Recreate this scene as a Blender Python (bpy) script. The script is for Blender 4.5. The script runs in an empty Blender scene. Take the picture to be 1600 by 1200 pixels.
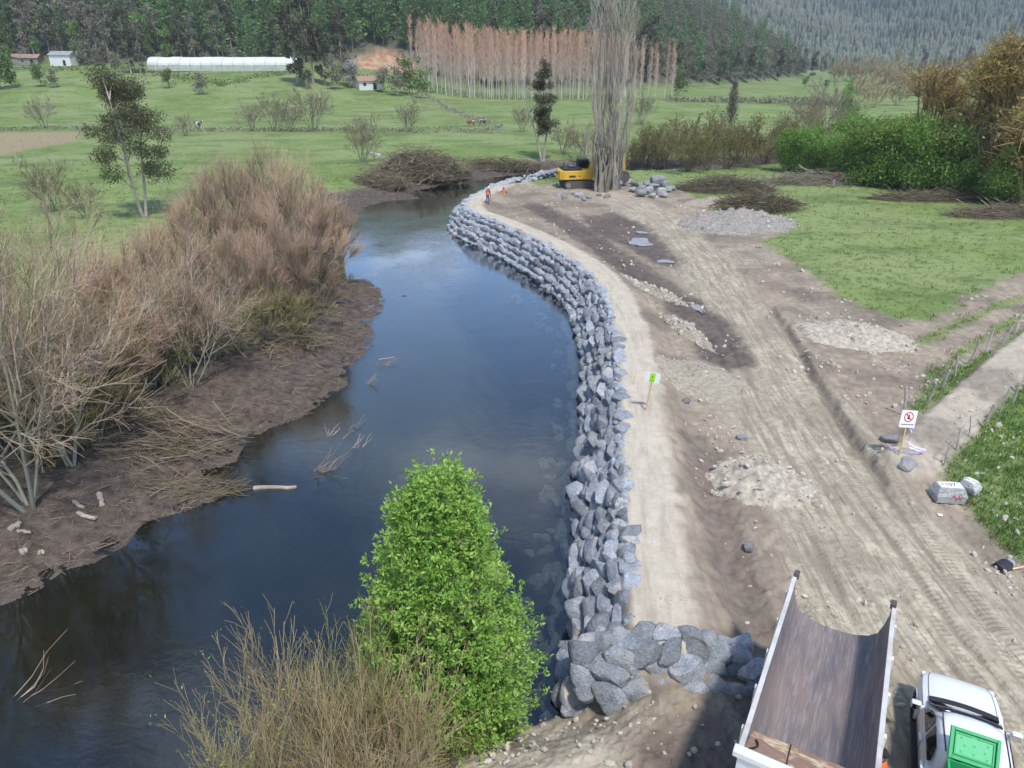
import bpy, bmesh, math, random
import numpy as np
from mathutils import Vector, Matrix, Euler
R = math.radians
sc = bpy.context.scene
col = sc.collection

# ------------------------------------------------------------------ camera, sky, sun, exposure
CAM_H, PITCH, F = 14.5, math.atan(512 / 1109.0), 1109.0
cam = bpy.data.objects.new('camera', bpy.data.cameras.new('camera'))
col.objects.link(cam)
cam.location = (0, 0, CAM_H)
cam.rotation_euler = (math.pi / 2 - PITCH, 0, 0)
cam.data.sensor_width = 36.0
cam.data.lens = 36.0 * F / 1600.0
cam.data.clip_start = 0.2
cam.data.clip_end = 12000
sc.camera = cam

SUN_TO = Vector((0.22, -0.48, 1.0)).normalized()
SUN_EL = math.asin(SUN_TO.z)
SUN_ROT = math.atan2(SUN_TO.x, SUN_TO.y)
w = bpy.data.worlds.new('World'); sc.world = w; w.use_nodes = True
nt = w.node_tree; nt.nodes.clear()
wo = nt.nodes.new('ShaderNodeOutputWorld'); bg = nt.nodes.new('ShaderNodeBackground')
sky = nt.nodes.new('ShaderNodeTexSky'); sky.sky_type = 'NISHITA'; sky.sun_disc = False
sky.sun_elevation = SUN_EL; sky.sun_rotation = SUN_ROT; sky.altitude = 300
sky.air_density = 1.0; sky.dust_density = 0.3; sky.ozone_density = 3.0
tc = nt.nodes.new('ShaderNodeTexCoord')
mp = nt.nodes.new('ShaderNodeMapping'); mp.inputs['Scale'].default_value = (1.0, 1.0, 2.6)
cn = nt.nodes.new('ShaderNodeTexNoise'); cn.inputs['Scale'].default_value = 2.1
cn.inputs['Detail'].default_value = 7; cn.inputs['Roughness'].default_value = 0.55
cr = nt.nodes.new('ShaderNodeValToRGB')
cr.color_ramp.elements[0].position = 0.55; cr.color_ramp.elements[1].position = 0.75
mx = nt.nodes.new('ShaderNodeMix'); mx.data_type = 'RGBA'
mx.inputs['B'].default_value = (6.5, 6.7, 7.0, 1)
nt.links.new(tc.outputs['Generated'], mp.inputs['Vector']); nt.links.new(mp.outputs['Vector'], cn.inputs['Vector'])
nt.links.new(cn.outputs['Fac'], cr.inputs['Fac']); nt.links.new(cr.outputs['Color'], mx.inputs['Factor'])
nt.links.new(sky.outputs['Color'], mx.inputs['A']); nt.links.new(mx.outputs['Result'], bg.inputs['Color'])
nt.links.new(bg.outputs['Background'], wo.inputs['Surface'])
bg.inputs['Strength'].default_value = 0.15

sun = bpy.data.objects.new('sun', bpy.data.lights.new('sun', 'SUN')); col.objects.link(sun)
sun.data.energy = 2.7; sun.data.angle = R(5.0); sun.data.color = (1.0, 0.955, 0.89)
sun.rotation_euler = SUN_TO.to_track_quat('Z', 'Y').to_euler()
sun.location = (30, -30, 60)

vs = sc.view_settings
vs.view_transform = 'Standard'; vs.look = 'None'; vs.exposure = 0.5; vs.gamma = 1.0
vs.use_curve_mapping = False
sc.cycles.use_denoising = True
sc.cycles.max_bounces = 4; sc.cycles.transparent_max_bounces = 6
sc.cycles.use_adaptive_sampling = True; sc.cycles.adaptive_threshold = 0.03
sc.cycles.volume_bounces = 0
sc.cycles.caustics_reflective = False; sc.cycles.caustics_refractive = False

# ------------------------------------------------------------------ projection helpers
CP, SP = math.cos(PITCH), math.sin(PITCH)
def px(u, v, z=0.0):
    """point of the place at height z that the photograph shows at pixel (u, v)"""
    a, b = (u - 800) / F, (v - 600) / F
    up = -SP - b * CP; fw = CP - b * SP
    t = (z - CAM_H) / up
    return Vector((a * t, fw * t, z))
def pd(u, v, Y):
    """point at forward distance Y along the ray of pixel (u, v)"""
    a, b = (u - 800) / F, (v - 600) / F
    up = -SP - b * CP; fw = CP - b * SP
    t = Y / fw
    return Vector((a * t, Y, CAM_H + up * t))
def line(pts, z=0.0):
    return np.array([px(u, v, z)[:2] for u, v in pts])

def sstep(a, b, x):
    t = np.clip((x - a) / (b - a), 0, 1)
    return t * t * (3 - 2 * t)
def _h(ix, iy, s):
    n = (ix * 374761393 + iy * 668265263 + s * 974711) & 0xffffffff
    n = ((n ^ (n >> 13)) * 1274126177) & 0xffffffff
    return ((n ^ (n >> 16)) & 0xffff) / 65535.0
def vnoise(x, y, s=0):
    x = np.asarray(x, float); y = np.asarray(y, float)
    ix = np.floor(x).astype(np.int64); iy = np.floor(y).astype(np.int64)
    fx = x - ix; fy = y - iy
    fx = fx * fx * (3 - 2 * fx); fy = fy * fy * (3 - 2 * fy)
    a = _h(ix, iy, s); b = _h(ix + 1, iy, s); c = _h(ix, iy + 1, s); d = _h(ix + 1, iy + 1, s)
    return (a * (1 - fx) + b * fx) * (1 - fy) + (c * (1 - fx) + d * fx) * fy
def fbm(x, y, s=0, o=4):
    r = 0; amp = 0.5; tot = 0
    for i in range(o):
        r = r + amp * vnoise(x * 2 ** i, y * 2 ** i, s + i); tot += amp; amp *= 0.55
    return r / tot * 2 - 1
def line_d(P, L):
    """distance, signed side, arc length of the nearest point of polyline L"""
    best = np.full(len(P), 1e18); side = np.zeros(len(P)); arc = np.zeros(len(P)); acc = 0
    for a, b in zip(L[:-1], L[1:]):
        e = b - a; l = math.hypot(*e)
        if l < 1e-9: continue
        q = P - a
        t = np.clip((q @ e) / (l * l), 0, 1)
        dx = q[:, 0] - t * e[0]; dy = q[:, 1] - t * e[1]
        d = dx * dx + dy * dy
        m = d < best
        best[m] = d[m]; arc[m] = acc + t[m] * l
        side[m] = np.sign(e[0] * q[m, 1] - e[1] * q[m, 0])
        acc += l
    return np.sqrt(best), side, arc
def poly_sd(P, poly):
    """signed distance, positive inside"""
    c = np.vstack([poly, poly[:1]])
    d, _, _ = line_d(P, c)
    ins = np.zeros(len(P), bool)
    for a, b in zip(c[:-1], c[1:]):
        k = ((a[1] > P[:, 1]) != (b[1] > P[:, 1]))
        xx = (b[0] - a[0]) * (P[:, 1] - a[1]) / ((b[1] - a[1]) if abs(b[1] - a[1]) > 1e-12 else 1e-12) + a[0]
        ins ^= (k & (P[:, 0] < xx))
    return np.where(ins, d, -d)

# ------------------------------------------------------------------ node / material helpers
M = {}
class NB:
    def __init__(s, name):
        s.m = bpy.data.materials.new(name); s.m.use_nodes = True
        s.t = s.m.node_tree; s.t.nodes.clear()
        s.out = s.t.nodes.new('ShaderNodeOutputMaterial')
        M[name] = s.m
    def n(s, typ, **kw):
        nd = s.t.nodes.new(typ)
        for k, v in kw.items():
            if k in nd.inputs.keys() if isinstance(k, str) else False: s.set(nd, k, v)
            else: setattr(nd, k, v)
        return nd
    def set(s, nd, k, v):
        i = nd.inputs[k]
        if isinstance(v, bpy.types.NodeSocket): s.t.links.new(v, i)
        else: i.default_value = v
    def noise(s, vec, scale, detail=4, rough=0.55, dist=0.0):
        nd = s.t.nodes.new('ShaderNodeTexNoise')
        if vec is not None: s.t.links.new(vec, nd.inputs['Vector'])
        nd.inputs['Scale'].default_value = scale; nd.inputs['Detail'].default_value = detail
        nd.inputs['Roughness'].default_value = rough; nd.inputs['Distortion'].default_value = dist
        return nd.outputs['Fac']
    def ramp(s, fac, stops):
        nd = s.t.nodes.new('ShaderNodeValToRGB')
        while len(nd.color_ramp.elements) < len(stops): nd.color_ramp.elements.new(0.5)
        for e, (p, c) in zip(nd.color_ramp.elements, stops):
            e.position = p; e.color = (c, c, c, 1) if isinstance(c, (int, float)) else (*c, 1)
        s.t.links.new(fac, nd.inputs['Fac'])
        return nd.outputs['Color']
    def mix(s, fac, a, b, mode='MIX'):
        nd = s.t.nodes.new('ShaderNodeMix'); nd.data_type = 'RGBA'; nd.blend_type = mode
        for k, v in (('Factor', fac), ('A', a), ('B', b)):
            if isinstance(v, bpy.types.NodeSocket): s.t.links.new(v, nd.inputs[k])
            elif k == 'Factor': nd.inputs[k].default_value = v
            else: nd.inputs[k].default_value = (*v, 1)
        return nd.outputs['Result']
    def math(s, op, a, b=0.0, clamp=False):
        nd = s.t.nodes.new('ShaderNodeMath'); nd.operation = op; nd.use_clamp = clamp
        for i, v in enumerate((a, b)):
            if isinstance(v, bpy.types.NodeSocket): s.t.links.new(v, nd.inputs[i])
            else: nd.inputs[i].default_value = v
        return nd.outputs[0]
    def attr(s, name):
        nd = s.t.nodes.new('ShaderNodeAttribute'); nd.attribute_name = name; return nd
    def obj(s): return s.t.nodes.new('ShaderNodeTexCoord').outputs['Object']
    def pos(s): return s.t.nodes.new('ShaderNodeNewGeometry').outputs['Position']
    def rnd(s): return s.t.nodes.new('ShaderNodeObjectInfo').outputs['Random']
    def vscale(s, vec, sc_):
        nd = s.t.nodes.new('ShaderNodeMapping'); nd.inputs['Scale'].default_value = sc_
        s.t.links.new(vec, nd.inputs['Vector']); return nd.outputs['Vector']
    def vadd(s, vec, val):
        nd = s.t.nodes.new('ShaderNodeVectorMath'); nd.operation = 'ADD'
        s.t.links.new(vec, nd.inputs[0]); s.t.links.new(val, nd.inputs[1]); return nd.outputs[0]
    def bump(s, h, strength=0.4, dist=0.05):
        nd = s.t.nodes.new('ShaderNodeBump'); nd.inputs['Strength'].default_value = strength
        nd.inputs['Distance'].default_value = dist
        s.t.links.new(h, nd.inputs['Height']); return nd.outputs['Normal']
    def bsdf(s, color, rough=0.8, metal=0.0, normal=None, spec=0.5, emit=None):
        p = s.t.nodes.new('ShaderNodeBsdfPrincipled')
        s.set(p, 'Base Color', color if isinstance(color, bpy.types.NodeSocket) else (*color, 1))
        s.set(p, 'Roughness', rough); s.set(p, 'Metallic', metal); s.set(p, 'Specular IOR Level', spec)
        if normal is not None: s.t.links.new(normal, p.inputs['Normal'])
        s.t.links.new(p.outputs[0], s.out.inputs['Surface']); return p

def plain(name, c, rough=0.7, metal=0.0, var=0.12, scale=6.0, bump=0.0, spec=0.4):
    b = NB(name); o = b.obj()
    n = b.noise(o, scale, 5)
    c2 = b.mix(b.ramp(n, [(0.3, 0.0), (0.7, 1.0)]), tuple(x * (1 - var) for x in c), tuple(min(1, x * (1 + var)) for x in c))
    b.bsdf(c2, rough, metal, b.bump(n, bump, 0.02) if bump else None, spec)
    return b.m
def twig_mat(name, base, tip, var=0.25, jitter=None):
    b = NB(name)
    t = b.attr('tone').outputs['Fac']; r = b.rnd()
    c = b.ramp(t, [(0.0, base), (0.45, tuple((x * 0.5 + y * 0.5) for x, y in zip(base, tip))), (1.0, tip)])
    n = b.noise(b.obj(), 0.9, 3)
    c = b.mix(b.ramp(n, [(0.35, 0.0), (0.65, 1.0)]), c, b.mix(1.0, c, jitter or (0.75, 0.8, 0.6), 'MULTIPLY'))
    r2 = b.math('FRACT', b.math('MULTIPLY', r, 7.31))
    c = b.mix(b.math('MULTIPLY', r2, 0.8), c, b.mix(1.0, c, (0.80, 0.82, 0.72), 'MULTIPLY'))
    v = b.math('ADD', b.math('MULTIPLY', r, var * 2), 1 - var)
    hs = b.t.nodes.new('ShaderNodeHueSaturation'); b.t.links.new(v, hs.inputs['Value']); b.t.links.new(c, hs.inputs['Color'])
    b.bsdf(hs.outputs[0], 0.85, spec=0.2)
    return b.m
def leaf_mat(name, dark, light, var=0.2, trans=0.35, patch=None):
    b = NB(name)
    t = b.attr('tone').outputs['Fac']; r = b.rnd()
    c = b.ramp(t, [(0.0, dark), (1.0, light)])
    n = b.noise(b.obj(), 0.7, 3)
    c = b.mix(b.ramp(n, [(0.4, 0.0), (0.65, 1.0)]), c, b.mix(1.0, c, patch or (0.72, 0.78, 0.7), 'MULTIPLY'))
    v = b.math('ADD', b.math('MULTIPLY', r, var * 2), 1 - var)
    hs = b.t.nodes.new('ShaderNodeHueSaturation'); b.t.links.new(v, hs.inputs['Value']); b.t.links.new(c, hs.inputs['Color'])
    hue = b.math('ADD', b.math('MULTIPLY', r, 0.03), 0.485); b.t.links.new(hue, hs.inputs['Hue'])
    p = b.bsdf(hs.outputs[0], 0.6, spec=0.25)
    tr = b.t.nodes.new('ShaderNodeBsdfTranslucent'); b.t.links.new(hs.outputs[0], tr.inputs['Color'])
    ms = b.t.nodes.new('ShaderNodeMixShader'); ms.inputs[0].default_value = trans
    b.t.links.new(p.outputs[0], ms.inputs[1]); b.t.links.new(tr.outputs[0], ms.inputs[2])
    b.t.links.new(ms.outputs[0], b.out.inputs['Surface'])
    return b.m

# ------------------------------------------------------------------ mesh helpers
def mesh_np(name, V, faces, mats=(), attrs=None, smooth=False, midx=None):
    """V (n,3); faces: list of (m,k) int arrays"""
    me = bpy.data.meshes.new(name)
    V = np.asarray(V, np.float32)
    faces = [np.asarray(f, np.int32) for f in faces if len(f)]
    nl = sum(f.size for f in faces); nf = sum(len(f) for f in faces)
    me.vertices.add(len(V)); me.vertices.foreach_set('co', V.ravel())
    me.loops.add(nl); me.polygons.add(nf)
    me.loops.foreach_set('vertex_index', np.concatenate([f.ravel() for f in faces]))
    st = []; acc = 0
    for f in faces:
        st.append(acc + np.arange(len(f)) * f.shape[1]); acc += f.size
    me.polygons.foreach_set('loop_start', np.concatenate(st).astype(np.int32))
    if midx is not None: me.polygons.foreach_set('material_index', np.asarray(midx, np.int32))
    me.polygons.foreach_set('use_smooth', np.full(nf, smooth))
    for m in mats: me.materials.append(M[m] if isinstance(m, str) else m)
    for k, a in (attrs or {}).items():
        a = np.asarray(a, np.float32)
        if a.ndim == 1:
            at = me.attributes.new(k, 'FLOAT', 'POINT'); at.data.foreach_set('value', a)
        else:
            at = me.attributes.new(k, 'FLOAT_COLOR', 'POINT'); at.data.foreach_set('color', a.ravel())
    me.update(); me.validate()
    return me
def tag(o, label=None, cat=None, group=None, kind=None):
    if label: o['label'] = label
    if cat: o['category'] = cat
    if group: o['group'] = group
    if kind: o['kind'] = kind
    return o
def link(name, data, parent=None, loc=None, rz=None, scale=None):
    o = bpy.data.objects.new(name, data); col.objects.link(o)
    if parent is not None: o.parent = parent
    if loc is not None: o.location = loc
    if rz is not None: o.rotation_euler = (0, 0, rz) if not hasattr(rz, '__len__') else rz
    if scale is not None: o.scale = (scale,) * 3 if not hasattr(scale, '__len__') else scale
    return o
def thing(name, label, cat, loc=(0, 0, 0), rz=0, group=None, scale=None):
    return tag(link(name, None, None, loc, rz, scale), label, cat, group)

def tubes(segs, sides=3):
    """segs: list of (p0, p1, r0, r1, tone0, tone1) -> V, [quads], tone"""
    A = np.array([[*s[0], *s[1], s[2], s[3], s[4], s[5]] for s in segs], float)
    p0, p1 = A[:, 0:3], A[:, 3:6]
    d = p1 - p0; d /= np.linalg.norm(d, axis=1, keepdims=True) + 1e-9
    ref = np.where(np.abs(d[:, 2:3]) > 0.9, np.array([[1.0, 0, 0]]), np.array([[0, 0, 1.0]]))
    a = np.cross(d, ref); a /= np.linalg.norm(a, axis=1, keepdims=True) + 1e-9
    b = np.cross(d, a)
    n = len(A); V = np.zeros((n, 2 * sides, 3)); T = np.zeros((n, 2 * sides))
    for k in range(sides):
        an = 2 * math.pi * k / sides
        o = a * math.cos(an) + b * math.sin(an)
        V[:, k] = p0 + o * A[:, 6:7]; V[:, sides + k] = p1 + o * A[:, 7:8]
        T[:, k] = A[:, 8]; T[:, sides + k] = A[:, 9]
    base = (np.arange(n) * 2 * sides)[:, None]
    Q = np.concatenate([base + np.array([[k, (k + 1) % sides, sides + (k + 1) % sides, sides + k]]) for k in range(sides)])
    return V.reshape(-1, 3), [Q], T.ravel()
def leaves(P, size, rng, up=0.3, aspect=0.5, D=None, jit=0.4):
    """rhombus leaves at P (n,3)"""
    n = len(P)
    d = rng.normal(size=(n, 3)) if D is None else D + rng.normal(size=(n, 3)) * jit
    d[:, 2] += up; d /= np.linalg.norm(d, axis=1, keepdims=True) + 1e-9
    r = rng.normal(size=(n, 3)); s = np.cross(d, r); s /= np.linalg.norm(s, axis=1, keepdims=True) + 1e-9
    nn = np.cross(d, s)
    L = (size * rng.uniform(0.6, 1.3, n))[:, None] if np.isscalar(size) else (size * rng.uniform(0.6, 1.3, n))[:, None]
    W = L * aspect * 0.5
    V = np.stack([P, P + d * L * 0.5 + s * W + nn * W * 0.3, P + d * L, P + d * L * 0.5 - s * W + nn * W * 0.3], 1)
    base = (np.arange(n) * 4)[:, None]
    return V.reshape(-1, 3), np.concatenate([base + np.array([[0, 1, 2]]), base + np.array([[0, 2, 3]])])
def blob_points(rng, blobs, n, shell=0.55):
    """points spread through ellipsoid clumps, denser towards their outside"""
    wts = np.array([b[1][0] * b[1][1] * b[1][2] for b in blobs]) ** 0.67; wts /= wts.sum()
    k = rng.choice(len(blobs), n, p=wts)
    c = np.array([b[0] for b in blobs], float)[k]; r = np.array([b[1] for b in blobs], float)[k]
    d = rng.normal(size=(n, 3)); d /= np.linalg.norm(d, axis=1, keepdims=True)
    rad = shell + (1 - shell) * rng.uniform(0, 1, n) ** 0.6
    rad *= 1 + 0.18 * rng.normal(size=n)
    return c + d * r * rad[:, None], d
def vec(*a): return Vector(a)
def grow(rng, segs, tips, p, d, L, r, lvl, sp):
    """recursive branch; sp: dict of per-level lists"""
    n = sp['n'][lvl]; d = d.normalized(); pts = [(p.copy(), r, d.copy())]
    last = lvl == len(sp['n']) - 1
    rt = r * sp['taper'][lvl]
    for i in range(n):
        j = sp['jit'][lvl]
        d = (d + vec(rng.gauss(0, j), rng.gauss(0, j), rng.gauss(0, j) + sp['up'][lvl])).normalized()
        q = p + d * (L / n)
        r0 = r + (rt - r) * i / n; r1 = r + (rt - r) * (i + 1) / n
        t0 = sp['tone'][lvl]; t1 = sp['tone'][lvl + 1]
        segs.append((p, q, r0, r1, t0 + (t1 - t0) * i / n, t0 + (t1 - t0) * (i + 1) / n))
        p = q; pts.append((p.copy(), r1, d.copy()))
    if last:
        tips.append((p.copy(), d.copy())); return
    k = sp['kids'][lvl]; lo = sp['from'][lvl]
    for c in range(k):
        t = lo + (1 - lo) * ((c + rng.random()) / k)
        f = t * n; i = min(int(f), n - 1); a, b = pts[i], pts[i + 1]
        q = a[0].lerp(b[0], f - i); rr = (a[1] + (b[1] - a[1]) * (f - i))
        ax = a[2].orthogonal().normalized()
        ax.rotate(Matrix.Rotation(rng.random() * 6.283, 3, a[2]))
        dd = a[2].copy(); dd.rotate(Matrix.Rotation(sp['ang'][lvl] * rng.uniform(0.6, 1.35), 3, ax))
        grow(rng, segs, tips, q, dd, L * sp['len'][lvl] * rng.uniform(0.65, 1.25) * (1.15 - 0.5 * t), min(rr, r * sp['rad'][lvl]), lvl + 1, sp)
def box(bm, x0, x1, y0, y1, z0, z1, mi=0, bev=0.0):
    r = bmesh.ops.create_cube(bm, size=1.0)
    for v in r['verts']:
        v.co = Vector((x0 + (v.co.x + 0.5) * (x1 - x0), y0 + (v.co.y + 0.5) * (y1 - y0), z0 + (v.co.z + 0.5) * (z1 - z0)))
    fs = list({f for v in r['verts'] for f in v.link_faces})
    for f in fs: f.material_index = mi
    if bev:
        es = list({e for v in r['verts'] for e in v.link_edges})
        bmesh.ops.bevel(bm, geom=es, offset=bev, segments=2, affect='EDGES', profile=0.5)
def prism(bm, pts, x0, x1, axis='x'):
    """extrude a closed outline (a,b) between x0 and x1 along axis"""
    def mk(t, a, b): return (t, a, b) if axis == 'x' else ((a, t, b) if axis == 'y' else (a, b, t))
    A = [bm.verts.new(mk(x0, a, b)) for a, b in pts]; B = [bm.verts.new(mk(x1, a, b)) for a, b in pts]
    n = len(pts)
    for i in range(n): bm.faces.new((A[i], A[(i + 1) % n], B[(i + 1) % n], B[i]))
    bm.faces.new(A[::-1]); bm.faces.new(B)
    bmesh.ops.recalc_face_normals(bm, faces=bm.faces)
def cyl(bm, p0, p1, r0, r1=None, sides=12, caps=True):
    r1 = r0 if r1 is None else r1
    p0, p1 = Vector(p0), Vector(p1); d = (p1 - p0)
    q = d.to_track_quat('Z', 'Y')
    A, B = [], []
    for k in range(sides):
        a = 2 * math.pi * k / sides; o = q @ Vector((math.cos(a), math.sin(a), 0))
        A.append(bm.verts.new(p0 + o * r0)); B.append(bm.verts.new(p1 + o * r1))
    for k in range(sides): bm.faces.new((A[k], A[(k + 1) % sides], B[(k + 1) % sides], B[k]))
    if caps: bm.faces.new(A[::-1]); bm.faces.new(B)
def loft(bm, rings, close=True, cap=True):
    vs_ = [[bm.verts.new(p) for p in r] for r in rings]; n = len(rings[0])
    for a, b in zip(vs_[:-1], vs_[1:]):
        for i in range(n if close else n - 1):
            j = (i + 1) % n; bm.faces.new((a[i], a[j], b[j], b[i]))
    if cap and close: bm.faces.new(vs_[0][::-1]); bm.faces.new(vs_[-1])
    bmesh.ops.recalc_face_normals(bm, faces=bm.faces)
def bm_obj(name, bm, mat, parent=None, loc=None, rz=None, smooth=False, bev=0.0):
    me = bpy.data.meshes.new(name); bm.normal_update(); bm.to_mesh(me); bm.free()
    for m in (mat if isinstance(mat, (list, tuple)) else [mat]): me.materials.append(M[m])
    if smooth:
        me.polygons.foreach_set('use_smooth', [True] * len(me.polygons))
    o = link(name, me, parent, loc, rz)
    if bev:
        b = o.modifiers.new('edge', 'BEVEL'); b.width = bev; b.segments = 2; b.limit_method = 'ANGLE'; b.angle_limit = R(40)
    return o
def build(fn):
    bm = bmesh.new(); fn(bm); return bm
# ------------------------------------------------------------------ plan of the place (traced shorelines, tracks, fields)
WATER = -1.6
SHORE_R = line([(150, 1750), (300, 1420), (400, 1310), (560, 1215), (690, 1152), (760, 1134), (840, 1130), (880, 1116), (886, 1090),
    (890, 1040), (893, 1000), (895, 950), (898, 900), (902, 850), (904, 780), (909, 720), (913, 660), (915, 600), (913, 560), (905, 520),
    (890, 482), (865, 457), (830, 430), (790, 406), (750, 386), (715, 371), (703, 359), (706, 348), (722, 335), (745, 323), (767, 313),
    (795, 304), (825, 296), (852, 290), (880, 285), (930, 282), (985, 280), (1050, 278), (1110, 276), (1180, 270), (1250, 264),
    (1330, 258), (1420, 254), (1600, 249), (1900, 243)], WATER)
SHORE_L = line([(-900, 1500), (-420, 1150), (-150, 1000), (0, 948), (60, 926), (100, 892), (150, 880), (200, 852), (225, 817), (300, 797),
    (350, 777), (357, 762), (312, 748), (330, 735), (370, 722), (385, 692), (420, 671), (470, 655), (510, 626), (545, 601), (542, 577),
    (580, 546), (586, 521), (580, 506), (598, 486), (602, 470), (595, 450), (575, 436), (520, 436), (505, 410), (530, 375), (555, 345),
    (575, 322), (610, 315), (660, 311), (640, 301), (682, 292), (740, 283), (800, 275), (850, 269), (900, 268), (960, 266), (1000, 265),
    (1100, 263), (1160, 262), (1250, 256), (1330, 251), (1420, 247), (1600, 242), (1900, 237)], WATER)
RIVER = np.vstack([SHORE_R, SHORE_L[::-1]])
ROAD = line([(955, 305), (985, 318), (1030, 345), (1085, 402), (1145, 500), (1215, 620), (1290, 740), (1370, 860), (1450, 980), (1540, 1100), (1620, 1230), (1700, 1400)])
MUD = line([(835, 322), (870, 340), (930, 378), (1000, 428), (1060, 468), (1110, 512), (1135, 560)])
LANE = line([(1085, 690), (1105, 760), (1130, 850), (1155, 930), (1180, 1000), (1190, 1100)])
DIRT = np.vstack([line([(830, 288), (930, 284), (1020, 283), (1075, 300), (1120, 331), (1200, 345), (1246, 362), (1190, 376), (1230, 404),
    (1275, 432), (1310, 463), (1350, 486), (1400, 500), (1450, 500), (1500, 470), (1560, 440), (1640, 415), (1850, 370), (2600, 700), (2200, 1800), (150, 1900)]), line([(300, 1420), (560, 1215), (760, 1134), (880, 1112), (893, 1000), (902, 850), (913, 660), (913, 560), (890, 482), (830, 430), (750, 386), (703, 359), (745, 323), (795, 304)], WATER)])
GRASS_2 = line([(1416, 648), (1440, 610), (1500, 572), (1560, 536), (1640, 490), (1640, 520), (1575, 560), (1500, 605), (1445, 645)])
GRASS_3 = line([(1438, 742), (1470, 715), (1510, 690), (1540, 640), (1600, 600), (1700, 540), (1900, 900), (1700, 960), (1600, 880), (1555, 852), (1520, 806), (1480, 762)])
GRASS_4 = line([(1440, 590), (1500, 545), (1560, 505), (1640, 470), (1640, 482), (1560, 520), (1500, 560), (1450, 600)])
GRASS_5 = line([(1400, 545), (1450, 520), (1500, 495), (1600, 455), (1640, 445), (1640, 458), (1560, 485), (1500, 515), (1440, 545)])
SCARP = line([(1195, 470), (1232, 520), (1262, 570), (1300, 640), (1340, 705), (1375, 745), (1400, 790), (1425, 830)])
LANE2 = line([(1425, 735), (1460, 690), (1505, 640), (1560, 588), (1620, 535), (1720, 460)])
WETPATCH = line([(905, 338), (960, 330), (1010, 350), (1045, 380), (1066, 405), (1062, 422), (1020, 412), (970, 385), (920, 362)])
SILT = line([(540, 415), (610, 375), (680, 420), (735, 500), (745, 600), (720, 690), (640, 720), (520, 690), (470, 670), (560, 560)], WATER)
HILL = np.array([(-900, 356), (-250, 356), (-60, 340), (-40, 337), (40, 345), (90, 400), (150, 470), (215, 560), (260, 720), (240, 1300), (-900, 1300)], float)
FARM = line([(-400, 232), (0, 208), (128, 206), (125, 216), (0, 243), (-400, 300)])
CUT = np.array([(-72, 338), (-55, 333), (-42, 340), (-44, 352), (-58, 358), (-72, 350)], float)
BERM_END = 13.9

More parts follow.
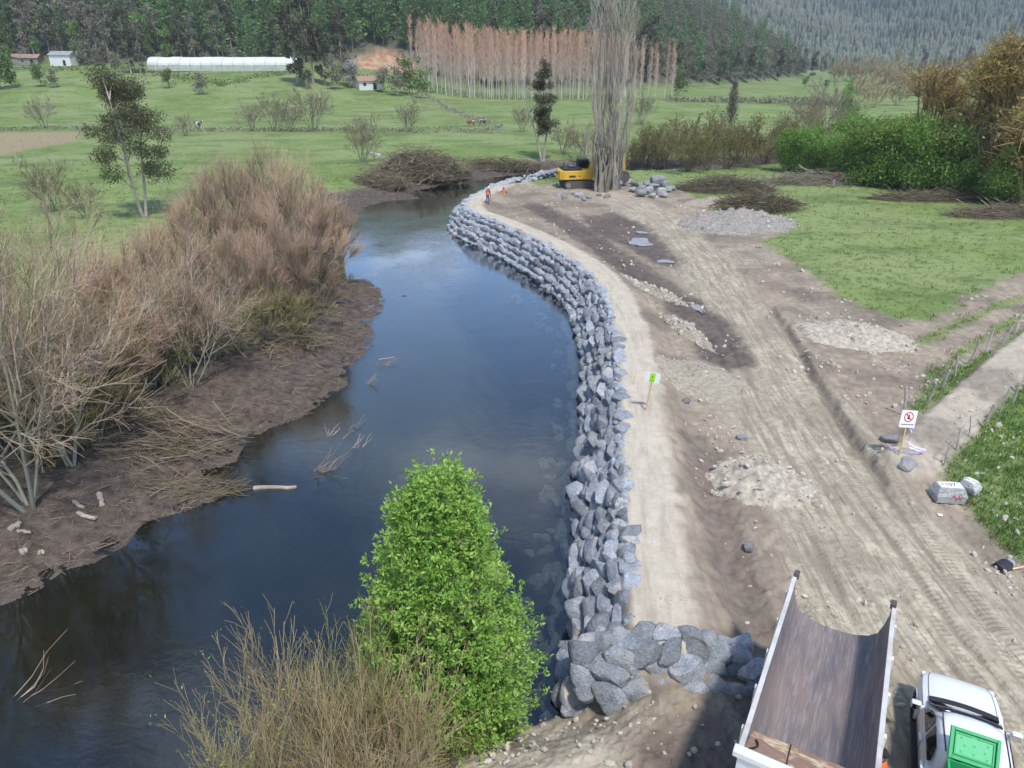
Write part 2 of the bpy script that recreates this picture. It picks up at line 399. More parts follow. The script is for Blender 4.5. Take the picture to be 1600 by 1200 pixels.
def ground(P):
    """heights and surface zones at plan points P (n,2)"""
    x, y = P[:, 0], P[:, 1]
    dr, sr, ar = line_d(P, SHORE_R); dl, sl, al = line_d(P, SHORE_L)
    near = y < 170
    inside = np.zeros(len(P)); q = np.where(near | (y < 240))[0]
    riv = np.full(len(P), -50.0); riv[q] = poly_sd(P[q], RIVER)
    inr = riv > 0
    n1 = fbm(x * 0.35, y * 0.35, 3); n2 = fbm(x * 1.7, y * 1.7, 9); n3 = fbm(x * 6, y * 6, 21, 3)
    big = fbm(x * 0.02, y * 0.02, 5)
    # general lie of the land
    h = 0.25 * fbm(x * 0.05, y * 0.05, 31) * sstep(60, 150, y)
    terr = sstep(205, 322, y) * sstep(-5, -75, x)
    h = h + 10.3 * terr + 0.9 * terr * fbm(x * 0.03, y * 0.03, 8)
    hs = np.full(len(P), -1.0); f = np.where(y > 300)[0]
    if len(f): hs[f] = poly_sd(P[f], HILL)
    hill = np.clip(hs, 0, None)
    h = h + np.minimum(hill * 0.5, 110) * (1 + 0.15 * big)
    fd = np.clip(y - 820 + 120 * fbm(x * 0.004, y * 0.004, 77) - np.clip(x - 300, 0, 600) * 0.25, 0, None)
    rid = 1 - np.abs(fbm(x * 0.0026, y * 0.0021, 52, 4))
    h = h + sstep(0, 1100, fd) * 215 * (0.45 + 0.75 * rid) + sstep(0, 100, fd) * 14 * fbm(x * 0.012, y * 0.012, 61)
    # left / far bank
    wl = 6 + 6 * sstep(40, 15, y)
    bl = -1.6 + 0.75 * sstep(0, 5.5, dl) + 0.85 * sstep(4, 4 + wl, dl) + 0.13 * n2 * sstep(0, 1, dl) + 0.16 * n1 * sstep(0, 2, dl) + 0.07 * n3 * sstep(0, 1, dl)
    # right bank: rock faced berm with a path on its crown, plain bank elsewhere
    bm_ = sstep(BERM_END - 0.9, BERM_END + 0.3, y) * sstep(96, 84, y) * (x > -14)
    plain_b = -1.6 + 1.6 * sstep(0, 2.6, dr)
    crown = -1.6 + 2.3 * sstep(-0.1, 1.75, dr) - 0.7 * sstep(3.1, 4.9, dr)
    br = plain_b * (1 - bm_) + crown * bm_
    left = dl < dr
    lim = np.where(left, dl < 18, dr < 8)
    bank_h = np.where(left, bl, br)
    blend = np.where(left, sstep(10, 18, dl), sstep(5.6, 8, dr))
    h = np.where(inr, 0, np.where(lim, bank_h * (1 - blend) + h * blend, h))
    # ground details on the works area
    works = (~left) & (~inr) & (y < 120)
    droad, sroad, aroad = line_d(P, ROAD); lat = droad * sroad
    dirt = sstep(-0.5, 0.5, poly_sd(P, DIRT) + 0.7 * n2 + 0.8 * n1) * (~inr) * (y < 140)
    offs = [(-1.75, 0.16), (-1.1, 0.12), (-0.2, 0.1), (0.65, 0.12), (1.3, 0.16), (2.1, 0.13)]
    rut = np.zeros(len(P))
    wob = 0.35 * fbm(aroad * 0.12, aroad * 0 + 1.5, 40)
    for k, (o, s_) in enumerate(offs):
        o2 = o * (1 + 0.25 * sstep(26, 12, y)) + wob * (1 if k % 2 else -1)
        rut += np.exp(-((lat - o2) / s_) ** 2) * (0.085 + 0.06 * fbm(aroad * 0.3, aroad * 0 + k, 44))
    roadm = sstep(3.2, 2.2, droad + 0.5 * n1 - 1.2 * sstep(20, 12, y))
    dm, smm, am = line_d(P, MUD); mudm = sstep(1.9, 0.9, dm + 0.5 * n2)
    for o in (-0.9, -0.45, 0.5, 0.95):
        rut += np.exp(-((dm * smm - o) / 0.14) ** 2) * 0.10 * (dm < 2.5)
    dL, sL, aL = line_d(P, LANE); lanem = sstep(1.0, 0.45, dL + 0.35 * n2)
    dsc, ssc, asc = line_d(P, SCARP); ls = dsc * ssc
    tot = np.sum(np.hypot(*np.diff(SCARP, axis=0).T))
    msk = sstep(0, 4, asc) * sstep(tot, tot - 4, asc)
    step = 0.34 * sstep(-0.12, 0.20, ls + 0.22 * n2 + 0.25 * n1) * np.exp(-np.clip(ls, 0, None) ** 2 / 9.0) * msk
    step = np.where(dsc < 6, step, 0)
    d2, s2, a2 = line_d(P, LANE2); lane2 = sstep(1.25, 0.75, d2 + 0.25 * n2)
    rough = (0.06 * n2 + 0.035 * n3 + 0.05 * n1)
    wetm = sstep(-0.4, 0.9, poly_sd(P, WETPATCH) + 0.6 * n2)
    onberm = bm_ * sstep(5.0, 3.8, dr) * (~left) * (~inr)
    det = (rough * (1 - 0.6 * roadm) - rut * 1.0 + 0.05 * n3 * (1 - roadm) + step - 0.10 * wetm - 0.14 * lanem + 0.28 * lane2)
    h = h + np.where(works, det * (1 - onberm) * dirt + 0.05 * n2 * (1 - dirt), 0) + np.where(onberm > 0, 0.03 * n2 * onberm, 0)
    # river bed
    dd = np.minimum(dr, dl)
    bed = -1.62 - 0.5 * sstep(0, 1.2, dr) * 1.0 - 0.28 * np.minimum(dl, 6) * 0.6 - 1.1 * sstep(1.0, 4.5, dd)
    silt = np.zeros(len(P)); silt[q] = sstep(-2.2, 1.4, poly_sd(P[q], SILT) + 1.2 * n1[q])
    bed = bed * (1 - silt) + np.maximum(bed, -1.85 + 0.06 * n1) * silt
    h = np.where(inr, bed + 0.06 * n2, h)
    # zones
    mudw = 6 + 5.5 * sstep(52, 32, y)
    bank = np.where(left, sstep(mudw + 1.5, mudw - 1.0, dl + 1.4 * n1 + 0.5 * n2), 0.0)
    plainr = (~left) & (dr < 2.6)
    bank = np.where(inr, 0.0, bank)
    bank = np.where(plainr & ~inr, sstep(2.6, 1.6, dr + 0.5 * n2) * (1 - bm_) * sstep(14, 60, y), bank)
    grass = np.ones(len(P))
    grass = grass * (1 - dirt)
    for g in (GRASS_2, GRASS_3, GRASS_4, GRASS_5):
        k = np.where((y < 75) & (x > 8))[0]
        if len(k): grass[k] = np.maximum(grass[k], sstep(-0.25, 0.35, poly_sd(P[k], g) + 0.35 * n2[k] + 0.25 * n1[k]) * (0.75 if g is GRASS_5 else 1))
    grass = grass * (1 - bank) * (~inr) * (1 - lane2)
    path = onberm * sstep(1.4, 1.75, dr + 0.15 * n2) * sstep(3.7, 3.05, dr + 0.35 * n2)
    wet = np.maximum.reduce([mudm, lanem * 0.55, wetm, 0.6 * sstep(0.30, 0.05, np.abs(ls + 0.05) + 0.12 * n2) * msk])  # scarp term paints the shade of the cut face into the soil colour
    pile = sstep(0.05, 0.4, n1) * 0.45
    wet = np.maximum(wet, pile * (1 - roadm)) * (1 - path) * dirt
    wet = np.maximum(wet, dirt * sstep(12.6, 11.4, y + 1.2 * n1) * sstep(9, 3, x) * sstep(2.0, 3.6, x + 0.8 * n1) * 0.8)
    lightroad = roadm * dirt * (1 - 0.6 * mudm)
    farm = np.zeros(len(P)); k = np.where((y > 60) & (y < 260) & (x < 0))[0]
    if len(k): farm[k] = sstep(-1.5, 1.5, poly_sd(P[k], FARM) + n1[k])
    cut = np.zeros(len(P)); k = np.where((y > 310) & (y < 380))[0]
    if len(k): cut[k] = sstep(-2, 3, poly_sd(P[k], CUT) + 4 * n2[k])
    forest = sstep(0, 6, hill) + sstep(0, 60, fd)
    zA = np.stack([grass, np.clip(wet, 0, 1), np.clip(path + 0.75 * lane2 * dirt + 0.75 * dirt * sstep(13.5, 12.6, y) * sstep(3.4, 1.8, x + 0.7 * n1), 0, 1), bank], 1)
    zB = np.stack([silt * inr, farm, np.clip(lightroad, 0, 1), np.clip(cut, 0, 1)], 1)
    zD = np.stack([lat, aroad, dr, ar], 1)
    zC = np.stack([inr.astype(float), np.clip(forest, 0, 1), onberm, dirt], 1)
    return h, zA, zB, zC, zD
GRID = {}
def gz(x, y):
    """height of the built ground sheet"""
    g = GRID; r = y + 7
    j = np.searchsorted(g['y'], y) - 1; j = min(max(j, 0), len(g['y']) - 2); fy = (y - g['y'][j]) / (g['y'][j + 1] - g['y'][j])
    t = math.atan2(x, r); i = np.searchsorted(g['a'], t) - 1; i = min(max(i, 0), len(g['a']) - 2); fx = (t - g['a'][i]) / (g['a'][i + 1] - g['a'][i])
    z = g['z']; fx = min(max(fx, 0), 1); fy = min(max(fy, 0), 1)
    return float((z[j, i] * (1 - fx) + z[j, i + 1] * fx) * (1 - fy) + (z[j + 1, i] * (1 - fx) + z[j + 1, i + 1] * fx) * fy)
def on(u, v, dz=0.0):
    """point on the ground that shows at pixel (u, v)"""
    a, b_ = (u - 800) / F, (v - 600) / F
    up = -SP - b_ * CP; fw = CP - b_ * SP
    lo = 5.0 / fw; t = lo
    while t < 1500:
        if CAM_H + up * t < gz(a * t, fw * t): break
        lo = t; t *= 1.02
    for _ in range(14):
        m = (lo + t) / 2
        if CAM_H + up * m < gz(a * m, fw * m): t = m
        else: lo = m
    return Vector((a * t, fw * t, gz(a * t, fw * t) + dz))

# ------------------------------------------------------------------ ground material
b = NB('ground_soil')
P_ = b.pos(); A, B_, C_, D_ = b.attr('zA'), b.attr('zB'), b.attr('zC'), b.attr('zD')
def comps(a):
    s = b.t.nodes.new('ShaderNodeSeparateColor'); b.t.links.new(a.outputs['Color'], s.inputs[0])
    return s.outputs[0], s.outputs[1], s.outputs[2], a.outputs['Alpha']
grass_, wet_shade_, path_, bank_ = comps(A); silt_, farm_, light_, cut_ = comps(B_); bed_, forest_, berm_, dirt_ = comps(C_)
nf = b.noise(P_, 14.0, 4, 0.65); nm = b.noise(P_, 2.2, 5, 0.6); nl = b.noise(P_, 0.3, 4, 0.55); nxl = b.noise(P_, 0.045, 2, 0.55)
vor = b.t.nodes.new('ShaderNodeTexVoronoi'); vor.inputs['Scale'].default_value = 9.0; b.t.links.new(P_, vor.inputs['Vector'])
stone = b.ramp(vor.outputs['Distance'], [(0.10, 1.0), (0.22, 0.0)])
stone = b.math('MULTIPLY', stone, b.ramp(b.noise(P_, 1.1, 4, 0.6), [(0.5, 0.0), (0.62, 1.0)]))
soil = b.mix(b.ramp(nm, [(0.3, 0.0), (0.7, 1.0)]), (0.265, 0.215, 0.155), (0.455, 0.385, 0.29))
soil = b.mix(b.ramp(nl, [(0.42, 0.0), (0.6, 0.55)]), soil, (0.17, 0.135, 0.108))
road = b.mix(b.ramp(b.noise(P_, 1.3, 5, 0.62), [(0.32, 0.0), (0.66, 1.0)]), (0.37, 0.315, 0.225), (0.595, 0.525, 0.39))
road = b.mix(b.ramp(nl, [(0.38, 0.6), (0.58, 0.0)]), road, (0.30, 0.255, 0.195))
road = b.mix(b.ramp(b.noise(P_, 3.6, 5, 0.7), [(0.50, 0.0), (0.60, 0.55)]), road, (0.235, 0.195, 0.148))
sd = b.t.nodes.new('ShaderNodeSeparateColor'); b.t.links.new(D_.outputs['Color'], sd.inputs[0])
def along(lat, arc, sl, sa):
    cb = b.t.nodes.new('ShaderNodeCombineXYZ'); b.t.links.new(b.math('MULTIPLY', lat, sl), cb.inputs[0]); b.t.links.new(b.math('MULTIPLY', arc, sa), cb.inputs[1]); return cb.outputs[0]
st1 = b.noise(along(sd.outputs[0], sd.outputs[1], 3.4, 0.22), 1.0, 4, 0.65)
st2 = b.noise(along(sd.outputs[0], sd.outputs[1], 9.0, 0.8), 1.0, 3, 0.6)
road = b.mix(b.ramp(st1, [(0.47, 0.0), (0.60, 0.75)]), road, (0.265, 0.222, 0.17))
road = b.mix(b.ramp(st2, [(0.56, 0.0), (0.66, 0.6)]), road, (0.20, 0.165, 0.125))
soil = b.mix(b.ramp(st1, [(0.52, 0.0), (0.64, 0.5)]), soil, (0.22, 0.182, 0.142))
c = b.mix(light_, soil, road)
pathc = b.mix(b.ramp(nm, [(0.3, 0.0), (0.75, 1.0)]), (0.50, 0.435, 0.335), (0.62, 0.55, 0.44))
pst = b.noise(along(sd.outputs[2], D_.outputs['Alpha'], 2.6, 0.35), 1.0, 4, 0.65)
pathc = b.mix(b.ramp(pst, [(0.48, 0.0), (0.66, 0.6)]), pathc, (0.37, 0.315, 0.245))
pathc = b.mix(b.math('MULTIPLY', b.ramp(nf, [(0.55, 0.0), (0.66, 1.0)]), 0.4), pathc, (0.30, 0.26, 0.21))
c = b.mix(path_, c, pathc)
wet_shade_c = b.mix(b.ramp(nm, [(0.3, 0.0), (0.7, 1.0)]), (0.085, 0.065, 0.053), (0.17, 0.135, 0.112))
wf = b.math('MULTIPLY', wet_shade_, b.ramp(nl, [(0.25, 0.75), (0.55, 1.0)]))
c = b.mix(wf, c, wet_shade_c)
c = b.mix(b.math('MULTIPLY', stone, 0.6), c, (0.46, 0.43, 0.38))
foot = b.math('MULTIPLY', berm_, b.math('LESS_THAN', sd.outputs[2], 1.45))
c = b.mix(foot, c, b.mix(b.ramp(nm, [(0.3, 0), (0.7, 1)]), (0.13, 0.14, 0.155), (0.26, 0.27, 0.28)))
bankc = b.mix(b.ramp(nm, [(0.3, 0.0), (0.72, 1.0)]), (0.055, 0.042, 0.034), (0.165, 0.132, 0.108))
c = b.mix(bank_, c, bankc)
g1 = b.mix(b.ramp(nf, [(0.28, 0.0), (0.72, 1.0)]), (0.11, 0.175, 0.038), (0.25, 0.335, 0.09))
g1 = b.mix(b.ramp(nm, [(0.35, 0.0), (0.68, 0.55)]), g1, (0.30, 0.325, 0.13))
g1 = b.mix(b.ramp(nl, [(0.4, 0.0), (0.62, 0.5)]), g1, (0.115, 0.185, 0.05))
g1 = b.mix(b.ramp(nxl, [(0.42, 0.0), (0.58, 0.8)]), g1, (0.255, 0.305, 0.125))
nt2 = b.noise(b.vscale(P_, (0.6, 1, 1)), 0.16, 4, 0.7)
g1 = b.mix(b.ramp(nt2, [(0.50, 0.0), (0.62, 0.55)]), g1, (0.075, 0.125, 0.035))
nt_ = b.noise(P_, 0.9, 4, 0.7)
g1 = b.mix(b.ramp(nt_, [(0.54, 0.0), (0.66, 0.7)]), g1, (0.06, 0.095, 0.03))
g1 = b.mix(b.ramp(b.noise(P_, 0.55, 5, 0.7), [(0.63, 0.0), (0.70, 0.6)]), g1, (0.26, 0.215, 0.13))
c = b.mix(grass_, c, g1)
c = b.mix(farm_, c, b.mix(b.ramp(nm, [(0.3, 0), (0.7, 1)]), (0.24, 0.18, 0.10), (0.40, 0.33, 0.19)))
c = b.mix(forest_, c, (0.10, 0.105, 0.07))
c = b.mix(cut_, c, b.mix(b.ramp(nl, [(0.4, 0), (0.6, 1)]), (0.34, 0.17, 0.09), (0.46, 0.33, 0.22)))
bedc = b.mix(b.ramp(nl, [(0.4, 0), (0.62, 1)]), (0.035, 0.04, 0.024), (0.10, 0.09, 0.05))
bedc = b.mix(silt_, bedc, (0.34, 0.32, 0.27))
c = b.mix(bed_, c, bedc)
hgt = b.math('ADD', b.math('MULTIPLY', nf, 0.35), b.math('ADD', b.math('MULTIPLY', nm, 0.6), b.math('MULTIPLY', stone, 0.5)))
tread = b.math('MULTIPLY', b.math('SINE', b.math('MULTIPLY', sd.outputs[1], 34.0)), b.math('MULTIPLY', light_, b.ramp(b.noise(along(sd.outputs[0], sd.outputs[1], 2.6, 0.08), 1.0, 2, 0.5), [(0.52, 0.0), (0.62, 0.17)])))
hgt = b.math('ADD', hgt, tread)
rg = b.math('SUBTRACT', 0.95, b.math('MULTIPLY', wet_shade_, 0.25))
b.bsdf(c, rg, 0, b.bump(hgt, 0.75, 0.10), 0.25)

# ------------------------------------------------------------------ the ground sheet, split along its zones
def build_ground():
    vv = np.concatenate([np.linspace(1900, 1300, 50)[:-1], np.linspace(1300, 100, 500)])
    yy = []
    for v in vv: yy.append(px(800, v, 0).y)
    yy = np.array(yy)
    yy = np.concatenate([yy[yy < 320], np.geomspace(321, 4200, 130)])
    an = np.concatenate([np.linspace(-62, -38, 26)[:-1], np.linspace(-38, 38, 600), np.linspace(38, 62, 26)[1:]])
    rr = np.hypot(yy + 7, 0)
    aa, rg_ = np.meshgrid(np.radians(an), rr)
    # straight rows (constant y), fan shaped columns
    X = np.tan(aa) * rg_; Y = rg_ - 7 + 0 * aa
    P = np.stack([X.ravel(), Y.ravel()], 1)
    h, zA, zB, zC, zD = ground(P)
    GRID.update(y=yy, a=np.radians(an), z=h.reshape(X.shape))
    V = np.column_stack([P, h]); nr, nc = X.shape
    i = np.arange(nr * nc).reshape(nr, nc)
    Q = np.stack([i[:-1, :-1], i[:-1, 1:], i[1:, 1:], i[1:, :-1]], -1).reshape(-1, 4)
    fA, fB, fC = (z[Q].mean(1) for z in (zA, zB, zC))
    fy = P[Q[:, 0], 1]
    z = np.full(len(Q), 0)
    z[fB[:, 2] > 0.5] = 1
    z[fC[:, 2] > 0.5] = 2
    z[fA[:, 0] > 0.5] = 3
    z[fA[:, 3] > 0.5] = 4
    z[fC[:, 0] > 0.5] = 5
    z[fC[:, 1] > 0.5] = 6
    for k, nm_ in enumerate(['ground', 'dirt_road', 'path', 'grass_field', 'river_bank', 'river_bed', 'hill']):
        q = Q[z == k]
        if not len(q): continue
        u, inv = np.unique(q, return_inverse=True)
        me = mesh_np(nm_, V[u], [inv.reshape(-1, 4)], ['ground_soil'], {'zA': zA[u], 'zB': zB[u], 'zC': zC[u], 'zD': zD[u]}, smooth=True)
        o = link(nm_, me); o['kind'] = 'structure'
    return V, zA, zB, zC, X.shape
GV, GA, GB, GC, GSH = build_ground()

# water
b = NB('water')
P_ = b.pos()
w1 = b.noise(b.vscale(P_, (0.9, 1.5, 1)), 2.4, 4, 0.6, 0.4); w2 = b.noise(P_, 0.22, 3, 0.5)
flow = b.ramp(w2, [(0.35, 0.15), (0.62, 1.0)])
nrm = b.bump(b.math('MULTIPLY', w1, flow), 0.22, 0.05)
gl = b.t.nodes.new('ShaderNodeBsdfGlossy'); gl.inputs['Roughness'].default_value = 0.03
gl.inputs['Color'].default_value = (0.90, 0.95, 1.0, 1); b.t.links.new(nrm, gl.inputs['Normal'])
tr = b.t.nodes.new('ShaderNodeBsdfTransparent'); tr.inputs['Color'].default_value = (0.36, 0.41, 0.38, 1)
fr = b.t.nodes.new('ShaderNodeFresnel'); fr.inputs['IOR'].default_value = 1.5; b.t.links.new(nrm, fr.inputs['Normal'])
ms = b.t.nodes.new('ShaderNodeMixShader'); b.t.links.new(b.math('MULTIPLY', fr.outputs[0], 2.4, True), ms.inputs[0])
b.t.links.new(tr.outputs[0], ms.inputs[1]); b.t.links.new(gl.outputs[0], ms.inputs[2])
b.t.links.new(ms.outputs[0], b.out.inputs['Surface'])
me = mesh_np('river_water', [(-60, 1, WATER), (190, 1, WATER), (190, 165, WATER), (-60, 165, WATER)], [[(0, 1, 2, 3)]], ['water'])
o = link('river_water', me); o['kind'] = 'structure'
b = NB('puddle_water'); b.bsdf((0.33, 0.29, 0.27), 0.18, 0, None, 0.5)
def puddle(u, v, rx, ry, dz):
    p = on(u, v); rng = random.Random(int(u)); n = 40; ph = [rng.uniform(0, 6.28) for _ in range(4)]
    pts = []
    for k in range(n):
        a = 6.2832 * k / n
        r = 1 + 0.22 * math.sin(2 * a + ph[0]) + 0.16 * math.sin(3 * a + ph[1]) + 0.1 * math.sin(7 * a + ph[2])
        pts.append((rx * r * math.cos(a), ry * r * math.sin(a), 0))
    me = mesh_np('puddle', pts, [[tuple(range(n))]], ['puddle_water'])
    o = link('puddle', me, None, (p.x, p.y, p.z + dz)); o['kind'] = 'structure'
puddle(1000, 379, 1.15, 1.25, 0.05); puddle(1040, 409, 0.55, 0.6, 0.045); puddle(1003, 364, 0.55, 0.5, 0.05); puddle(1091, 482, 0.3, 0.9, 0.03)
# ------------------------------------------------------------------ rocks
def rock_mat(name, dark, light, vein, stain):
    b = NB(name); o = b.obj(); r = b.rnd()
    cx = b.t.nodes.new('ShaderNodeCombineXYZ')
    for i in range(3): b.t.links.new(b.math('MULTIPLY', r, 37.0 + 13 * i), cx.inputs[i])
    q = b.vadd(o, cx.outputs[0])
    n1 = b.noise(q, 1.6, 6, 0.6); n2 = b.noise(q, 9.0, 6, 0.7); n3 = b.noise(b.vscale(q, (1, 1, 3.2)), 3.0, 5, 0.65, 1.2)
    c = b.mix(b.ramp(n1, [(0.3, 0), (0.7, 1)]), dark, light)
    c = b.mix(b.ramp(n2, [(0.42, 0.5), (0.56, 0.0)]), c, tuple(x * 0.5 for x in dark))
    c = b.mix(b.ramp(n3, [(0.56, 0.0), (0.68, 0.65)]), c, vein)
    c = b.mix(b.math('MULTIPLY', b.ramp(b.noise(q, 0.9, 4), [(0.52, 0.0), (0.66, 0.7)]), b.ramp(r, [(0.3, 0.2), (0.9, 1.0)])), c, stain)
    v = b.math('ADD', b.math('MULTIPLY', r, 0.65), 0.70)
    hs = b.t.nodes.new('ShaderNodeHueSaturation'); b.t.links.new(v, hs.inputs['Value']); b.t.links.new(c, hs.inputs['Color'])
    b.bsdf(hs.outputs[0], 0.85, 0, b.bump(b.math('ADD', b.math('MULTIPLY', n2, 0.9), n3), 0.9, 0.09), 0.3)
rock_mat('blue_grey_rock', (0.27, 0.295, 0.335), (0.50, 0.525, 0.565), (0.66, 0.66, 0.66), (0.55, 0.48, 0.39))
rock_mat('pale_rock', (0.30, 0.30, 0.30), (0.47, 0.47, 0.46), (0.58, 0.57, 0.55), (0.40, 0.36, 0.30))
rock_mat('white_stone', (0.56, 0.56, 0.55), (0.72, 0.72, 0.70), (0.72, 0.72, 0.7), (0.5, 0.47, 0.43))
rock_mat('brown_stone', (0.36, 0.32, 0.265), (0.56, 0.52, 0.45), (0.6, 0.57, 0.52), (0.42, 0.36, 0.28))
def rock_geo(seed, sub=3, cuts=8, flat=0.72):
    bm = bmesh.new(); bmesh.ops.create_icosphere(bm, subdivisions=sub, radius=1.0)
    rng = np.random.default_rng(seed)
    V = np.array([v.co[:] for v in bm.verts]); Fc = np.array([[v.index for v in f.verts] for f in bm.faces]); bm.free()
    q = (np.abs(V) ** 5.0).sum(1) ** (-1 / 5.0); V *= (0.15 + 0.85 * q)[:, None]; V = V @ np.array(Euler(rng.uniform(-.35, .35, 3)).to_matrix())
    for _ in range(cuts):
        n = rng.normal(size=3); n /= np.linalg.norm(n); d = rng.uniform(0.66, 0.95)
        s = V @ n; m = s > d
        V[m] -= np.outer((s[m] - d) * 0.93, n)
    k = rng.uniform(0, 50)
    dsp = fbm(V[:, 0] * 2.2 + k, V[:, 1] * 2.2 + V[:, 2] * 1.7, seed, 3)
    V *= (1 + 0.07 * dsp)[:, None]
    V *= np.array([1.0, rng.uniform(0.62, 0.9), flat * rng.uniform(0.62, 0.95)])
    V /= np.abs(V[:, :2]).max()
    return V, Fc
def rock_mesh(seed, mat, sub=3, **k):
    V, Fc = rock_geo(seed, sub, **k)
    me = mesh_np('boulder', V, [Fc], [mat], smooth=True)
    try: me.set_sharp_from_angle(angle=R(32))
    except Exception: pass
    return me
ROCKS = [rock_mesh(100 + i, 'blue_grey_rock') for i in range(14)]
LOWROCK = [rock_geo(300 + i, 1, 7) for i in range(8)]
plain('pebble', (0.50, 0.455, 0.385), 0.9, var=0.3, scale=1.5)
def scatter_mesh(name, items, geos, mat):
    """items: (pos, scale xyz, rot Euler, geo index) joined into one mesh"""
    Vs, Fs, acc = [], [], 0
    for p, s, e, g in items:
        V, Fc = geos[g]
        m = np.array(Euler(e).to_matrix())
        Vs.append((V * np.array(s)) @ m.T + np.array(p)); Fs.append(Fc + acc); acc += len(V)
    me = mesh_np(name, np.vstack(Vs), [np.vstack(Fs)], [mat], smooth=False)
    return me

def build_wall():
    rng = random.Random(4)
    E = SHORE_R[7:35]
    seg = np.hypot(*np.diff(E, axis=0).T); cum = np.concatenate([[0], np.cumsum(seg)]); tot = cum[-1]
    def at(s):
        s = min(max(s, 0), tot - 1e-6); i = int(np.searchsorted(cum, s, 'right') - 1)
        t = (s - cum[i]) / seg[i]; p = E[i] * (1 - t) + E[i + 1] * t
        e = (E[i + 1] - E[i]) / seg[i]; return p, np.array([e[1], -e[0]]), math.atan2(e[1], e[0])
    items = []
    rows = [(-0.25, 0.66), (0.03, 0.58), (0.22, 0.56), (0.42, 0.58), (0.62, 0.58), (0.82, 0.54), (0.99, 0.42)]
    for ri, (t, sz) in enumerate(rows):
        s = rng.uniform(0, 0.5)
        while s < tot - 1:
            k = sz * rng.choice([0.72, 0.85, 1.0, 1.1, 1.28])
            if s > 45: k *= 1.08
            p, n, ang = at(s + k * 0.5)
            dd = 1.62 * t + 0.06 + rng.uniform(-0.08, 0.08)
            q = p + n * dd
            z = -1.6 + 2.28 * max(t, 0) + (t * 3.2 if t < 0 else 0) + rng.uniform(-0.06, 0.08) - (0.10 if t < .9 else .16)
            if q[1] < BERM_END - 0.5 and t > 0.5: s += k * 1.3; continue
            if -14.5 < q[0] < 3 and q[1] > 92: z -= 0.5
            tilt = R(46 if t < .9 else 12) + rng.uniform(-0.22, 0.22)
            m3 = Matrix.Rotation(ang, 3, 'Z') @ Matrix.Rotation(tilt, 3, 'X') @ Matrix.Rotation(rng.uniform(-0.2, 0.2), 3, 'Y') @ Matrix.Rotation(rng.choice([0, math.pi]) + rng.uniform(-0.5, 0.5), 3, 'Z')
            items.append(((q[0], q[1], z), (k, k * 1.05, k * 0.85), tuple(m3.to_euler()), ri))
            s += k * rng.uniform(1.02, 1.4)
    # the wall's end face, turning away from the water
    c0 = px(905, 1090, -0.6); c1 = px(1165, 1062, 0.1)
    for row, (f, z0, sz) in enumerate([(0.0, -0.28, 0.48), (0.34, 0.08, 0.47), (0.66, 0.38, 0.46), (1.0, 0.52, 0.40)]):
        s = 0.0; L = (c1 - c0).length
        while s < L + 0.1:
            k = sz * rng.choice([0.75, 0.9, 1.0, 1.15]); t = (s + k * 0.5) / L
            x = c0.x + (c1.x - c0.x) * t; y = c0.y + (c1.y - c0.y) * t + f + rng.uniform(-0.1, 0.1)
            drop = 0.32 * max(0, 1 - t * 2.2)
            items.append(((x, y, z0 - drop + 0.05 - 0.42 * max(0, t - 0.75) * row), (k, k, k * 1.35), (R(18) + rng.uniform(-0.3, 0.3), rng.uniform(-0.35, 0.35), rng.uniform(-.6, .6)), 9))
            s += k * rng.uniform(1.2, 1.5)
    for u, v, z, k in [(888, 1032, -1.35, 0.42), (905, 1085, -1.2, 0.45), (898, 1104, -1.35, 0.45), (935, 1012, 0.1, 0.45), (920, 1050, -0.55, 0.45)]:
        p = px(u, v, z); items.append(((p.x, p.y, z), (k, k, k), (rng.uniform(-.4, .4), rng.uniform(-.4, .4), rng.uniform(0, 6)), 9))
    wall = thing('rock_revetment', 'long wall of blue-grey boulders lining the river along the sandy path', 'rock wall', (0, 0, -1.6))
    score = [it[1][0] / math.dist(it[0], (0, 0, CAM_H)) * (0.3 if it[3] == 0 else 1) for it in items]
    order = sorted(range(len(items)), key=lambda i: -score[i])
    for i in order[:298]:
        p, s, e, _ = items[i]
        link('boulder', rng.choice(ROCKS), wall, (p[0], p[1], p[2] + 1.6), e, s)
    geo2 = [rock_geo(500 + i, 2, 10) for i in range(8)]
    rest = [((p[0], p[1], p[2] + 1.6), s, e, rng.randrange(8)) for p, s, e, _ in (items[i] for i in order[298:])]
    # small stones wedged between the boulders
    for _ in range(700):
        s = rng.uniform(0, tot); p, n, ang = at(s); t = rng.uniform(-0.1, 1.0); q = p + n * (1.62 * t + .05)
        if q[1] < BERM_END and t > 0.6: continue
        k = rng.uniform(0.14, 0.34)
        rest.append(((q[0], q[1], 2.28 * max(t, 0) + 0.05 + (t * 4 if t < 0 else 0)), (k, k, k), (rng.random() * 6, rng.random() * 6, 0), rng.randrange(8)))
    o = link('small_boulders', scatter_mesh('small_boulders', rest, geo2, 'blue_grey_rock'), wall); o['kind'] = 'stuff'
build_wall()

# stones lying on the river bed below the wall
def bed_stones():
    rng = random.Random(77); it = []
    for _ in range(150):
        i = rng.randrange(8, 30); t = rng.random(); p = SHORE_R[i] * (1 - t) + SHORE_R[i + 1] * t
        e = SHORE_R[i + 1] - SHORE_R[i]; e = e / np.linalg.norm(e); d = rng.uniform(0.2, 1.9)
        q = p - np.array([e[1], -e[0]]) * d; k = rng.uniform(0.2, 0.55)
        it.append(((q[0], q[1], gz(q[0], q[1]) + 0.05), (k, k, k * 0.8), (rng.random(), rng.random(), rng.random() * 6), rng.randrange(8)))
    o = link('submerged_stones', scatter_mesh('submerged_stones', it, [rock_geo(700 + i, 2, 8) for i in range(8)], 'brown_stone'))
    tag(o, 'brown stones under the water at the foot of the boulder wall', 'stones', kind='stuff')
bed_stones()

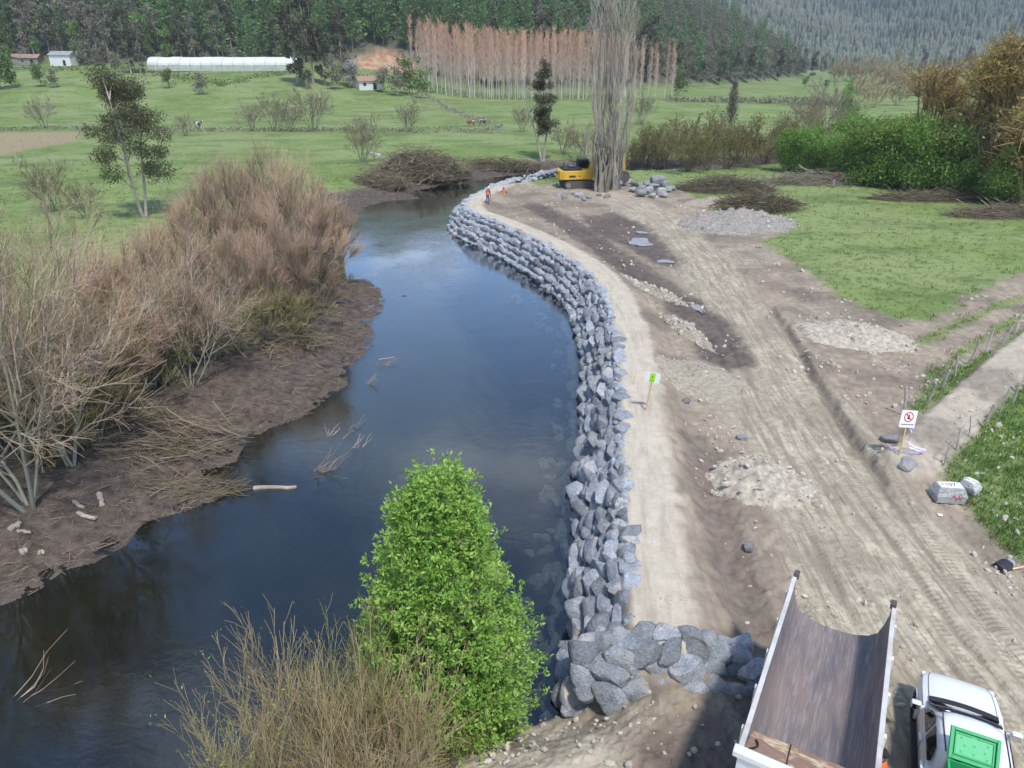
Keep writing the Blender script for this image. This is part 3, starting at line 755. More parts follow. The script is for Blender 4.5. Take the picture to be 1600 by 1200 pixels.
# heaps of dug soil and rubble
def mound(u, v, rx, ry, h, rz, label, mat, seed, cat='soil heap', stones=40, rough=0.18, smat='brown_stone', ssz=(0.05, 0.16)):
    p = on(u, v); n = 46; rng = np.random.default_rng(seed)
    g = np.linspace(-1.15, 1.15, n); X, Y = np.meshgrid(g, g)
    r = np.hypot(X, Y) * (1 + 0.22 * fbm(X * 1.7 + seed, Y * 1.7, seed, 3))
    z = h * (np.clip(1 - r, 0, 1) ** 0.8) * (0.75 + 0.5 * fbm(X * 2.3 + 9, Y * 2.3 + seed, seed + 3, 4)) + h * rough * 0.6 * fbm(X * 9, Y * 9, seed + 5, 3) * (r < 1.05)
    c, s = math.cos(rz), math.sin(rz)
    wx = p.x + X * rx * c - Y * ry * s; wy = p.y + X * rx * s + Y * ry * c
    gh = ground(np.stack([wx.ravel(), wy.ravel()], 1))[0].reshape(X.shape)
    zz = gh - p.z + np.where(r < 1, z, -0.12)
    V = np.column_stack([(wx - p.x).ravel(), (wy - p.y).ravel(), zz.ravel()])
    i = np.arange(n * n).reshape(n, n)
    Q = np.stack([i[:-1, :-1], i[:-1, 1:], i[1:, 1:], i[1:, :-1]], -1).reshape(-1, 4)
    Q = Q[(r.ravel()[Q] < 1.12).all(1)]
    root = thing('soil_heap' if cat != 'gravel heap' else 'gravel_heap', label, cat, p)
    link('heap', mesh_np('heap', V, [Q], [mat], smooth=True), root)
    it = []; R2 = random.Random(seed)
    for _ in range(stones):
        a = R2.random() * 6.28; q = math.sqrt(R2.random()) * 1.08
        j = int(np.clip((q * math.sin(a) + 1.15) / 2.3 * (n - 1), 0, n - 1)); k = int(np.clip((q * math.cos(a) + 1.15) / 2.3 * (n - 1), 0, n - 1))
        sz = R2.uniform(*ssz) * R2.choice([0.6, 0.8, 1, 1, 1.5])
        it.append(((wx[j, k] - p.x, wy[j, k] - p.y, max(zz[j, k], gh[j, k] - p.z) + sz * 0.3), (sz,) * 3, (R2.random() * 6, R2.random() * 6, 0), R2.randrange(8)))
    if it:
        o = link('stones', scatter_mesh('stones', it, LOWROCK, smat), root); o['kind'] = 'stuff'
plain('grey_spoil', (0.30, 0.275, 0.245), 0.95, var=0.35, scale=5, bump=0.9, spec=0.2)
plain('pale_spoil', (0.43, 0.38, 0.305), 0.95, var=0.35, scale=4, bump=0.9, spec=0.2)
plain('tan_spoil', (0.36, 0.315, 0.24), 0.95, var=0.28, scale=6, bump=0.8, spec=0.2)
mound(1152, 350, 6.0, 4.2, 1.5, 0.3, 'large grey gravel heap beside the grass below the brushwood', 'grey_spoil', 11, 'gravel heap', 150, 0.45, ssz=(0.06, 0.16))
mound(1335, 528, 3.2, 2.3, 1.0, -0.2, 'pale rubble heap spread at the edge of the grass field', 'pale_spoil', 12, 'gravel heap', 60, 0.3, 'pebble', (0.05, 0.16))
mound(1190, 752, 1.75, 1.9, 0.85, 0.2, 'rubble heap ringed with cobbles in front of the dump truck', 'pale_spoil', 13, 'gravel heap', 75, 0.35, 'pebble', (0.04, 0.13))
mound(1092, 592, 2.0, 2.5, 0.55, 0.1, 'low tan soil heap beside the green and white sign', 'tan_spoil', 14, 'soil heap', 70, 0.15, ssz=(0.03, 0.1))
mound(1120, 318, 3.6, 2.2, 0.9, 0.1, 'smooth pale sand heap next to the large grey gravel heap', 'tan_spoil', 15, 'soil heap', 14, 0.05)
mound(1018, 455, 0.7, 3.6, 0.34, 0.45, 'narrow stony ridge between the path and the muddy wheel tracks', 'tan_spoil', 16, 'soil heap', 110, 0.3, 'pebble', (0.05, 0.17))
mound(1072, 515, 0.65, 3.0, 0.32, 0.25, 'short stony ridge running on towards the tan soil heap', 'tan_spoil', 17, 'soil heap', 80, 0.3, 'pebble', (0.05, 0.16))

# single boulders off the wall
def boulder(u, v, k, label, seed, mat='pale_rock', dz=0.3, sq=(1, 1, 1), rz=0.0, group=None):
    p = on(u, v)
    me = rock_mesh(seed, mat)
    o = link('boulder', me, None, (p.x, p.y, p.z + k * dz), (0.1, -0.1, rz), (k * sq[0], k * sq[1], k * sq[2]))
    tag(o, label, 'boulder', group); return o
boulder(1391, 690, 0.42, 'round grey boulder just behind the prohibition sign', 801)
boulder(1418, 724, 0.5, 'flat pale boulder at the foot of the prohibition sign post', 812, dz=0.05, sq=(1, 0.8, 0.6), rz=0.8)
boulder(1159, 686, 0.22, 'lone white cobble behind the cobble-ringed heap', 803)
boulder(1170, 856, 0.2, 'angular pale stone lying on the damp wheel track', 804)
boulder(1072, 628, 0.22, 'pale stone beside the low tan soil heap', 805)
rng_ = random.Random(8)
for i, (u, v, k) in enumerate([(988, 300, 0.7), (1001, 299, 0.75), (1012, 303, 0.8), (1022, 296, 0.8), (1032, 303, 0.75), (1043, 299, 0.7), (1028, 290, 1.25), (1010, 292, 0.7),
                               (1040, 292, 0.7), (992, 292, 0.6), (1035, 308, 0.7), (1000, 307, 0.85), (1050, 297, 0.6), (1018, 309, 0.6)]):
    boulder(u, v, k * 0.9, 'pale grey boulder in the heap beside the bare poplar trunk', 820 + i, 'pale_rock', 0.55, rz=rng_.random() * 6, group='boulders heaped by the poplar')
boulder(962, 294, 0.85, 'dark grey boulder leaning on the poplar trunk', 850, 'blue_grey_rock', 0.5)
boulder(981, 287, 0.6, 'small grey boulder between the poplar and the boulder heap', 851, 'blue_grey_rock', 0.5)
for i, (u, v, k) in enumerate([(874, 306, 0.55), (882, 310, 0.5), (905, 308, 0.55), (912, 313, 0.45), (898, 304, 0.45), (920, 310, 0.4), (936, 306, 0.4), (948, 309, 0.45)]):
    boulder(u, v, k, 'pale rubble boulder on the mud below the yellow excavator', 860 + i, 'pale_rock', 0.35, rz=rng_.random() * 6, group='rubble boulders below the excavator')
# painted stones
plain('white_paint', (0.78, 0.78, 0.76), 0.6, var=0.06)
plain('red_paint', (0.55, 0.08, 0.09), 0.6, var=0.2)
plain('dark_paint', (0.05, 0.05, 0.06), 0.6)
def text(name, s, size, mat, parent, loc, rot, ext=0.002):
    cu = bpy.data.curves.new(name, 'FONT'); cu.body = s; cu.size = size; cu.align_x = 'CENTER'; cu.align_y = 'CENTER'; cu.extrude = ext
    tmp = bpy.data.objects.new('t', cu); col.objects.link(tmp)
    me = bpy.data.meshes.new_from_object(tmp.evaluated_get(bpy.context.evaluated_depsgraph_get())); bpy.data.objects.remove(tmp)
    me.name = name; me.materials.clear(); me.materials.append(M[mat]); return link(name, me, parent, loc, rot)
def painted(u, v, label, dims, rz, marks, name='painted_stone'):
    p = on(u, v); root = thing(name, label, 'stone', p, rz)
    a, c, h = dims
    def f(bm):
        bot = [(-a * .95, -c, 0), (a * .9, -c * .95, 0), (a, c * .8, 0), (a * .3, c, 0), (-a, c * .7, 0)]
        mid = [(-a * 1.0, -c * 1.02, h * .5), (a * .98, -c * 1.0, h * .55), (a * 1.02, c * .8, h * .5), (a * .3, c * 1.05, h * .5), (-a * 1.02, c * .7, h * .45)]
        top = [(-a * .75, -c * .55, h), (a * .85, -c * .6, h * .97), (a * .85, c * .6, h * .96), (a * .2, c * .75, h), (-a * .8, c * .5, h)]
        loft(bm, [bot, mid, top])
    o = bm_obj('stone', build(f), 'white_stone', root, bev=0.03)
    def g(bm):
        prism(bm, [(-a * .68, -c * .5), (a * .78, -c * .54), (a * .78, c * .45), (-a * .7, c * .42)], h * 1.0 + 0.004, h + 0.012, 'z')
    bm_obj('painted_face', build(g), 'white_paint', root)
    for s, x, y, sz, m, tilt in marks:
        text('lettering', s, sz, m, root, (x, y, h + 0.016), (0, 0, tilt))
    return root, a, c, h
r_, a_, c_, h_ = painted(1478, 778, 'large grey block with a white painted top and red marks on its face', (0.52, 0.40, 0.55), -0.12, [('1107', -0.05, 0.0, 0.26, 'dark_paint', 0)])
def red(bm):
    for i, (x, z, an) in enumerate([(0.02, 0.34, 0.9), (0.1, 0.3, -0.5), (0.2, 0.33, 1.2), (0.28, 0.3, 0.4), (0.12, 0.24, 0.1), (0.25, 0.24, -0.9)]):
        dx, dz = 0.06 * math.cos(an), 0.06 * math.sin(an)
        cyl(bm, (x - dx, -c_ * 1.005, z - dz), (x + dx, -c_ * 1.005, z + dz), 0.016, sides=6)
bm_obj('red_marks', build(red), 'red_paint', r_)
painted(1512, 766, 'smaller block painted white with dark lettering behind the larger painted block', (0.22, 0.36, 0.42), 0.45, [('S', -0.03, 0.12, 0.2, 'dark_paint', 0.3), ('T', 0.03, -0.12, 0.18, 'dark_paint', 0.3)])

# loose stones and clods on the works area
def loose():
    rng = np.random.default_rng(6)
    m = (GC[:, 3] > 0.6) & (GV[:, 1] < 110) & (GC[:, 2] < 0.5) & (np.abs(GV[:, 0]) < GV[:, 1] * 1.1 + 4)
    idx = np.where(m)[0]; dens = sstep(-0.1, 0.5, fbm(GV[idx, 0] * 0.45, GV[idx, 1] * 0.45, 15)) * (1 - 0.8 * GB[idx, 2]) * (0.15 + 0.85 * sstep(12, 17, GV[idx, 1])) + 0.02
    pick = rng.choice(idx, 2600, p=dens / dens.sum())
    it = []
    for i in pick:
        x, y, z = GV[i]; k = rng.choice([0.018, 0.025, 0.035, 0.05, 0.08]) * rng.uniform(0.7, 1.3) * (1 + y / 60)
        it.append(((x + rng.normal() * 0.1, y + rng.normal() * 0.1, z + k * 0.25), (k, k, k), (rng.uniform(0, 6), rng.uniform(0, 6), 0), int(rng.integers(8))))
    oct_ = []
    for g in range(8):
        V, Fc = rock_geo(900 + g, 1, 5); oct_.append((V, Fc))
    n = len(it)
    o = link('loose_stones', scatter_mesh('loose_stones', it, oct_, 'pebble'))
    tag(o, 'small pale stones and clods strewn over the bare soil', 'stones', kind='stuff')
loose()
# ------------------------------------------------------------------ vegetation materials
twig_mat('willow_twig', (0.23, 0.195, 0.15), (0.63, 0.43, 0.355), 0.28, (0.82, 0.85, 0.66))
twig_mat('under_twig', (0.22, 0.19, 0.13), (0.36, 0.31, 0.17), 0.2)
twig_mat('pink_twig', (0.44, 0.42, 0.38), (0.52, 0.37, 0.30), 0.10)
twig_mat('grey_twig', (0.30, 0.275, 0.24), (0.32, 0.255, 0.205), 0.12)
twig_mat('olive_twig', (0.21, 0.175, 0.13), (0.34, 0.27, 0.16), 0.2)
twig_mat('brush_twig', (0.15, 0.115, 0.09), (0.30, 0.24, 0.19), 0.2)
twig_mat('poplar_bark', (0.33, 0.295, 0.255), (0.56, 0.50, 0.44), 0.08, (0.72, 0.7, 0.68))
twig_mat('plantation_bark', (0.68, 0.65, 0.61), (0.56, 0.38, 0.29), 0.12, (0.85, 0.8, 0.8))
twig_mat('plantation_twig', (0.72, 0.61, 0.57), (0.74, 0.43, 0.28), 0.12, (0.85, 0.8, 0.8))
twig_mat('orange_twig', (0.30, 0.24, 0.17), (0.36, 0.235, 0.09), 0.12)
plain('bark_brown', (0.20, 0.155, 0.115), 0.9, var=0.35, scale=3, bump=0.6)
plain('bark_pale', (0.42, 0.36, 0.29), 0.9, var=0.25, scale=3, bump=0.5)
plain('drift_bark', (0.36, 0.30, 0.25), 0.9, var=0.3, scale=3)
plain('cut_wood', (0.62, 0.46, 0.28), 0.8, var=0.15)
leaf_mat('bush_leaf', (0.18, 0.33, 0.05), (0.48, 0.65, 0.16), 0.06, 0.35, (0.82, 0.9, 0.8))
leaf_mat('willow_leaf', (0.15, 0.28, 0.06), (0.38, 0.56, 0.14), 0.12)
leaf_mat('euca_leaf', (0.055, 0.072, 0.038), (0.165, 0.18, 0.10), 0.12, 0.2, (1.25, 0.95, 0.75))
leaf_mat('olive_leaf', (0.12, 0.115, 0.03), (0.26, 0.245, 0.07), 0.15)
leaf_mat('bud_leaf', (0.38, 0.28, 0.09), (0.64, 0.50, 0.20), 0.15)
leaf_mat('pine_needle', (0.085, 0.16, 0.06), (0.25, 0.39, 0.13), 0.22, 0.15)
leaf_mat('mixed_leaf', (0.13, 0.21, 0.06), (0.32, 0.42, 0.14), 0.3)
leaf_mat('drab_leaf', (0.18, 0.17, 0.12), (0.40, 0.36, 0.26), 0.25, 0.2)
leaf_mat('blossom', (0.45, 0.43, 0.43), (0.62, 0.60, 0.60), 0.05)
leaf_mat('grass_blade', (0.085, 0.165, 0.03), (0.23, 0.35, 0.085), 0.05)
leaf_mat('dry_blade', (0.22, 0.17, 0.08), (0.42, 0.34, 0.18), 0.05)

def parts_from(segs, thick, leafset=None, mats=('grey_twig', 'willow_twig', 'bush_leaf')):
    """mesh data for a plant: thick limbs, thin twigs, leaves"""
    out = []
    big = [s for s in segs if s[2] >= thick]; small = [s for s in segs if s[2] < thick]
    if big:
        V, Fq, T = tubes(big, 6); out.append(('trunk', mesh_np('trunk', V, Fq, [mats[0]], {'tone': T}, True)))
    Vs, Fs, Ts, mi, acc = [], [], [], [], 0
    ms_ = []
    if small:
        V, Fq, T = tubes(small, 3); Vs.append(V); Fs.append(('q', Fq[0])); Ts.append(T); acc += len(V); ms_.append(mats[1])
    if leafset is not None:
        V, Ft, T = leafset; Vs.append(V); Fs.append(('t', Ft + acc)); Ts.append(T); ms_.append(mats[2])
    if Vs:
        midx = np.concatenate([np.full(len(f), i) for i, (_, f) in enumerate(Fs)])
        out.append(('crown', mesh_np('crown', np.vstack(Vs), [f for _, f in Fs], ms_, {'tone': np.concatenate(Ts)}, False, midx)))
    return out
def put(proto, name, label, cat, p, rz, s, group=None):
    o = thing(name, label, cat, p, rz, group, s)
    for nm, me in proto: link(nm, me, o)
    return o
def leafset(P, size, rng, **k):
    V, Ft = leaves(P, size, rng, **k); return V, Ft, np.repeat(rng.uniform(0, 1, len(P)) ** 1.2, 4)

def shrub(seed, h, stems, spread, mats, dens=1.0, rad=0.05, thick=0.03, leaf=0, trunk=0.0, lsize=0.12, tw=1.0, straight=0.12):
    """multi-stemmed bare willow"""
    rng = random.Random(seed); segs, tips = [], []
    sp = dict(n=[6, 4, 3, 2], jit=[straight, 0.14, 0.17, 0.18], up=[0.02, 0.09, 0.10, 0.08], taper=[0.35, 0.4, 0.5, 0.5],
              kids=[int(7 * dens), int(6 * dens), int(5 * dens)], ang=[0.6, 0.65, 0.6], len=[0.55, 0.55, 0.6], rad=[0.5, 0.45, 0.5],
              **{'from': [0.25, 0.2, 0.15]}, tone=[0.0, 0.25, 0.55, 0.8, 1.0])
    for i in range(stems):
        a = 6.283 * (i + rng.random()) / stems; sprd = spread * rng.uniform(0.35, 1.0)
        d = vec(math.cos(a) * sprd, math.sin(a) * sprd, 1)
        p = vec(math.cos(a) * 0.25 * rng.random(), math.sin(a) * 0.25 * rng.random(), -0.2)
        grow(rng, segs, tips, p, d, h * rng.uniform(0.65, 0.95), rad * rng.uniform(0.6, 1.1), 0, sp)
    mn = 0.007 * tw
    segs = [(a, b_, max(r0, mn), max(r1, mn * 0.8), t0, t1) for a, b_, r0, r1, t0, t1 in segs]
    ls = None
    if leaf:
        nr = np.random.default_rng(seed); T = np.array([t[0][:] for t in tips]); k = nr.choice(len(T), leaf)
        ls = leafset(T[k] + nr.normal(size=(leaf, 3)) * 0.12, lsize, nr)
    return parts_from(segs, thick, ls, mats)
def dome(seed, h, w_, limbs, sprays, mats, rad=0.07, tw=0.010, leaf=0, lsize=0.12, trunk_h=0.1, base_n=5):
    """rounded bare willow: limbs fan out to a dome whose skin is a haze of fine upright twigs"""
    rng = random.Random(seed); segs, tips = [], []
    ends = []
    for i in range(limbs):
        a = rng.random() * 6.283; q = math.sqrt(rng.random()); zz = math.sqrt(max(0.05, 1 - q * q)) * rng.uniform(0.6, 0.92)
        e = vec(q * w_ * math.cos(a), q * w_ * math.sin(a), h * (0.16 + 0.80 * zz))
        ba = 6.283 * rng.randrange(base_n) / base_n; b0 = vec(0.3 * math.cos(ba), 0.3 * math.sin(ba), -0.25)
        m1 = b0.lerp(e, 0.33) + vec(-e.x * 0.10, -e.y * 0.10, h * 0.05); m2 = b0.lerp(e, 0.68) + vec(rng.gauss(0, .12), rng.gauss(0, .12), h * 0.04)
        r = rad * rng.uniform(0.5, 1.1)
        segs += [(b0, m1, r, r * .75, 0, .1), (m1, m2, r * .75, r * .5, .1, .25), (m2, e, r * .5, r * .25, .25, .5)]
        ends.append((m1, m2, e))
    per = max(1, sprays // limbs)
    for m1, m2, e in ends:
        ld = (e - m2).normalized()
        for i in range(per):
            f = rng.random() ** 0.7; s0 = m1.lerp(m2, f * 2) if f < 0.22 else m2.lerp(e, min(1, (f - .22) / .78))
            d = (ld * rng.uniform(.5, 1.0) + vec(rng.gauss(0, .45), rng.gauss(0, .45), rng.gauss(.22, .3))).normalized(); L = h * rng.uniform(0.06, 0.17)
            s1 = s0 + d * L; tn = 0.25 + 0.55 * f; segs.append((s0, s1, tw * 1.7, tw * 1.2, tn * .6, tn))
            for k in range(5):
                p = s0.lerp(s1, rng.uniform(0.2, 1.0)); d2 = (d + vec(rng.gauss(0, .42), rng.gauss(0, .42), rng.gauss(.18, .25))).normalized()
                p2 = p + d2 * L * rng.uniform(.4, .85); segs.append((p, p2, tw, tw * .6, tn, min(1, tn + .3))); tips.append(p2)
    ls = None
    if leaf:
        nr = np.random.default_rng(seed); T = np.array([t[:] for t in tips]); k = nr.choice(len(T), leaf); ls = leafset(T[k] + nr.normal(size=(leaf, 3)) * 0.15, lsize, nr)
    return parts_from(segs, 0.022, ls, mats)
SH_W = [dome(10 + i, 8.0, 3.3, 24, 880, ('grey_twig', 'willow_twig'), tw=.0065) for i in range(4)]
SH_U = [dome(20 + i, 4.0, 2.2, 26, 420, ('grey_twig', 'under_twig', 'olive_leaf'), .04, .006, 600, .11) for i in range(2)]
SH_P = [shrub(30 + i, 9.0, 5, 0.5, ('pink_twig', 'pink_twig'), 1.45, 0.09, 0.025, tw=0.8) for i in range(3)]
SH_O = [shrub(40 + i, 5.0, 10, 0.95, ('olive_twig', 'olive_twig', 'olive_leaf'), 0.9, 0.05, 0.02, 900, tw=2.4, lsize=0.2) for i in range(2)]
SH_G = [shrub(50 + i, 4.5, 8, 0.6, ('grey_twig', 'grey_twig'), 0.85, 0.05, 0.02, tw=2.2) for i in range(2)]
SH_L = [dome(60 + i, 8.0, 2.9, 20, 900, ('grey_twig', 'willow_twig', 'olive_leaf'), leaf=2200, lsize=0.13) for i in range(2)]

ORD = ['first', 'second', 'third', 'fourth', 'fifth', 'sixth', 'seventh', 'eighth', 'ninth', 'tenth', 'eleventh', 'twelfth', 'thirteenth']
def placed(lst, protos, name, cat, hp):
    """lst: (u, v, height m, label, group) ; hp: nominal proto height"""
    rng = random.Random(len(lst) * 7 + 1)
    for i, t in enumerate(lst):
        u, v, h, label, g = t[:5]
        put(protos[i % len(protos)] if len(t) < 6 else t[5], name, label, cat, on(u, v), rng.uniform(0, 6.28), h / hp * rng.uniform(0.86, 1.14), g)
TH = 'bare reddish-brown willow in the thicket on the muddy bank'
def tops(lst, protos, name, cat, hp, label=None, group=None, wide=1.0):
    """lst: (u, v of the foot, v of the crown top[, label])"""
    rng = random.Random(len(lst) * 13 + int(hp * 10))
    for i, t in enumerate(lst):
        p = on(t[0], t[1]); h = pd(t[0], t[2], p.y).z - p.z; s_ = h / hp
        put(protos[i % len(protos)], name, t[3] if len(t) > 3 else label, cat, p, rng.uniform(0, 6.28), (s_ * wide, s_ * wide, s_), group)
tops([(475, 470, 232), (425, 445, 218), (378, 455, 228), (338, 475, 262), (510, 440, 275), (535, 425, 315), (300, 490, 300), (440, 505, 320), (392, 515, 345), (482, 505, 350), (345, 525, 350)], SH_W, 'willow_shrub', 'willow', 7.9, TH + ' nearest the river bend', 'willow thicket by the bend', 0.84)
tops([(250, 550, 345), (205, 570, 362), (180, 610, 420), (292, 570, 420), (235, 610, 450)], SH_W, 'willow_shrub', 'willow', 7.9, 'bare willow in the lower thicket between the pale forked willow and the bend', 'lower willow thicket')
tops([(48, 792, 360, 'tall pale bare willow with grey forked trunks above the sawn logs'), (112, 725, 385, 'slim bare willow with a pinkish crown behind the pale forked willow'), (-40, 760, 380, 'bare pink-crowned willow cut by the picture edge'), (298, 606, 400, 'bare many-stemmed willow rising from the edge of the open mud'), (5, 690, 420, 'bare willow half hidden behind the tall pale forked one')], SH_P, 'willow_tree', 'willow', 8.9, wide=0.95)
tops([(525, 445, 330, 'willow with fresh yellow-green leaves leaning over the water at the thicket end'), (175, 640, 470, 'willow shrub with sparse green leaves inside the lower thicket')], SH_L, 'willow_shrub', 'willow', 7.9)
UL = 'low olive-brown undergrowth shrub at the foot of the willow thicket'
tops([(60, 720, 600), (140, 690, 560), (200, 650, 540), (330, 560, 470), (420, 530, 440), (260, 600, 500), (20, 640, 520), (110, 650, 500), (470, 520, 440), (500, 480, 400), (160, 600, 470), (370, 545, 450), (-20, 690, 560)], SH_U, 'undergrowth_shrub', 'shrub', 4.0, UL, 'undergrowth of the willow thicket', 1.3)
# fields beyond: scattered small shrubs
placed([(430, 205, 7.5, 'bare brown shrub by the fence above the willow thicket', None), (395, 204, 5.0, 'short bare shrub next to the brown shrub at the field fence', None), (490, 205, 7.5, 'rounded bare shrub at the fence, end of the row of three', None), (455, 206, 4.5, 'small bare shrub in the middle of the fence row', None),
        (638, 206, 6.0, 'lone bare shrub at the fence before the cows', None), (567, 255, 5.5, 'bare shrub at the far bank beside the brushwood heap', None), (565, 205, 3.0, 'low twiggy shrub at the far fence', None),
        (815, 207, 5.5, 'bare shrub behind the slender eucalyptus', None), (880, 240, 5.0, 'thin bare shrub beside the excavator arm', None), (912, 255, 5.0, 'bare shrub standing behind the excavator', None),
        (70, 200, 6.5, 'pair of bare stems by the fence at the straw-coloured field', None), (85, 330, 4.5, 'bare shrub at the field edge above the pale forked willow', None), (135, 340, 3.0, 'dark small shrub in the green field', None),
        (290, 212, 4.0, 'low brown shrub behind the eucalyptus', None), (1290, 215, 9.0, 'rounded grey bare shrub behind the green willows', None), (1260, 222, 8.0, 'second grey bare shrub next to the rounded one', None), (1000, 195, 6.0, 'bare shrub against the bare poplar', None)], SH_G, 'bare_shrub', 'shrub', 4.2)
OL = 'olive-brown shrub on the bank behind the boulder heap'
OLL = ([(1010, 268, 4.8, OL, 'shrubs on the far bank'), (1040, 266, 5.2, OL, 'shrubs on the far bank'), (1075, 268, 5.2, OL, 'shrubs on the far bank'), (1105, 266, 4.8, OL, 'shrubs on the far bank'), (1135, 264, 4.4, OL, 'shrubs on the far bank'),
        (1165, 262, 5.2, OL, 'shrubs on the far bank'), (1195, 258, 5.2, OL, 'shrubs on the far bank'), (1220, 252, 4.8, OL, 'shrubs on the far bank'), (1090, 258, 5.9, OL, 'shrubs on the far bank'), (1030, 256, 5.5, OL, 'shrubs on the far bank'), (1240, 240, 5.9, OL, 'shrubs on the far bank'),
        (1150, 252, 5.9, OL, 'shrubs on the far bank'), (990, 262, 3.7, OL, 'shrubs on the far bank')])
placed([(t[0], t[1], t[2], '%s olive-brown shrub on the bank behind the boulder heap, counted from the poplar' % ORD[i], t[4]) for i, t in enumerate(sorted(OLL, key=lambda t: t[0]))], SH_O, 'bank_shrub', 'shrub', 4.6)

# leafy willows over the field edge at the far right
def leafy(seed, blobs, n, size, mats, base_r=0.12, nl=9, up=0.2, shell=0.35, aspect=0.5, trunks=1):
    rng = np.random.default_rng(seed); pr = random.Random(seed); segs = []
    for c, r in blobs:
        b0 = vec(pr.uniform(-0.3, 0.3) * trunks, pr.uniform(-0.3, 0.3) * trunks, -0.1); c = vec(*c)
        m1 = b0.lerp(c, 0.45) + vec(pr.gauss(0, .12), pr.gauss(0, .12), 0.1 * c.z)
        segs.append((b0, m1, base_r, base_r * 0.65, 0, 0.2)); segs.append((m1, c, base_r * 0.65, base_r * 0.3, 0.2, 0.4))
        for k in range(nl):
            e = c + vec(pr.gauss(0, 0.6) * r[0], pr.gauss(0, 0.6) * r[1], pr.gauss(0.1, 0.55) * r[2])
            segs.append((c if k % 2 else m1.lerp(c, 0.6), e, base_r * 0.28, 0.012, 0.4, 0.9))
    P, d = blob_points(rng, blobs, n, shell)
    P = P[P[:, 2] > 0.05]
    return parts_from(segs, base_r * 0.25, leafset(P, size, rng, up=up, aspect=aspect), mats)
def crown_blobs(seed, w_, h0, h1, k, rr=0.42):
    rng = random.Random(seed); out = []
    for i in range(k):
        a = rng.random() * 6.28; q = math.sqrt(rng.random()) * w_ * 0.62; z = h0 + (h1 - h0) * rng.random()
        t = (z - h0) / (h1 - h0); s = w_ * rr * (1.0 - 0.45 * abs(t - 0.4)) * rng.uniform(0.75, 1.2)
        out.append(((q * math.cos(a), q * math.sin(a), z), (s, s, s * 0.85)))
    return out
LW = [leafy(70 + i, crown_blobs(70 + i, 3.6, 0.9, 5.2, 15), 10000, 0.23, ('bark_brown', 'grey_twig', 'willow_leaf')) for i in range(3)]
LD = [leafy(80 + i, crown_blobs(80 + i, 3.2, 2.0, 8.0, 14), 1500, 0.22, ('orange_twig', 'orange_twig', 'bud_leaf'), nl=44) for i in range(2)]
lab = None
WL = ([(1235, 268, 4.8, lab, 'green willows by the field'), (1268, 272, 5.5, lab, 'green willows by the field'), (1302, 278, 6.2, lab, 'green willows by the field'), (1340, 284, 6.8, lab, 'green willows by the field'), (1378, 290, 7.0, lab, 'green willows by the field'),
        (1415, 296, 7.4, lab, 'green willows by the field'), (1452, 300, 7.2, lab, 'green willows by the field'), (1500, 305, 5.6, lab, 'green willows by the field'), (1330, 268, 7.6, lab, 'green willows by the field'), (1390, 272, 8.2, lab, 'green willows by the field'), (1440, 272, 8.5, lab, 'green willows by the field'),
        (1620, 318, 7.0, lab, 'green willows by the field'), (1575, 320, 6.5, lab, 'green willows by the field'), (1505, 282, 7.5, lab, 'green willows by the field'), (1560, 290, 8.0, lab, 'green willows by the field')])
fr_ = sorted([t for t in WL if t[1] > 264 + (t[0] - 1235) * 0.082], key=lambda t: t[0]); bk_ = sorted([t for t in WL if t not in fr_], key=lambda t: t[0])
WL = [(t[0], t[1], t[2], '%s green leafy willow in the row along the field edge, counted from the poplar' % ORD[i], t[4]) for i, t in enumerate(fr_)] + [(t[0], t[1], t[2], '%s green willow standing behind the field-edge row, counted from the poplar' % ORD[i], t[4]) for i, t in enumerate(bk_)]
placed(WL, LW, 'leafy_willow', 'willow', 5.5)
placed([(1435, 285, 14.2, 'budding tree with ochre leaves rising out of the green willows', None), (1490, 300, 14.8, 'tall budding tree with orange-brown twigs behind the green willows', None), (1540, 310, 15.9, 'widest orange-brown budding tree above the brushwood', None),
        (1600, 325, 16.5, 'budding orange-brown tree cut by the picture edge', None), (1470, 240, 14.2, 'far budding tree showing between the ochre crowns', None), (1530, 250, 17.7, 'budding tree standing behind the widest one', None), (1660, 320, 16.5, 'budding tree beyond the picture edge tree', None), (1420, 262, 11.2, 'low ochre budding tree at the end of the budding row', None), (1565, 280, 15.3, 'budding tree filling the gap beside the tall bare grey tree', None)], LD, 'budding_tree', 'tree', 9.2)
put(leafy(95, [((0, 0, 3.0), (1.3, 1.3, 2.6)), ((0.4, 0.2, 5.5), (1.0, 1.0, 2.0)), ((1.8, 0, 3.0), (0.9, 0.9, 2.0))], 2600, 0.32, ('bark_brown', 'grey_twig', 'willow_leaf')), 'leafy_willow', 'narrow green tree beside the rounded grey bare shrub', 'tree', on(1312, 205), 0, 1.3)
put(leafy(96, [((0, 0, 2.5), (1.3, 1.3, 2.4)), ((0, 0, 5.5), (1.1, 1.1, 2.4)), ((0, 0, 8.0), (0.6, 0.6, 1.6))], 3000, 0.34, ('bark_brown', 'grey_twig', 'drab_leaf')), 'conifer', 'small dark column-shaped conifer alone in the pasture', 'tree', on(1142, 190), 0, 1.05)
BTR = shrub(97, 16, 3, 0.22, ('pink_twig', 'grey_twig'), 0.8, 0.16, 0.05, tw=1.6)
put(BTR, 'bare_tree', 'tall bare grey tree towering over the budding trees', 'tree', on(1590, 300), 1.0, 1.15)
put(BTR, 'bare_tree', 'leaning bare branches reaching out of the budding trees over the willows', 'tree', on(1500, 300), (0.35, -0.45, 0.6), 0.7)

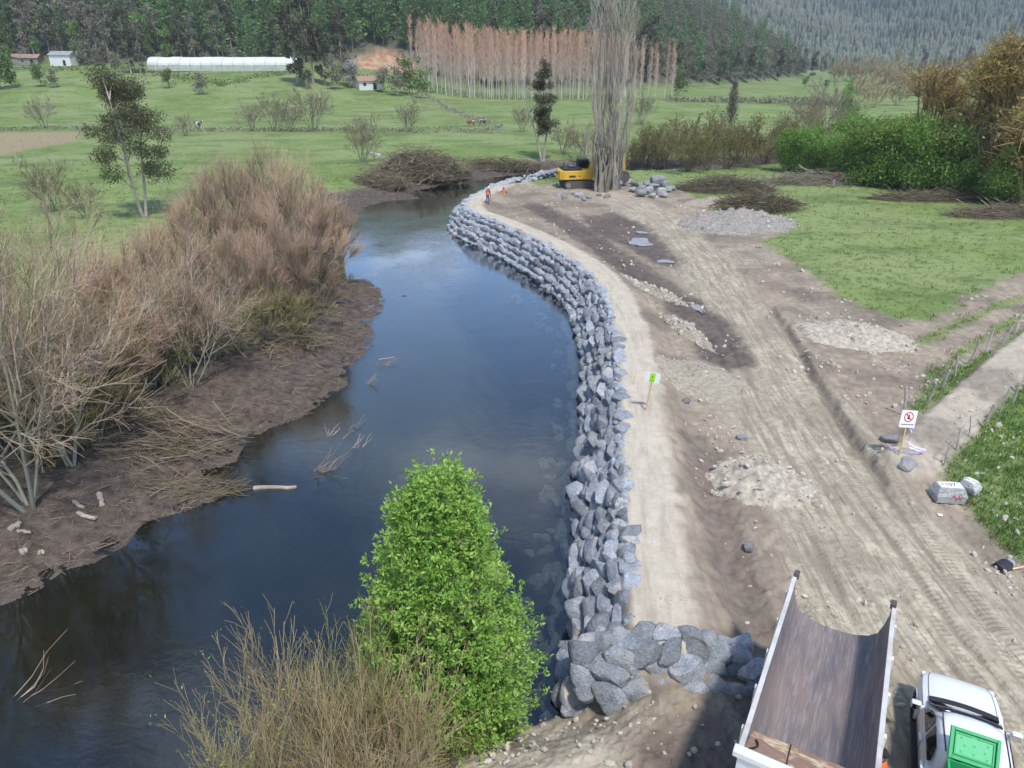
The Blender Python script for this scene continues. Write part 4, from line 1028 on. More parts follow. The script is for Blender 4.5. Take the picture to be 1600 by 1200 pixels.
# eucalyptus trees
def euca(seed, h, blobs, n, size, fork=3, tr=0.16):
    rng = np.random.default_rng(seed); pr = random.Random(seed); segs = []
    for k in range(fork):
        a = 6.28 * k / fork + pr.random(); p = vec(math.cos(a) * 0.15, math.sin(a) * 0.15, -0.2)
        d = vec(math.cos(a) * 0.16, math.sin(a) * 0.16, 1); r = tr
        for s_ in range(8):
            d = (d + vec(pr.gauss(0, .06), pr.gauss(0, .06), 0.03)).normalized(); q = p + d * h * 0.9 / 8
            segs.append((p, q, r, r * 0.84, 0, 0.3)); p = q; r *= 0.84
    stems = [s[1] for s in segs]
    for c, r in blobs:
        c = vec(*c); s = min((q for q in stems if q.z < c.z - 0.2), key=lambda q: (q - c).length, default=stems[0])
        m = s.lerp(c, 0.5) + vec(0, 0, 0.2); segs.append((s, m, tr * 0.4, tr * 0.28, .2, .4)); segs.append((m, c, tr * 0.28, tr * 0.12, .4, .6))
        for k in range(6):
            e = c + vec(pr.gauss(0, .5) * r[0], pr.gauss(0, .5) * r[1], pr.gauss(0, .5) * r[2]); segs.append((c, e, tr * 0.12, 0.012, .5, .9))
    P, d = blob_points(rng, blobs, n, 0.3)
    return parts_from(segs, tr * 0.25, leafset(P, size, rng, up=-0.5, aspect=0.28), ('bark_pale', 'grey_twig', 'euca_leaf'))
rb = random.Random(5)
bl = []
for z, w_, k in [(11.2, 1.4, 4), (10.0, 2.4, 6), (8.6, 3.0, 8), (7.2, 3.2, 7), (5.6, 2.8, 5), (4.0, 2.2, 3)]:
    for i in range(k):
        a = rb.random() * 6.28; q = w_ * rb.uniform(0.3, 1.0); s = rb.uniform(0.55, 1.05)
        bl.append(((q * math.cos(a), q * math.sin(a), z + rb.uniform(-.5, .5)), (s, s, s * 0.75)))
put(euca(201, 11.5, [(c_, (r_[0] * 1.45, r_[1] * 1.45, r_[2] * 1.4)) for c_, r_ in bl], 19000, 0.24, 3, 0.17), 'eucalyptus_tree', 'eucalyptus with drooping dark foliage standing above the willow thicket', 'eucalyptus', on(225, 338), 0.4, 1.1)
bl = []
for z, w_, k in [(14.0, 0.6, 2), (12.5, 1.0, 4), (11, 1.5, 5), (9.3, 1.6, 5), (7.5, 1.9, 7), (6.0, 1.9, 6), (4.6, 1.2, 3)]:
    for i in range(k):
        a = rb.random() * 6.28; q = w_ * rb.uniform(0.2, 1.0); s = rb.uniform(0.6, 1.05)
        bl.append(((q * math.cos(a), q * math.sin(a), z + rb.uniform(-.5, .5)), (s, s, s * 0.9)))
put(euca(202, 14, bl, 8000, 0.34, 2, 0.24), 'eucalyptus_tree', 'slender eucalyptus with a pale bare trunk on the far bank beside the excavator', 'eucalyptus', on(848, 252), 0, 1.0)

# the bare poplar behind the excavator
def poplar(seed, h, stems, wbase, wtop, rad, mats, kids=22, klen=0.20, tw=0.02):
    rng = random.Random(seed); segs, tips = [], []
    sp = dict(n=[5, 3], jit=[0.06, 0.1], up=[0.12, 0.1], taper=[0.3, 0.5], kids=[7], ang=[0.30], len=[0.5], rad=[0.5], **{'from': [0.15]}, tone=[0.4, 0.8, 1.0])
    for i in range(stems):
        a = rng.random() * 6.28; q = math.sqrt(rng.random()); p = vec(q * wbase * math.cos(a), q * wbase * math.sin(a), -0.3)
        H = h * rng.uniform(0.6, 1.0); n = 14; r = rad * rng.uniform(0.45, 1.0); aim = vec(math.cos(a) * q * wtop, math.sin(a) * q * wtop, 0)
        for k in range(n):
            t1 = (k + 1) / n; f = t1 ** 0.6
            nx = vec(p.x * 0 + q * wbase * math.cos(a) * (1 - f) + aim.x * f + rng.gauss(0, 0.13), q * wbase * math.sin(a) * (1 - f) + aim.y * f + rng.gauss(0, 0.13), -0.3 + t1 * H)
            r1 = r * (0.90 if k else 0.8)
            segs.append((p, nx, r, r1, 0, 0.2))
            for _ in range(kids // 8 if k > 1 else 1):
                d = (nx - p).normalized(); b_ = rng.random() * 6.28
                dd = (d + vec(math.cos(b_), math.sin(b_), 0) * 0.45).normalized()
                grow(rng, segs, tips, p.lerp(nx, rng.random()), dd, h * klen * rng.uniform(0.4, 1.0) * (1.1 - 0.5 * t1), r1 * 0.35, 0, sp)
            p, r = nx, r1
    for k in range(12):
        a = 6.28 * k / 12 + rng.random() * .4; q = wbase * rng.uniform(.45, 1.05); p = vec(q * math.cos(a), q * math.sin(a), -0.4); r = rad * rng.uniform(.9, 1.7); tt = rng.random() * .6
        for j in range(6):
            nx = vec(q * math.cos(a) * (1 + .12 * j) + rng.gauss(0, .10), q * math.sin(a) * (1 + .12 * j) + rng.gauss(0, .10), -0.4 + (j + 1) * rng.uniform(.85, 1.15)); r1 = r * rng.uniform(.72, .95)
            segs.append((p, nx, r, r1, tt, tt)); p, r = nx, r1
    segs = [(a, b_, max(r0, tw), max(r1, tw * 0.8), t0, t1) for a, b_, r0, r1, t0, t1 in segs]
    return parts_from(segs, 0.06, None, mats)
pp = on(940, 299)
put(poplar(301, 33, 11, 0.7, 3.0, 0.21, ('poplar_bark', 'poplar_bark'), 17, 0.15, 0.011), 'poplar_tree', 'huge bare poplar with many upright grey stems in front of the excavator', 'poplar', pp, 0, 1)
put(poplar(302, 30, 6, 0.4, 1.8, 0.19, ('poplar_bark', 'poplar_bark'), 17, 0.15, 0.011), 'poplar_tree', 'thinner paler bare poplar growing close beside the huge one', 'poplar', pp + vec(1.7, 1.2, 0), 0, 1)

# bright green bush and dry willow scrub in the near corner of the river
def near_bush():
    rng = np.random.default_rng(9); pr = random.Random(9)
    base = px(705, 1128, -1.2); base.z = gz(base.x, base.y)
    H = 9.0
    prof = [(0.0, 0.7), (0.08, 1.2), (0.22, 1.72), (0.36, 1.98), (0.5, 1.85), (0.65, 1.5), (0.8, 1.05), (0.91, 0.62), (0.97, 0.35), (1.0, 0.12)]
    def wid(t): return np.interp(t, [p[0] for p in prof], [p[1] for p in prof])
    segs, C, D = [], [], []
    for i in range(620):
        a = pr.random() * 6.28; t = 0.05 + 0.93 * pr.random() ** 0.8
        q = wid(t) * (0.78 + 0.24 * pr.random()) * (1 + 0.08 * math.sin(3 * a + 5 * t) + 0.06 * math.sin(7 * a - 9 * t))
        e = vec(q * math.cos(a), q * math.sin(a), t * H); s0 = vec(pr.gauss(0, .15), pr.gauss(0, .15), max(0, t * H - 2.2 - pr.random()) * 0.85)
        m = s0.lerp(e, 0.55) + vec(0, 0, -0.2)
        if i % 3 == 0: segs += [(s0, m, 0.030, 0.020, 0, .3), (m, e, 0.020, 0.010, .3, .6)]
        for k in range(14):
            f = pr.random() ** .6; b0 = m.lerp(e, f)
            tip = b0 + vec(pr.gauss(0, .20), pr.gauss(0, .20), pr.gauss(0.10, .20)) + (e - m) * 0.10
            if k % 3 == 0: segs.append((b0, tip, 0.008, 0.005, .5, .9))
            C.append(tip[:]); D.append((vec(tip.x, tip.y, 0).normalized() * .7 + vec(0, 0, .7))[:])
    for k in range(9):   # leading shoots that stick out of the top
        a = pr.random() * 6.28; q = pr.uniform(0, 0.9); p0 = vec(q * math.cos(a), q * math.sin(a), H * (0.95 - 0.3 * q)); p1 = p0 + vec(pr.gauss(0, .15), pr.gauss(0, .15), pr.uniform(0.5, 0.95))
        segs.append((p0 - vec(0, 0, 1.4), p1, 0.018, 0.008, .4, .8))
        for j in range(7):
            C.append(p0.lerp(p1, j / 6.0)[:]); D.append((0, 0, 1))
    for s_ in [(0, 0, 0.0), (0.3, 0.1, 0.2), (-0.3, 0.2, -0.1), (0.1, -0.3, 0.3)]:
        segs.append((vec(s_[0], s_[1], -0.4), vec(s_[0] * 2, s_[1] * 2, H * 0.75), 0.09, 0.03, 0, .2))
    C = np.array(C); D = np.array(D); n = len(C); k = 10
    P = np.repeat(C, k, 0) + rng.normal(size=(n * k, 3)) * 0.045
    DD = np.repeat(D, k, 0) * 0.5 + rng.normal(size=(n * k, 3)) * 0.75
    V, Ft = leaves(P, 0.118, rng, up=0.25, aspect=0.45, D=DD, jit=0.1)
    T = np.repeat(np.clip(np.repeat(rng.uniform(0.2, 0.9, n), k) + rng.normal(size=n * k) * 0.18, 0, 1), 4)
    pr_ = parts_from(segs, 0.03, (V, Ft, T), ('bark_brown', 'grey_twig', 'bush_leaf'))
    put(pr_, 'leafy_bush', 'tall bright green leafy bush at the water below the boulder wall', 'bush', base - vec(0.05, 0, 0), 0, 1)
near_bush()
def dry_scrub(seed, u, v, h, stems, spread, label, mats, leaf=900, lean=(0, 0)):
    rng = random.Random(seed); segs, tips = [], []
    sp = dict(n=[7, 4, 2], jit=[0.07, 0.10, 0.14], up=[0.05, 0.16, 0.12], taper=[0.35, 0.4, 0.5], kids=[11, 5], ang=[0.42, 0.4], len=[0.42, 0.5], rad=[0.5, 0.55], **{'from': [0.2, 0.15]}, tone=[0.0, 0.35, 0.75, 1.0])
    p = px(u, v, -1.2); p.z = gz(p.x, p.y)
    for i in range(stems):
        a = rng.random() * 6.28; q = math.sqrt(rng.random()); b0 = vec(q * spread * math.cos(a), q * spread * 0.7 * math.sin(a), -0.4)
        d = vec(math.cos(a) * q * 0.2 + lean[0], math.sin(a) * q * 0.2 + lean[1], 1)
        grow(rng, segs, tips, b0, d, h * rng.uniform(0.55, 1.0), 0.021 * rng.uniform(0.6, 1.2), 0, sp)
    segs = [(a, b_, max(r0, 0.0045), max(r1, 0.0036), t0, t1) for a, b_, r0, r1, t0, t1 in segs]
    nr = np.random.default_rng(seed); T = np.array([t[0][:] for t in tips]); k = nr.choice(len(T), leaf)
    ls = leafset(T[k] + nr.normal(size=(leaf, 3)) * 0.06, 0.07, nr, aspect=0.35)
    put(parts_from(segs, 0.02, ls, mats), 'dry_willow_scrub', label, 'willow', p, 0, 1)
twig_mat('straw_twig', (0.27, 0.235, 0.18), (0.46, 0.345, 0.215), 0.08, (0.85, 0.86, 0.7))
twig_mat('straw_green_twig', (0.25, 0.23, 0.165), (0.34, 0.34, 0.13), 0.08)
dry_scrub(401, 530, 1290, 5.2, 30, 0.75, 'dry straw-brown willow scrub in front of the green bush', ('grey_twig', 'straw_twig', 'olive_leaf'), 1500)
dry_scrub(402, 430, 1350, 5.0, 16, 0.3, 'upright orange-brown willow shoots at the edge of the scrub over dark water', ('grey_twig', 'straw_twig', 'willow_leaf'), 900, (-0.03, 0))
dry_scrub(403, 600, 1230, 4.4, 26, 0.75, 'dry willow scrub with greenish shoots against the green bush', ('grey_twig', 'straw_green_twig', 'olive_leaf'), 2600)
dry_scrub(404, 690, 1210, 2.3, 24, 0.8, 'low tangled grey-green scrub at the foot of the green bush', ('grey_twig', 'straw_green_twig', 'olive_leaf'), 1800)
dry_scrub(405, 600, 1330, 4.0, 24, 0.8, 'dry brown scrub at the picture edge before the bush', ('grey_twig', 'straw_twig', 'olive_leaf'), 800)
dry_scrub(406, 255, 1400, 2.4, 4, 0.25, 'few thin green-tipped shoots standing alone in the dark water corner', ('grey_twig', 'straw_green_twig', 'willow_leaf'), 160)

# ------------------------------------------------------------------ brushwood, logs, litter
def brush(name, label, p, rx, ry, h, n, seed, mat='brush_twig', lmin=1.0, lmax=3.2, r=0.02, ang=None, cat='brushwood'):
    rng = random.Random(seed); segs = []
    for i in range(n):
        a = rng.random() * 6.28; q = math.sqrt(rng.random()); x, y = q * rx * math.cos(a), q * ry * math.sin(a)
        z = max(0.03, h * (1 - q * q) * rng.random())
        b0 = rng.random() * 6.28 if ang is None else ang + rng.gauss(0, 0.45)
        L = rng.uniform(lmin, lmax); d = vec(math.cos(b0), math.sin(b0), rng.gauss(0.08, 0.28)); pt = vec(x, y, z) - d * L * 0.5
        rr = r * rng.choice([0.5, 0.6, 0.8, 1.0, 1.9]); tone = rng.random()
        for k in range(3):
            d = (d + vec(rng.gauss(0, .16), rng.gauss(0, .16), rng.gauss(0, .12))).normalized(); nx = pt + d * L / 3; nx.z = max(nx.z, 0.02)
            segs.append((pt, nx, rr * (1 - k * .25), rr * (0.75 - k * .25) + 0.003, tone, tone)); pt = nx
    V, Fq, T = tubes(segs, 3)
    root = thing(name, label, cat, p); o = link('branches', mesh_np('branches', V, Fq, [mat], {'tone': T}), root); o['kind'] = 'stuff'
    return root
brush('brushwood_heap', 'large heap of cut brushwood on the grass beyond the gravel heap', on(1135, 296), 5.5, 3.2, 1.8, 1500, 1, r=0.03)
brush('brushwood_heap', 'dark tangled brushwood on top of the large grey gravel heap', on(1185, 328) + vec(0, 0, 0.5), 4.2, 2.4, 1.3, 1000, 2, r=0.028)
brush('brushwood_heap', 'long pale felled branches lying along the green willows', on(1275, 287), 6, 1.8, 1.2, 420, 3, 'grey_twig', 2, 6, 0.04, ang=-0.5)
brush('brushwood_heap', 'dark brush strip under the willows at the field edge', on(1460, 312), 7, 1.6, 0.9, 800, 4, 'brush_twig', 1.5, 4, 0.03, ang=-0.6)
brush('brushwood_heap', 'brush strip under the budding trees at the picture edge', on(1575, 338), 6, 1.6, 1.0, 800, 5, 'brush_twig', 1.5, 4, 0.03, ang=-0.6)
brush('brushwood_heap', 'big brown brushwood thicket on the far bank beyond the bend', on(655, 275), 7, 3.6, 4.2, 2600, 6, 'brush_twig', 1.5, 4.5, 0.035)
brush('brushwood_heap', 'smaller brown brush heap on the far bank below the big thicket', on(590, 290), 4, 2.6, 2.2, 900, 7, 'brush_twig', 1.2, 3.5, 0.03)
brush('brushwood_heap', 'low brown brush along the far bank towards the slender eucalyptus', on(770, 262), 8, 2.4, 1.6, 1200, 8, 'brush_twig', 1.2, 3.5, 0.03)
brush('brushwood_heap', 'felled grey branches spread on the mud below the willow thicket', on(250, 690), 3.4, 2.2, 0.9, 420, 9, 'brush_twig', 1, 3.5, 0.016, ang=-0.4)
brush('brushwood_heap', 'dark brush tangle on the mud under the thicket end', on(445, 535), 2.6, 1.6, 0.8, 300, 10, 'brush_twig', 1, 3, 0.018)
brush('brushwood_heap', 'brush tongue on the mud reaching into the water', on(300, 765), 2.2, 0.8, 0.35, 260, 11, 'brush_twig', 0.6, 2, 0.012, ang=0.3)
# litter strewn over the muddy bank
def litter():
    rng = np.random.default_rng(12); m = np.where((GA[:, 3] > 0.5) & (GV[:, 1] < 130) & (np.abs(GV[:, 0]) < GV[:, 1] * 1.2 + 6))[0]
    pk = rng.choice(m, 5000); segs = []
    for i in pk:
        x, y, z = GV[i]; x += rng.normal() * .2; y += rng.normal() * .2; a = rng.uniform(0, 6.28); L = rng.uniform(0.1, 0.5) * (1 + y / 80); t = rng.random()
        r = rng.choice([0.005, 0.007, 0.010]) * (1 + y / 40)
        dz = rng.uniform(-0.02, 0.12) * L
        segs.append(((x, y, z + 0.015), (x + L * math.cos(a), y + L * math.sin(a), gz(x + L * math.cos(a), y + L * math.sin(a)) + 0.02 + dz), r, r * 0.7, t, t))
    V, Fq, T = tubes(segs, 3)
    o = link('twig_litter', mesh_np('twig_litter', V, Fq, ['brush_twig'], {'tone': T})); tag(o, 'brown twigs and debris strewn over the muddy bank', 'litter', kind='stuff')
litter()
def log(u, v, L, r, ang, label, mat='bark_pale', float_=False, name='log', tilt=0.0):
    p = px(u, v, WATER + 0.02) if float_ else on(u, v, r * 0.6)
    root = thing(name, label, 'log', p, (0, tilt, ang))
    rng = random.Random(int(u * 3 + v))
    def f(bm):
        rings = []
        for k in range(6):
            x = -L / 2 + L * k / 5; rr = r * (1.08 - 0.3 * k / 5) * rng.uniform(0.93, 1.07); oy = rng.gauss(0, r * 0.3)
            rings.append([(x, oy + rr * math.cos(a), rr * math.sin(a)) for a in [6.283 * j / 9 for j in range(9)]])
        loft(bm, rings)
    bm_obj('bark', build(f), mat, root, smooth=False)
    for s in (-1, 1):
        rr = r * (1.0 if s < 0 else 0.72)
        bm_obj('sawn_end', build(lambda bm: cyl(bm, (s * L / 2, 0, 0), (s * (L / 2 + 0.012), 0, 0), rr * 0.9, sides=9)), 'cut_wood', root)
log(122, 790, 0.8, 0.09, -0.55, 'short sawn log on the mud, upper of a pair'); log(135, 808, 0.85, 0.09, -0.4, 'short sawn log on the mud, lower of a pair')
log(158, 782, 0.9, 0.10, -0.9, 'thick sawn log lying beside the pair on the mud'); log(38, 832, 0.5, 0.07, -0.2, 'split white log at the foot of the pale forked willow')
log(24, 824, 0.4, 0.11, 1.4, 'sawn stump with a bright cut face by the pale forked willow'); log(66, 866, 0.16, 0.1, 0.3, 'small sawn block at the water edge')
log(38, 864, 0.2, 0.13, 0.8, 'brown sawn block next to the small one at the water edge')
log(430, 762, 1.7, 0.10, 0.05, 'weathered log floating in the river below the mud tongue', 'drift_bark', True)
log(632, 462, 0.35, 0.04, 0.1, 'short dark stick floating beyond the thicket', 'bark_brown', True, 'driftwood')
log(604, 560, 0.9, 0.035, 0.4, 'thin driftwood stick in the shallows', 'bark_pale', True, 'driftwood')
def snag(u, v, label, seed, n=16, L=1.6, ang=0.3, h=0.7):
    rng = random.Random(seed); segs = []; p = px(u, v, WATER)
    for i in range(n):
        d = vec(math.cos(ang + rng.gauss(0, .5)), math.sin(ang + rng.gauss(0, .5)), rng.uniform(-0.05, h)); pt = vec(rng.gauss(0, .25), rng.gauss(0, .12), -0.05); l = L * rng.uniform(.4, 1); r = rng.uniform(.008, .018)
        for k in range(3):
            d = (d + vec(rng.gauss(0, .2), rng.gauss(0, .2), rng.gauss(0.1, .2))).normalized(); nx = pt + d * l / 3; segs.append((pt, nx, r, r * .7, .4, .9)); pt = nx; r *= .7
    V, Fq, T = tubes(segs, 3); o = link('drift_branch', mesh_np('drift_branch', V, Fq, ['willow_twig'], {'tone': T}), None, p); tag(o, label, 'branch')
snag(495, 738, 'twiggy drift branch caught in the river below the mud', 1, 22, 1.8, 0.2); snag(545, 672, 'small grey drift branch in open water', 2, 9, 1.0, 0.5); snag(560, 700, 'pale drift twig near the small grey branch', 3, 8, 1.0, 0.6)
snag(515, 682, 'dark drift twigs by the muddy shore', 4, 10, 0.9, 1.0); snag(597, 572, 'drift twigs in the silty shallows', 5, 12, 1.2, 0.4); snag(575, 600, 'drift twigs against the muddy shore point', 6, 10, 1.0, 0.4)
snag(20, 1095, 'long bare branch reaching out over the dark water', 7, 7, 2.4, 0.5, 0.4); snag(580, 432, 'small snag standing at the mud tip', 8, 8, 0.8, 1.0)

# grass tufts on the near fields
def tufts(name, label, idx, n, hgt, mat, seed, k=5):
    rng = np.random.default_rng(seed); pk = rng.choice(idx, n)
    P = GV[pk] + np.column_stack([rng.normal(size=(n, 2)) * 0.12, np.zeros(n)])
    P = np.repeat(P, k, 0); sz = np.repeat(hgt * rng.uniform(0.5, 1.3, n) * (1 + P[::k, 1] / 70), k)
    P[:, :2] += rng.normal(size=(n * k, 2)) * 0.05 * (1 + P[:, 1:2] / 50)
    V, Ft = leaves(P, sz, rng, D=np.tile(np.array([[0, 0, 1.0]]), (n * k, 1)), up=0.2, aspect=0.16, jit=0.45)
    o = link(name, mesh_np(name, V, [Ft], [mat], {'tone': np.repeat(np.repeat(rng.uniform(0, 1, n), k), 4)})); tag(o, label, 'grass', kind='stuff')
inf = np.abs(GV[:, 0]) < GV[:, 1] * 0.85 + 5
gi = np.where((GA[:, 0] > 0.7) & (GV[:, 1] < 110) & inf)[0]
tufts('grass', 'short green grass blades over the fields', gi, 16000, 0.10, 'grass_blade', 3)
gi2 = np.where((GA[:, 0] > 0.3) & (GA[:, 0] < 0.9) & (GV[:, 1] < 100) & inf)[0]
tufts('dry_grass', 'straw-coloured dry grass along the field edges', gi2, 1500, 0.14, 'dry_blade', 4)
gi3 = np.where((GA[:, 0] > 0.6) & (GV[:, 1] < 36) & (GV[:, 0] > 8) & (GV[:, 0] < 34))[0]
tufts('lush_grass', 'lush grass beside the lane and the painted blocks', gi3, 4200, 0.13, 'grass_blade', 5)
# ------------------------------------------------------------------ poplar plantation
def plant_pop(seed, h):
    rng = random.Random(seed); segs = []
    p = vec(0, 0, -0.3); r = 0.17; n = 9
    for k in range(n):
        q = vec(rng.gauss(0, .12) + p.x, rng.gauss(0, .12) + p.y, h * (k + 1) / n); t = (k + 1) / n
        segs.append((p, q, r, r * 0.86, max(0, t - .55) * .8, max(0, t - .5) * .9))
        if t > 0.28:
            for _ in range(int(9 + 17 * t)):
                a = rng.random() * 6.28; L = rng.uniform(1.2, 3.4) * (1.25 - 0.55 * t); s = p.lerp(q, rng.random())
                d = vec(math.cos(a) * .55, math.sin(a) * .55, 1).normalized(); m = s + d * L * .5; d2 = (d + vec(0, 0, .6)).normalized(); e = m + d2 * L * .5
                tt = min(1, max(0, (t - .25) * 1.3))
                segs.append((s, m, 0.036, 0.030, tt * .55, tt * .75)); segs.append((m, e, 0.030, 0.020, tt * .75, tt * .95))
                for _k in range(2):
                    e2 = m + (d + vec(rng.gauss(0, .4), rng.gauss(0, .4), .5)).normalized() * L * .45; segs.append((m, e2, 0.018, 0.012, tt * .85, tt))
        p, r = q, r * 0.86
    return parts_from(segs, 0.045, None, ('plantation_bark', 'plantation_twig'))
PP = [plant_pop(600 + i, 20.8) for i in range(4)]
def plantation():
    rng = random.Random(61); row = 0; made = []
    for row in range(6):
        for i in range(34):
            t = i / 33.0
            x = -36 + 94 * t + rng.gauss(0, .35) + row * 0.8; y = 283 - 6 * t + row * 6.5 + rng.gauss(0, .5)
            if t > 0.84 and row > 1: continue
            if t > 0.84 and rng.random() < 0.25: continue
            s = (1.06 - 0.06 * t - 0.22 * max(0, (t - .72) / .28)) * rng.uniform(0.86, 1.10)
            made.append((x, y, s))
    for x, y, s in made:
        put(PP[rng.randrange(4)], 'plantation_poplar', 'slender pale-trunked poplar with reddish twigs in the planted block', 'poplar', (x, y, gz(x, y)), rng.random() * 6.28, s, 'poplar plantation')
plantation()

# ------------------------------------------------------------------ forest on the hillside
def pine_geo(seed, h, w_, nb=22, per=6, lv=4):
    rng = np.random.default_rng(seed); P, D, S = [], [], []
    for k in range(nb):
        t = k / (nb - 1); z = h * (0.16 + 0.82 * t); L = w_ * (1 - t) ** 0.75 * rng.uniform(0.8, 1.15) + 0.35
        for j in range(per):
            a = rng.uniform(0, 6.28); l = L * rng.uniform(0.7, 1.15)
            for i in range(lv):
                f = (i + 0.6) / lv; P.append((l * f * math.cos(a), l * f * math.sin(a), z + 0.25 * l * f * f + rng.normal() * .15)); D.append((math.cos(a), math.sin(a), 0.35)); S.append(0.55 + 0.9 * (1 - t))
    P = np.array(P); D = np.array(D); S = np.array(S)
    V, Ft = leaves(P, S * 1.25, rng, D=D, up=0.1, aspect=0.62, jit=0.4)
    T = np.repeat(np.clip(0.15 + 0.7 * rng.uniform(0, 1, len(P)), 0, 1), 4)
    Vt, Fq, Tt = tubes([((0, 0, -1), (0, 0, h * .5), h * .011, h * .008, 0, .3), ((0, 0, h * .5), (0, 0, h), h * .008, .03, .3, .6)], 5)
    return V, Ft, T, Vt, Fq[0], Tt
def broad_geo(seed, h, w_, n, size, h0=0.16, bare=0.0):
    rng = np.random.default_rng(seed); bl = crown_blobs(seed, w_, h * h0, h * 0.92, 18, 0.44)
    P, d = blob_points(rng, bl, n, 0.4); V, Ft = leaves(P, size, rng, up=0.0, aspect=0.7)
    T = np.repeat(rng.uniform(0, 1, n), 4)
    sg = [((0, 0, -1), (0, 0, h * .6), h * .014, h * .008, 0, .2)] + [((0, 0, h * .3), c, h * .006, h * .002, .2, .5) for c, r in bl]
    Vt, Fq, Tt = tubes(sg, 4); return V, Ft, T, Vt, Fq[0], Tt
def tree_mesh(g, leafm, barkm):
    V, Ft, T, Vt, Fq, Tt = g
    return mesh_np('forest_tree', np.vstack([V, Vt]), [Ft, Fq + len(V)], [leafm, barkm], {'tone': np.concatenate([T, Tt])}, False, np.concatenate([np.zeros(len(Ft)), np.ones(len(Fq))]))
G_P = [pine_geo(700 + i, 27, 5.0) for i in range(3)]
G_B = [broad_geo(720 + i, 20, 4.6, 1300, 0.9, 0.12) for i in range(3)]
G_E = [broad_geo(730 + i, 26, 4.4, 1500, 0.95, 0.12) for i in range(2)]
G_S = [broad_geo(740 + i, 8, 3.4, 900, 0.5, 0.16) for i in range(2)]
T_SG = [tree_mesh(g, 'mixed_leaf', 'bark_brown') for g in G_S]; T_SD = [tree_mesh(g, 'drab_leaf', 'bark_pale') for g in G_S]
T_P = [tree_mesh(g, 'pine_needle', 'bark_brown') for g in G_P]
T_G = [tree_mesh(g, 'mixed_leaf', 'bark_brown') for g in G_B]
T_D = [tree_mesh(g, 'drab_leaf', 'bark_pale') for g in G_E]
T_E = [tree_mesh(g, 'euca_leaf', 'bark_pale') for g in G_E]
def forest():
    rng = random.Random(71); cand = []
    y = 338.0
    while y < 640:
        x = -330.0
        while x < 300:
            xx = x + rng.uniform(-3, 3); yy = y + rng.uniform(-3, 3); x += 7.0
            cand.append((xx, yy))
        y += 7.0
    C = np.array(cand); hs = poly_sd(C, HILL)
    cut = poly_sd(C, CUT)
    keep = (hs > 1.5) & (hs < 95) & (cut < -2) & (np.abs(C[:, 0]) < C[:, 1] * 0.80)
    C, hs = C[keep], hs[keep]
    Z = np.array([gz(a, b_) for a, b_ in C])
    # the crown must show below the top edge of the picture
    vis = (Z - CAM_H) / C[:, 1] < 0.072
    C, hs, Z = C[vis], hs[vis], Z[vis]
    order = np.argsort(C[:, 1] + 0.6 * hs)
    info = {'p': ('pine_tree', 'dark green pine in the dense forest on the hillside', 'pine', T_P, 'pines on the hillside'),
            'g': ('broadleaf_tree', 'fresh green broadleaf tree in the hillside forest', 'tree', T_G, 'green trees on the hillside'),
            'd': ('bare_forest_tree', 'drab brown leafless tree along the hillside forest', 'tree', T_D, 'drab trees on the hillside'),
            'e': ('eucalyptus_tree', 'grey-olive eucalyptus on the wooded hillside', 'eucalyptus', T_E, 'eucalyptus on the hillside')}
    cnt = {}; rest = []
    for i in order:
        x, y = C[i]; n = vnoise(np.array([x * 0.03]), np.array([y * 0.03]), 91)[0]; r = rng.random(); u = 800 + F * x / (y * 0.98)
        if u < 230: k = 'd' if r < .45 else ('p' if r < .75 else 'g')
        elif u < 390: k = 'g' if r < .55 else ('p' if r < .85 else 'd')
        elif u < 830: k = 'p' if r < .9 else 'e'
        elif u < 1010: k = 'p' if r < .6 else ('e' if r < .8 else 'd')
        else: k = 'd' if r < .4 else ('p' if r < .68 else ('e' if r < .85 else 'g'))
        if hs[i] < 7 and r < 0.35: k = 'd' if rng.random() < .6 else 'e'
        s = rng.uniform(0.75, 1.12) * (0.8 if hs[i] < 8 else 1) * (0.85 if u > 1000 else 1)
        if cnt.get('all', 0) < 300:
            nm, lb, ct, ms_, g = info[k]; cnt['all'] = cnt.get('all', 0) + 1
            tag(link(nm, rng.choice(ms_), None, (x, y, Z[i]), rng.random() * 6.28, (s, s, s * rng.uniform(.9, 1.1))), lb, ct, g)
        else: rest.append((x, y, Z[i], s, k))
    print('forest', len(order), 'rest', len(rest))
    for kk, geos, lm, bmn, nm, lb in (('p', G_P, 'pine_needle', 'bark_brown', 'far_pine_forest', 'dark pine forest higher on the hillside'), ('o', G_B, 'drab_leaf', 'bark_pale', 'far_mixed_forest', 'mixed brown and olive wood higher on the hillside')):
        sel = [q for q in rest if (q[4] == 'p') == (kk == 'p')]
        if not sel: continue
        Vs, Ts, F3, F4, acc = [], [], [], [], 0
        for x, y, z, s, k in sel:
            V, Ft, T, Vt, Fq, Tt = geos[rng.randrange(len(geos))]
            pick = np.arange(len(V) // 4); sub = pick[::2]
            vi = (sub[:, None] * 4 + np.arange(4)).ravel(); a = rng.random() * 6.28; m = np.array([[math.cos(a), -math.sin(a), 0], [math.sin(a), math.cos(a), 0], [0, 0, 1]]) * s
            VV = V[vi] @ m.T + np.array([x, y, z]); nb = len(sub); base = (np.arange(nb) * 4)[:, None] + acc
            Vs.append(VV); Ts.append(T[vi] * rng.uniform(.6, 1)); F3.append(np.concatenate([base + [[0, 1, 2]], base + [[0, 2, 3]]])); acc += len(VV)
        o = link(nm, mesh_np(nm, np.vstack(Vs), [np.vstack(F3)], [lm], {'tone': np.concatenate(Ts)})); tag(o, lb, 'forest', kind='stuff')
forest()
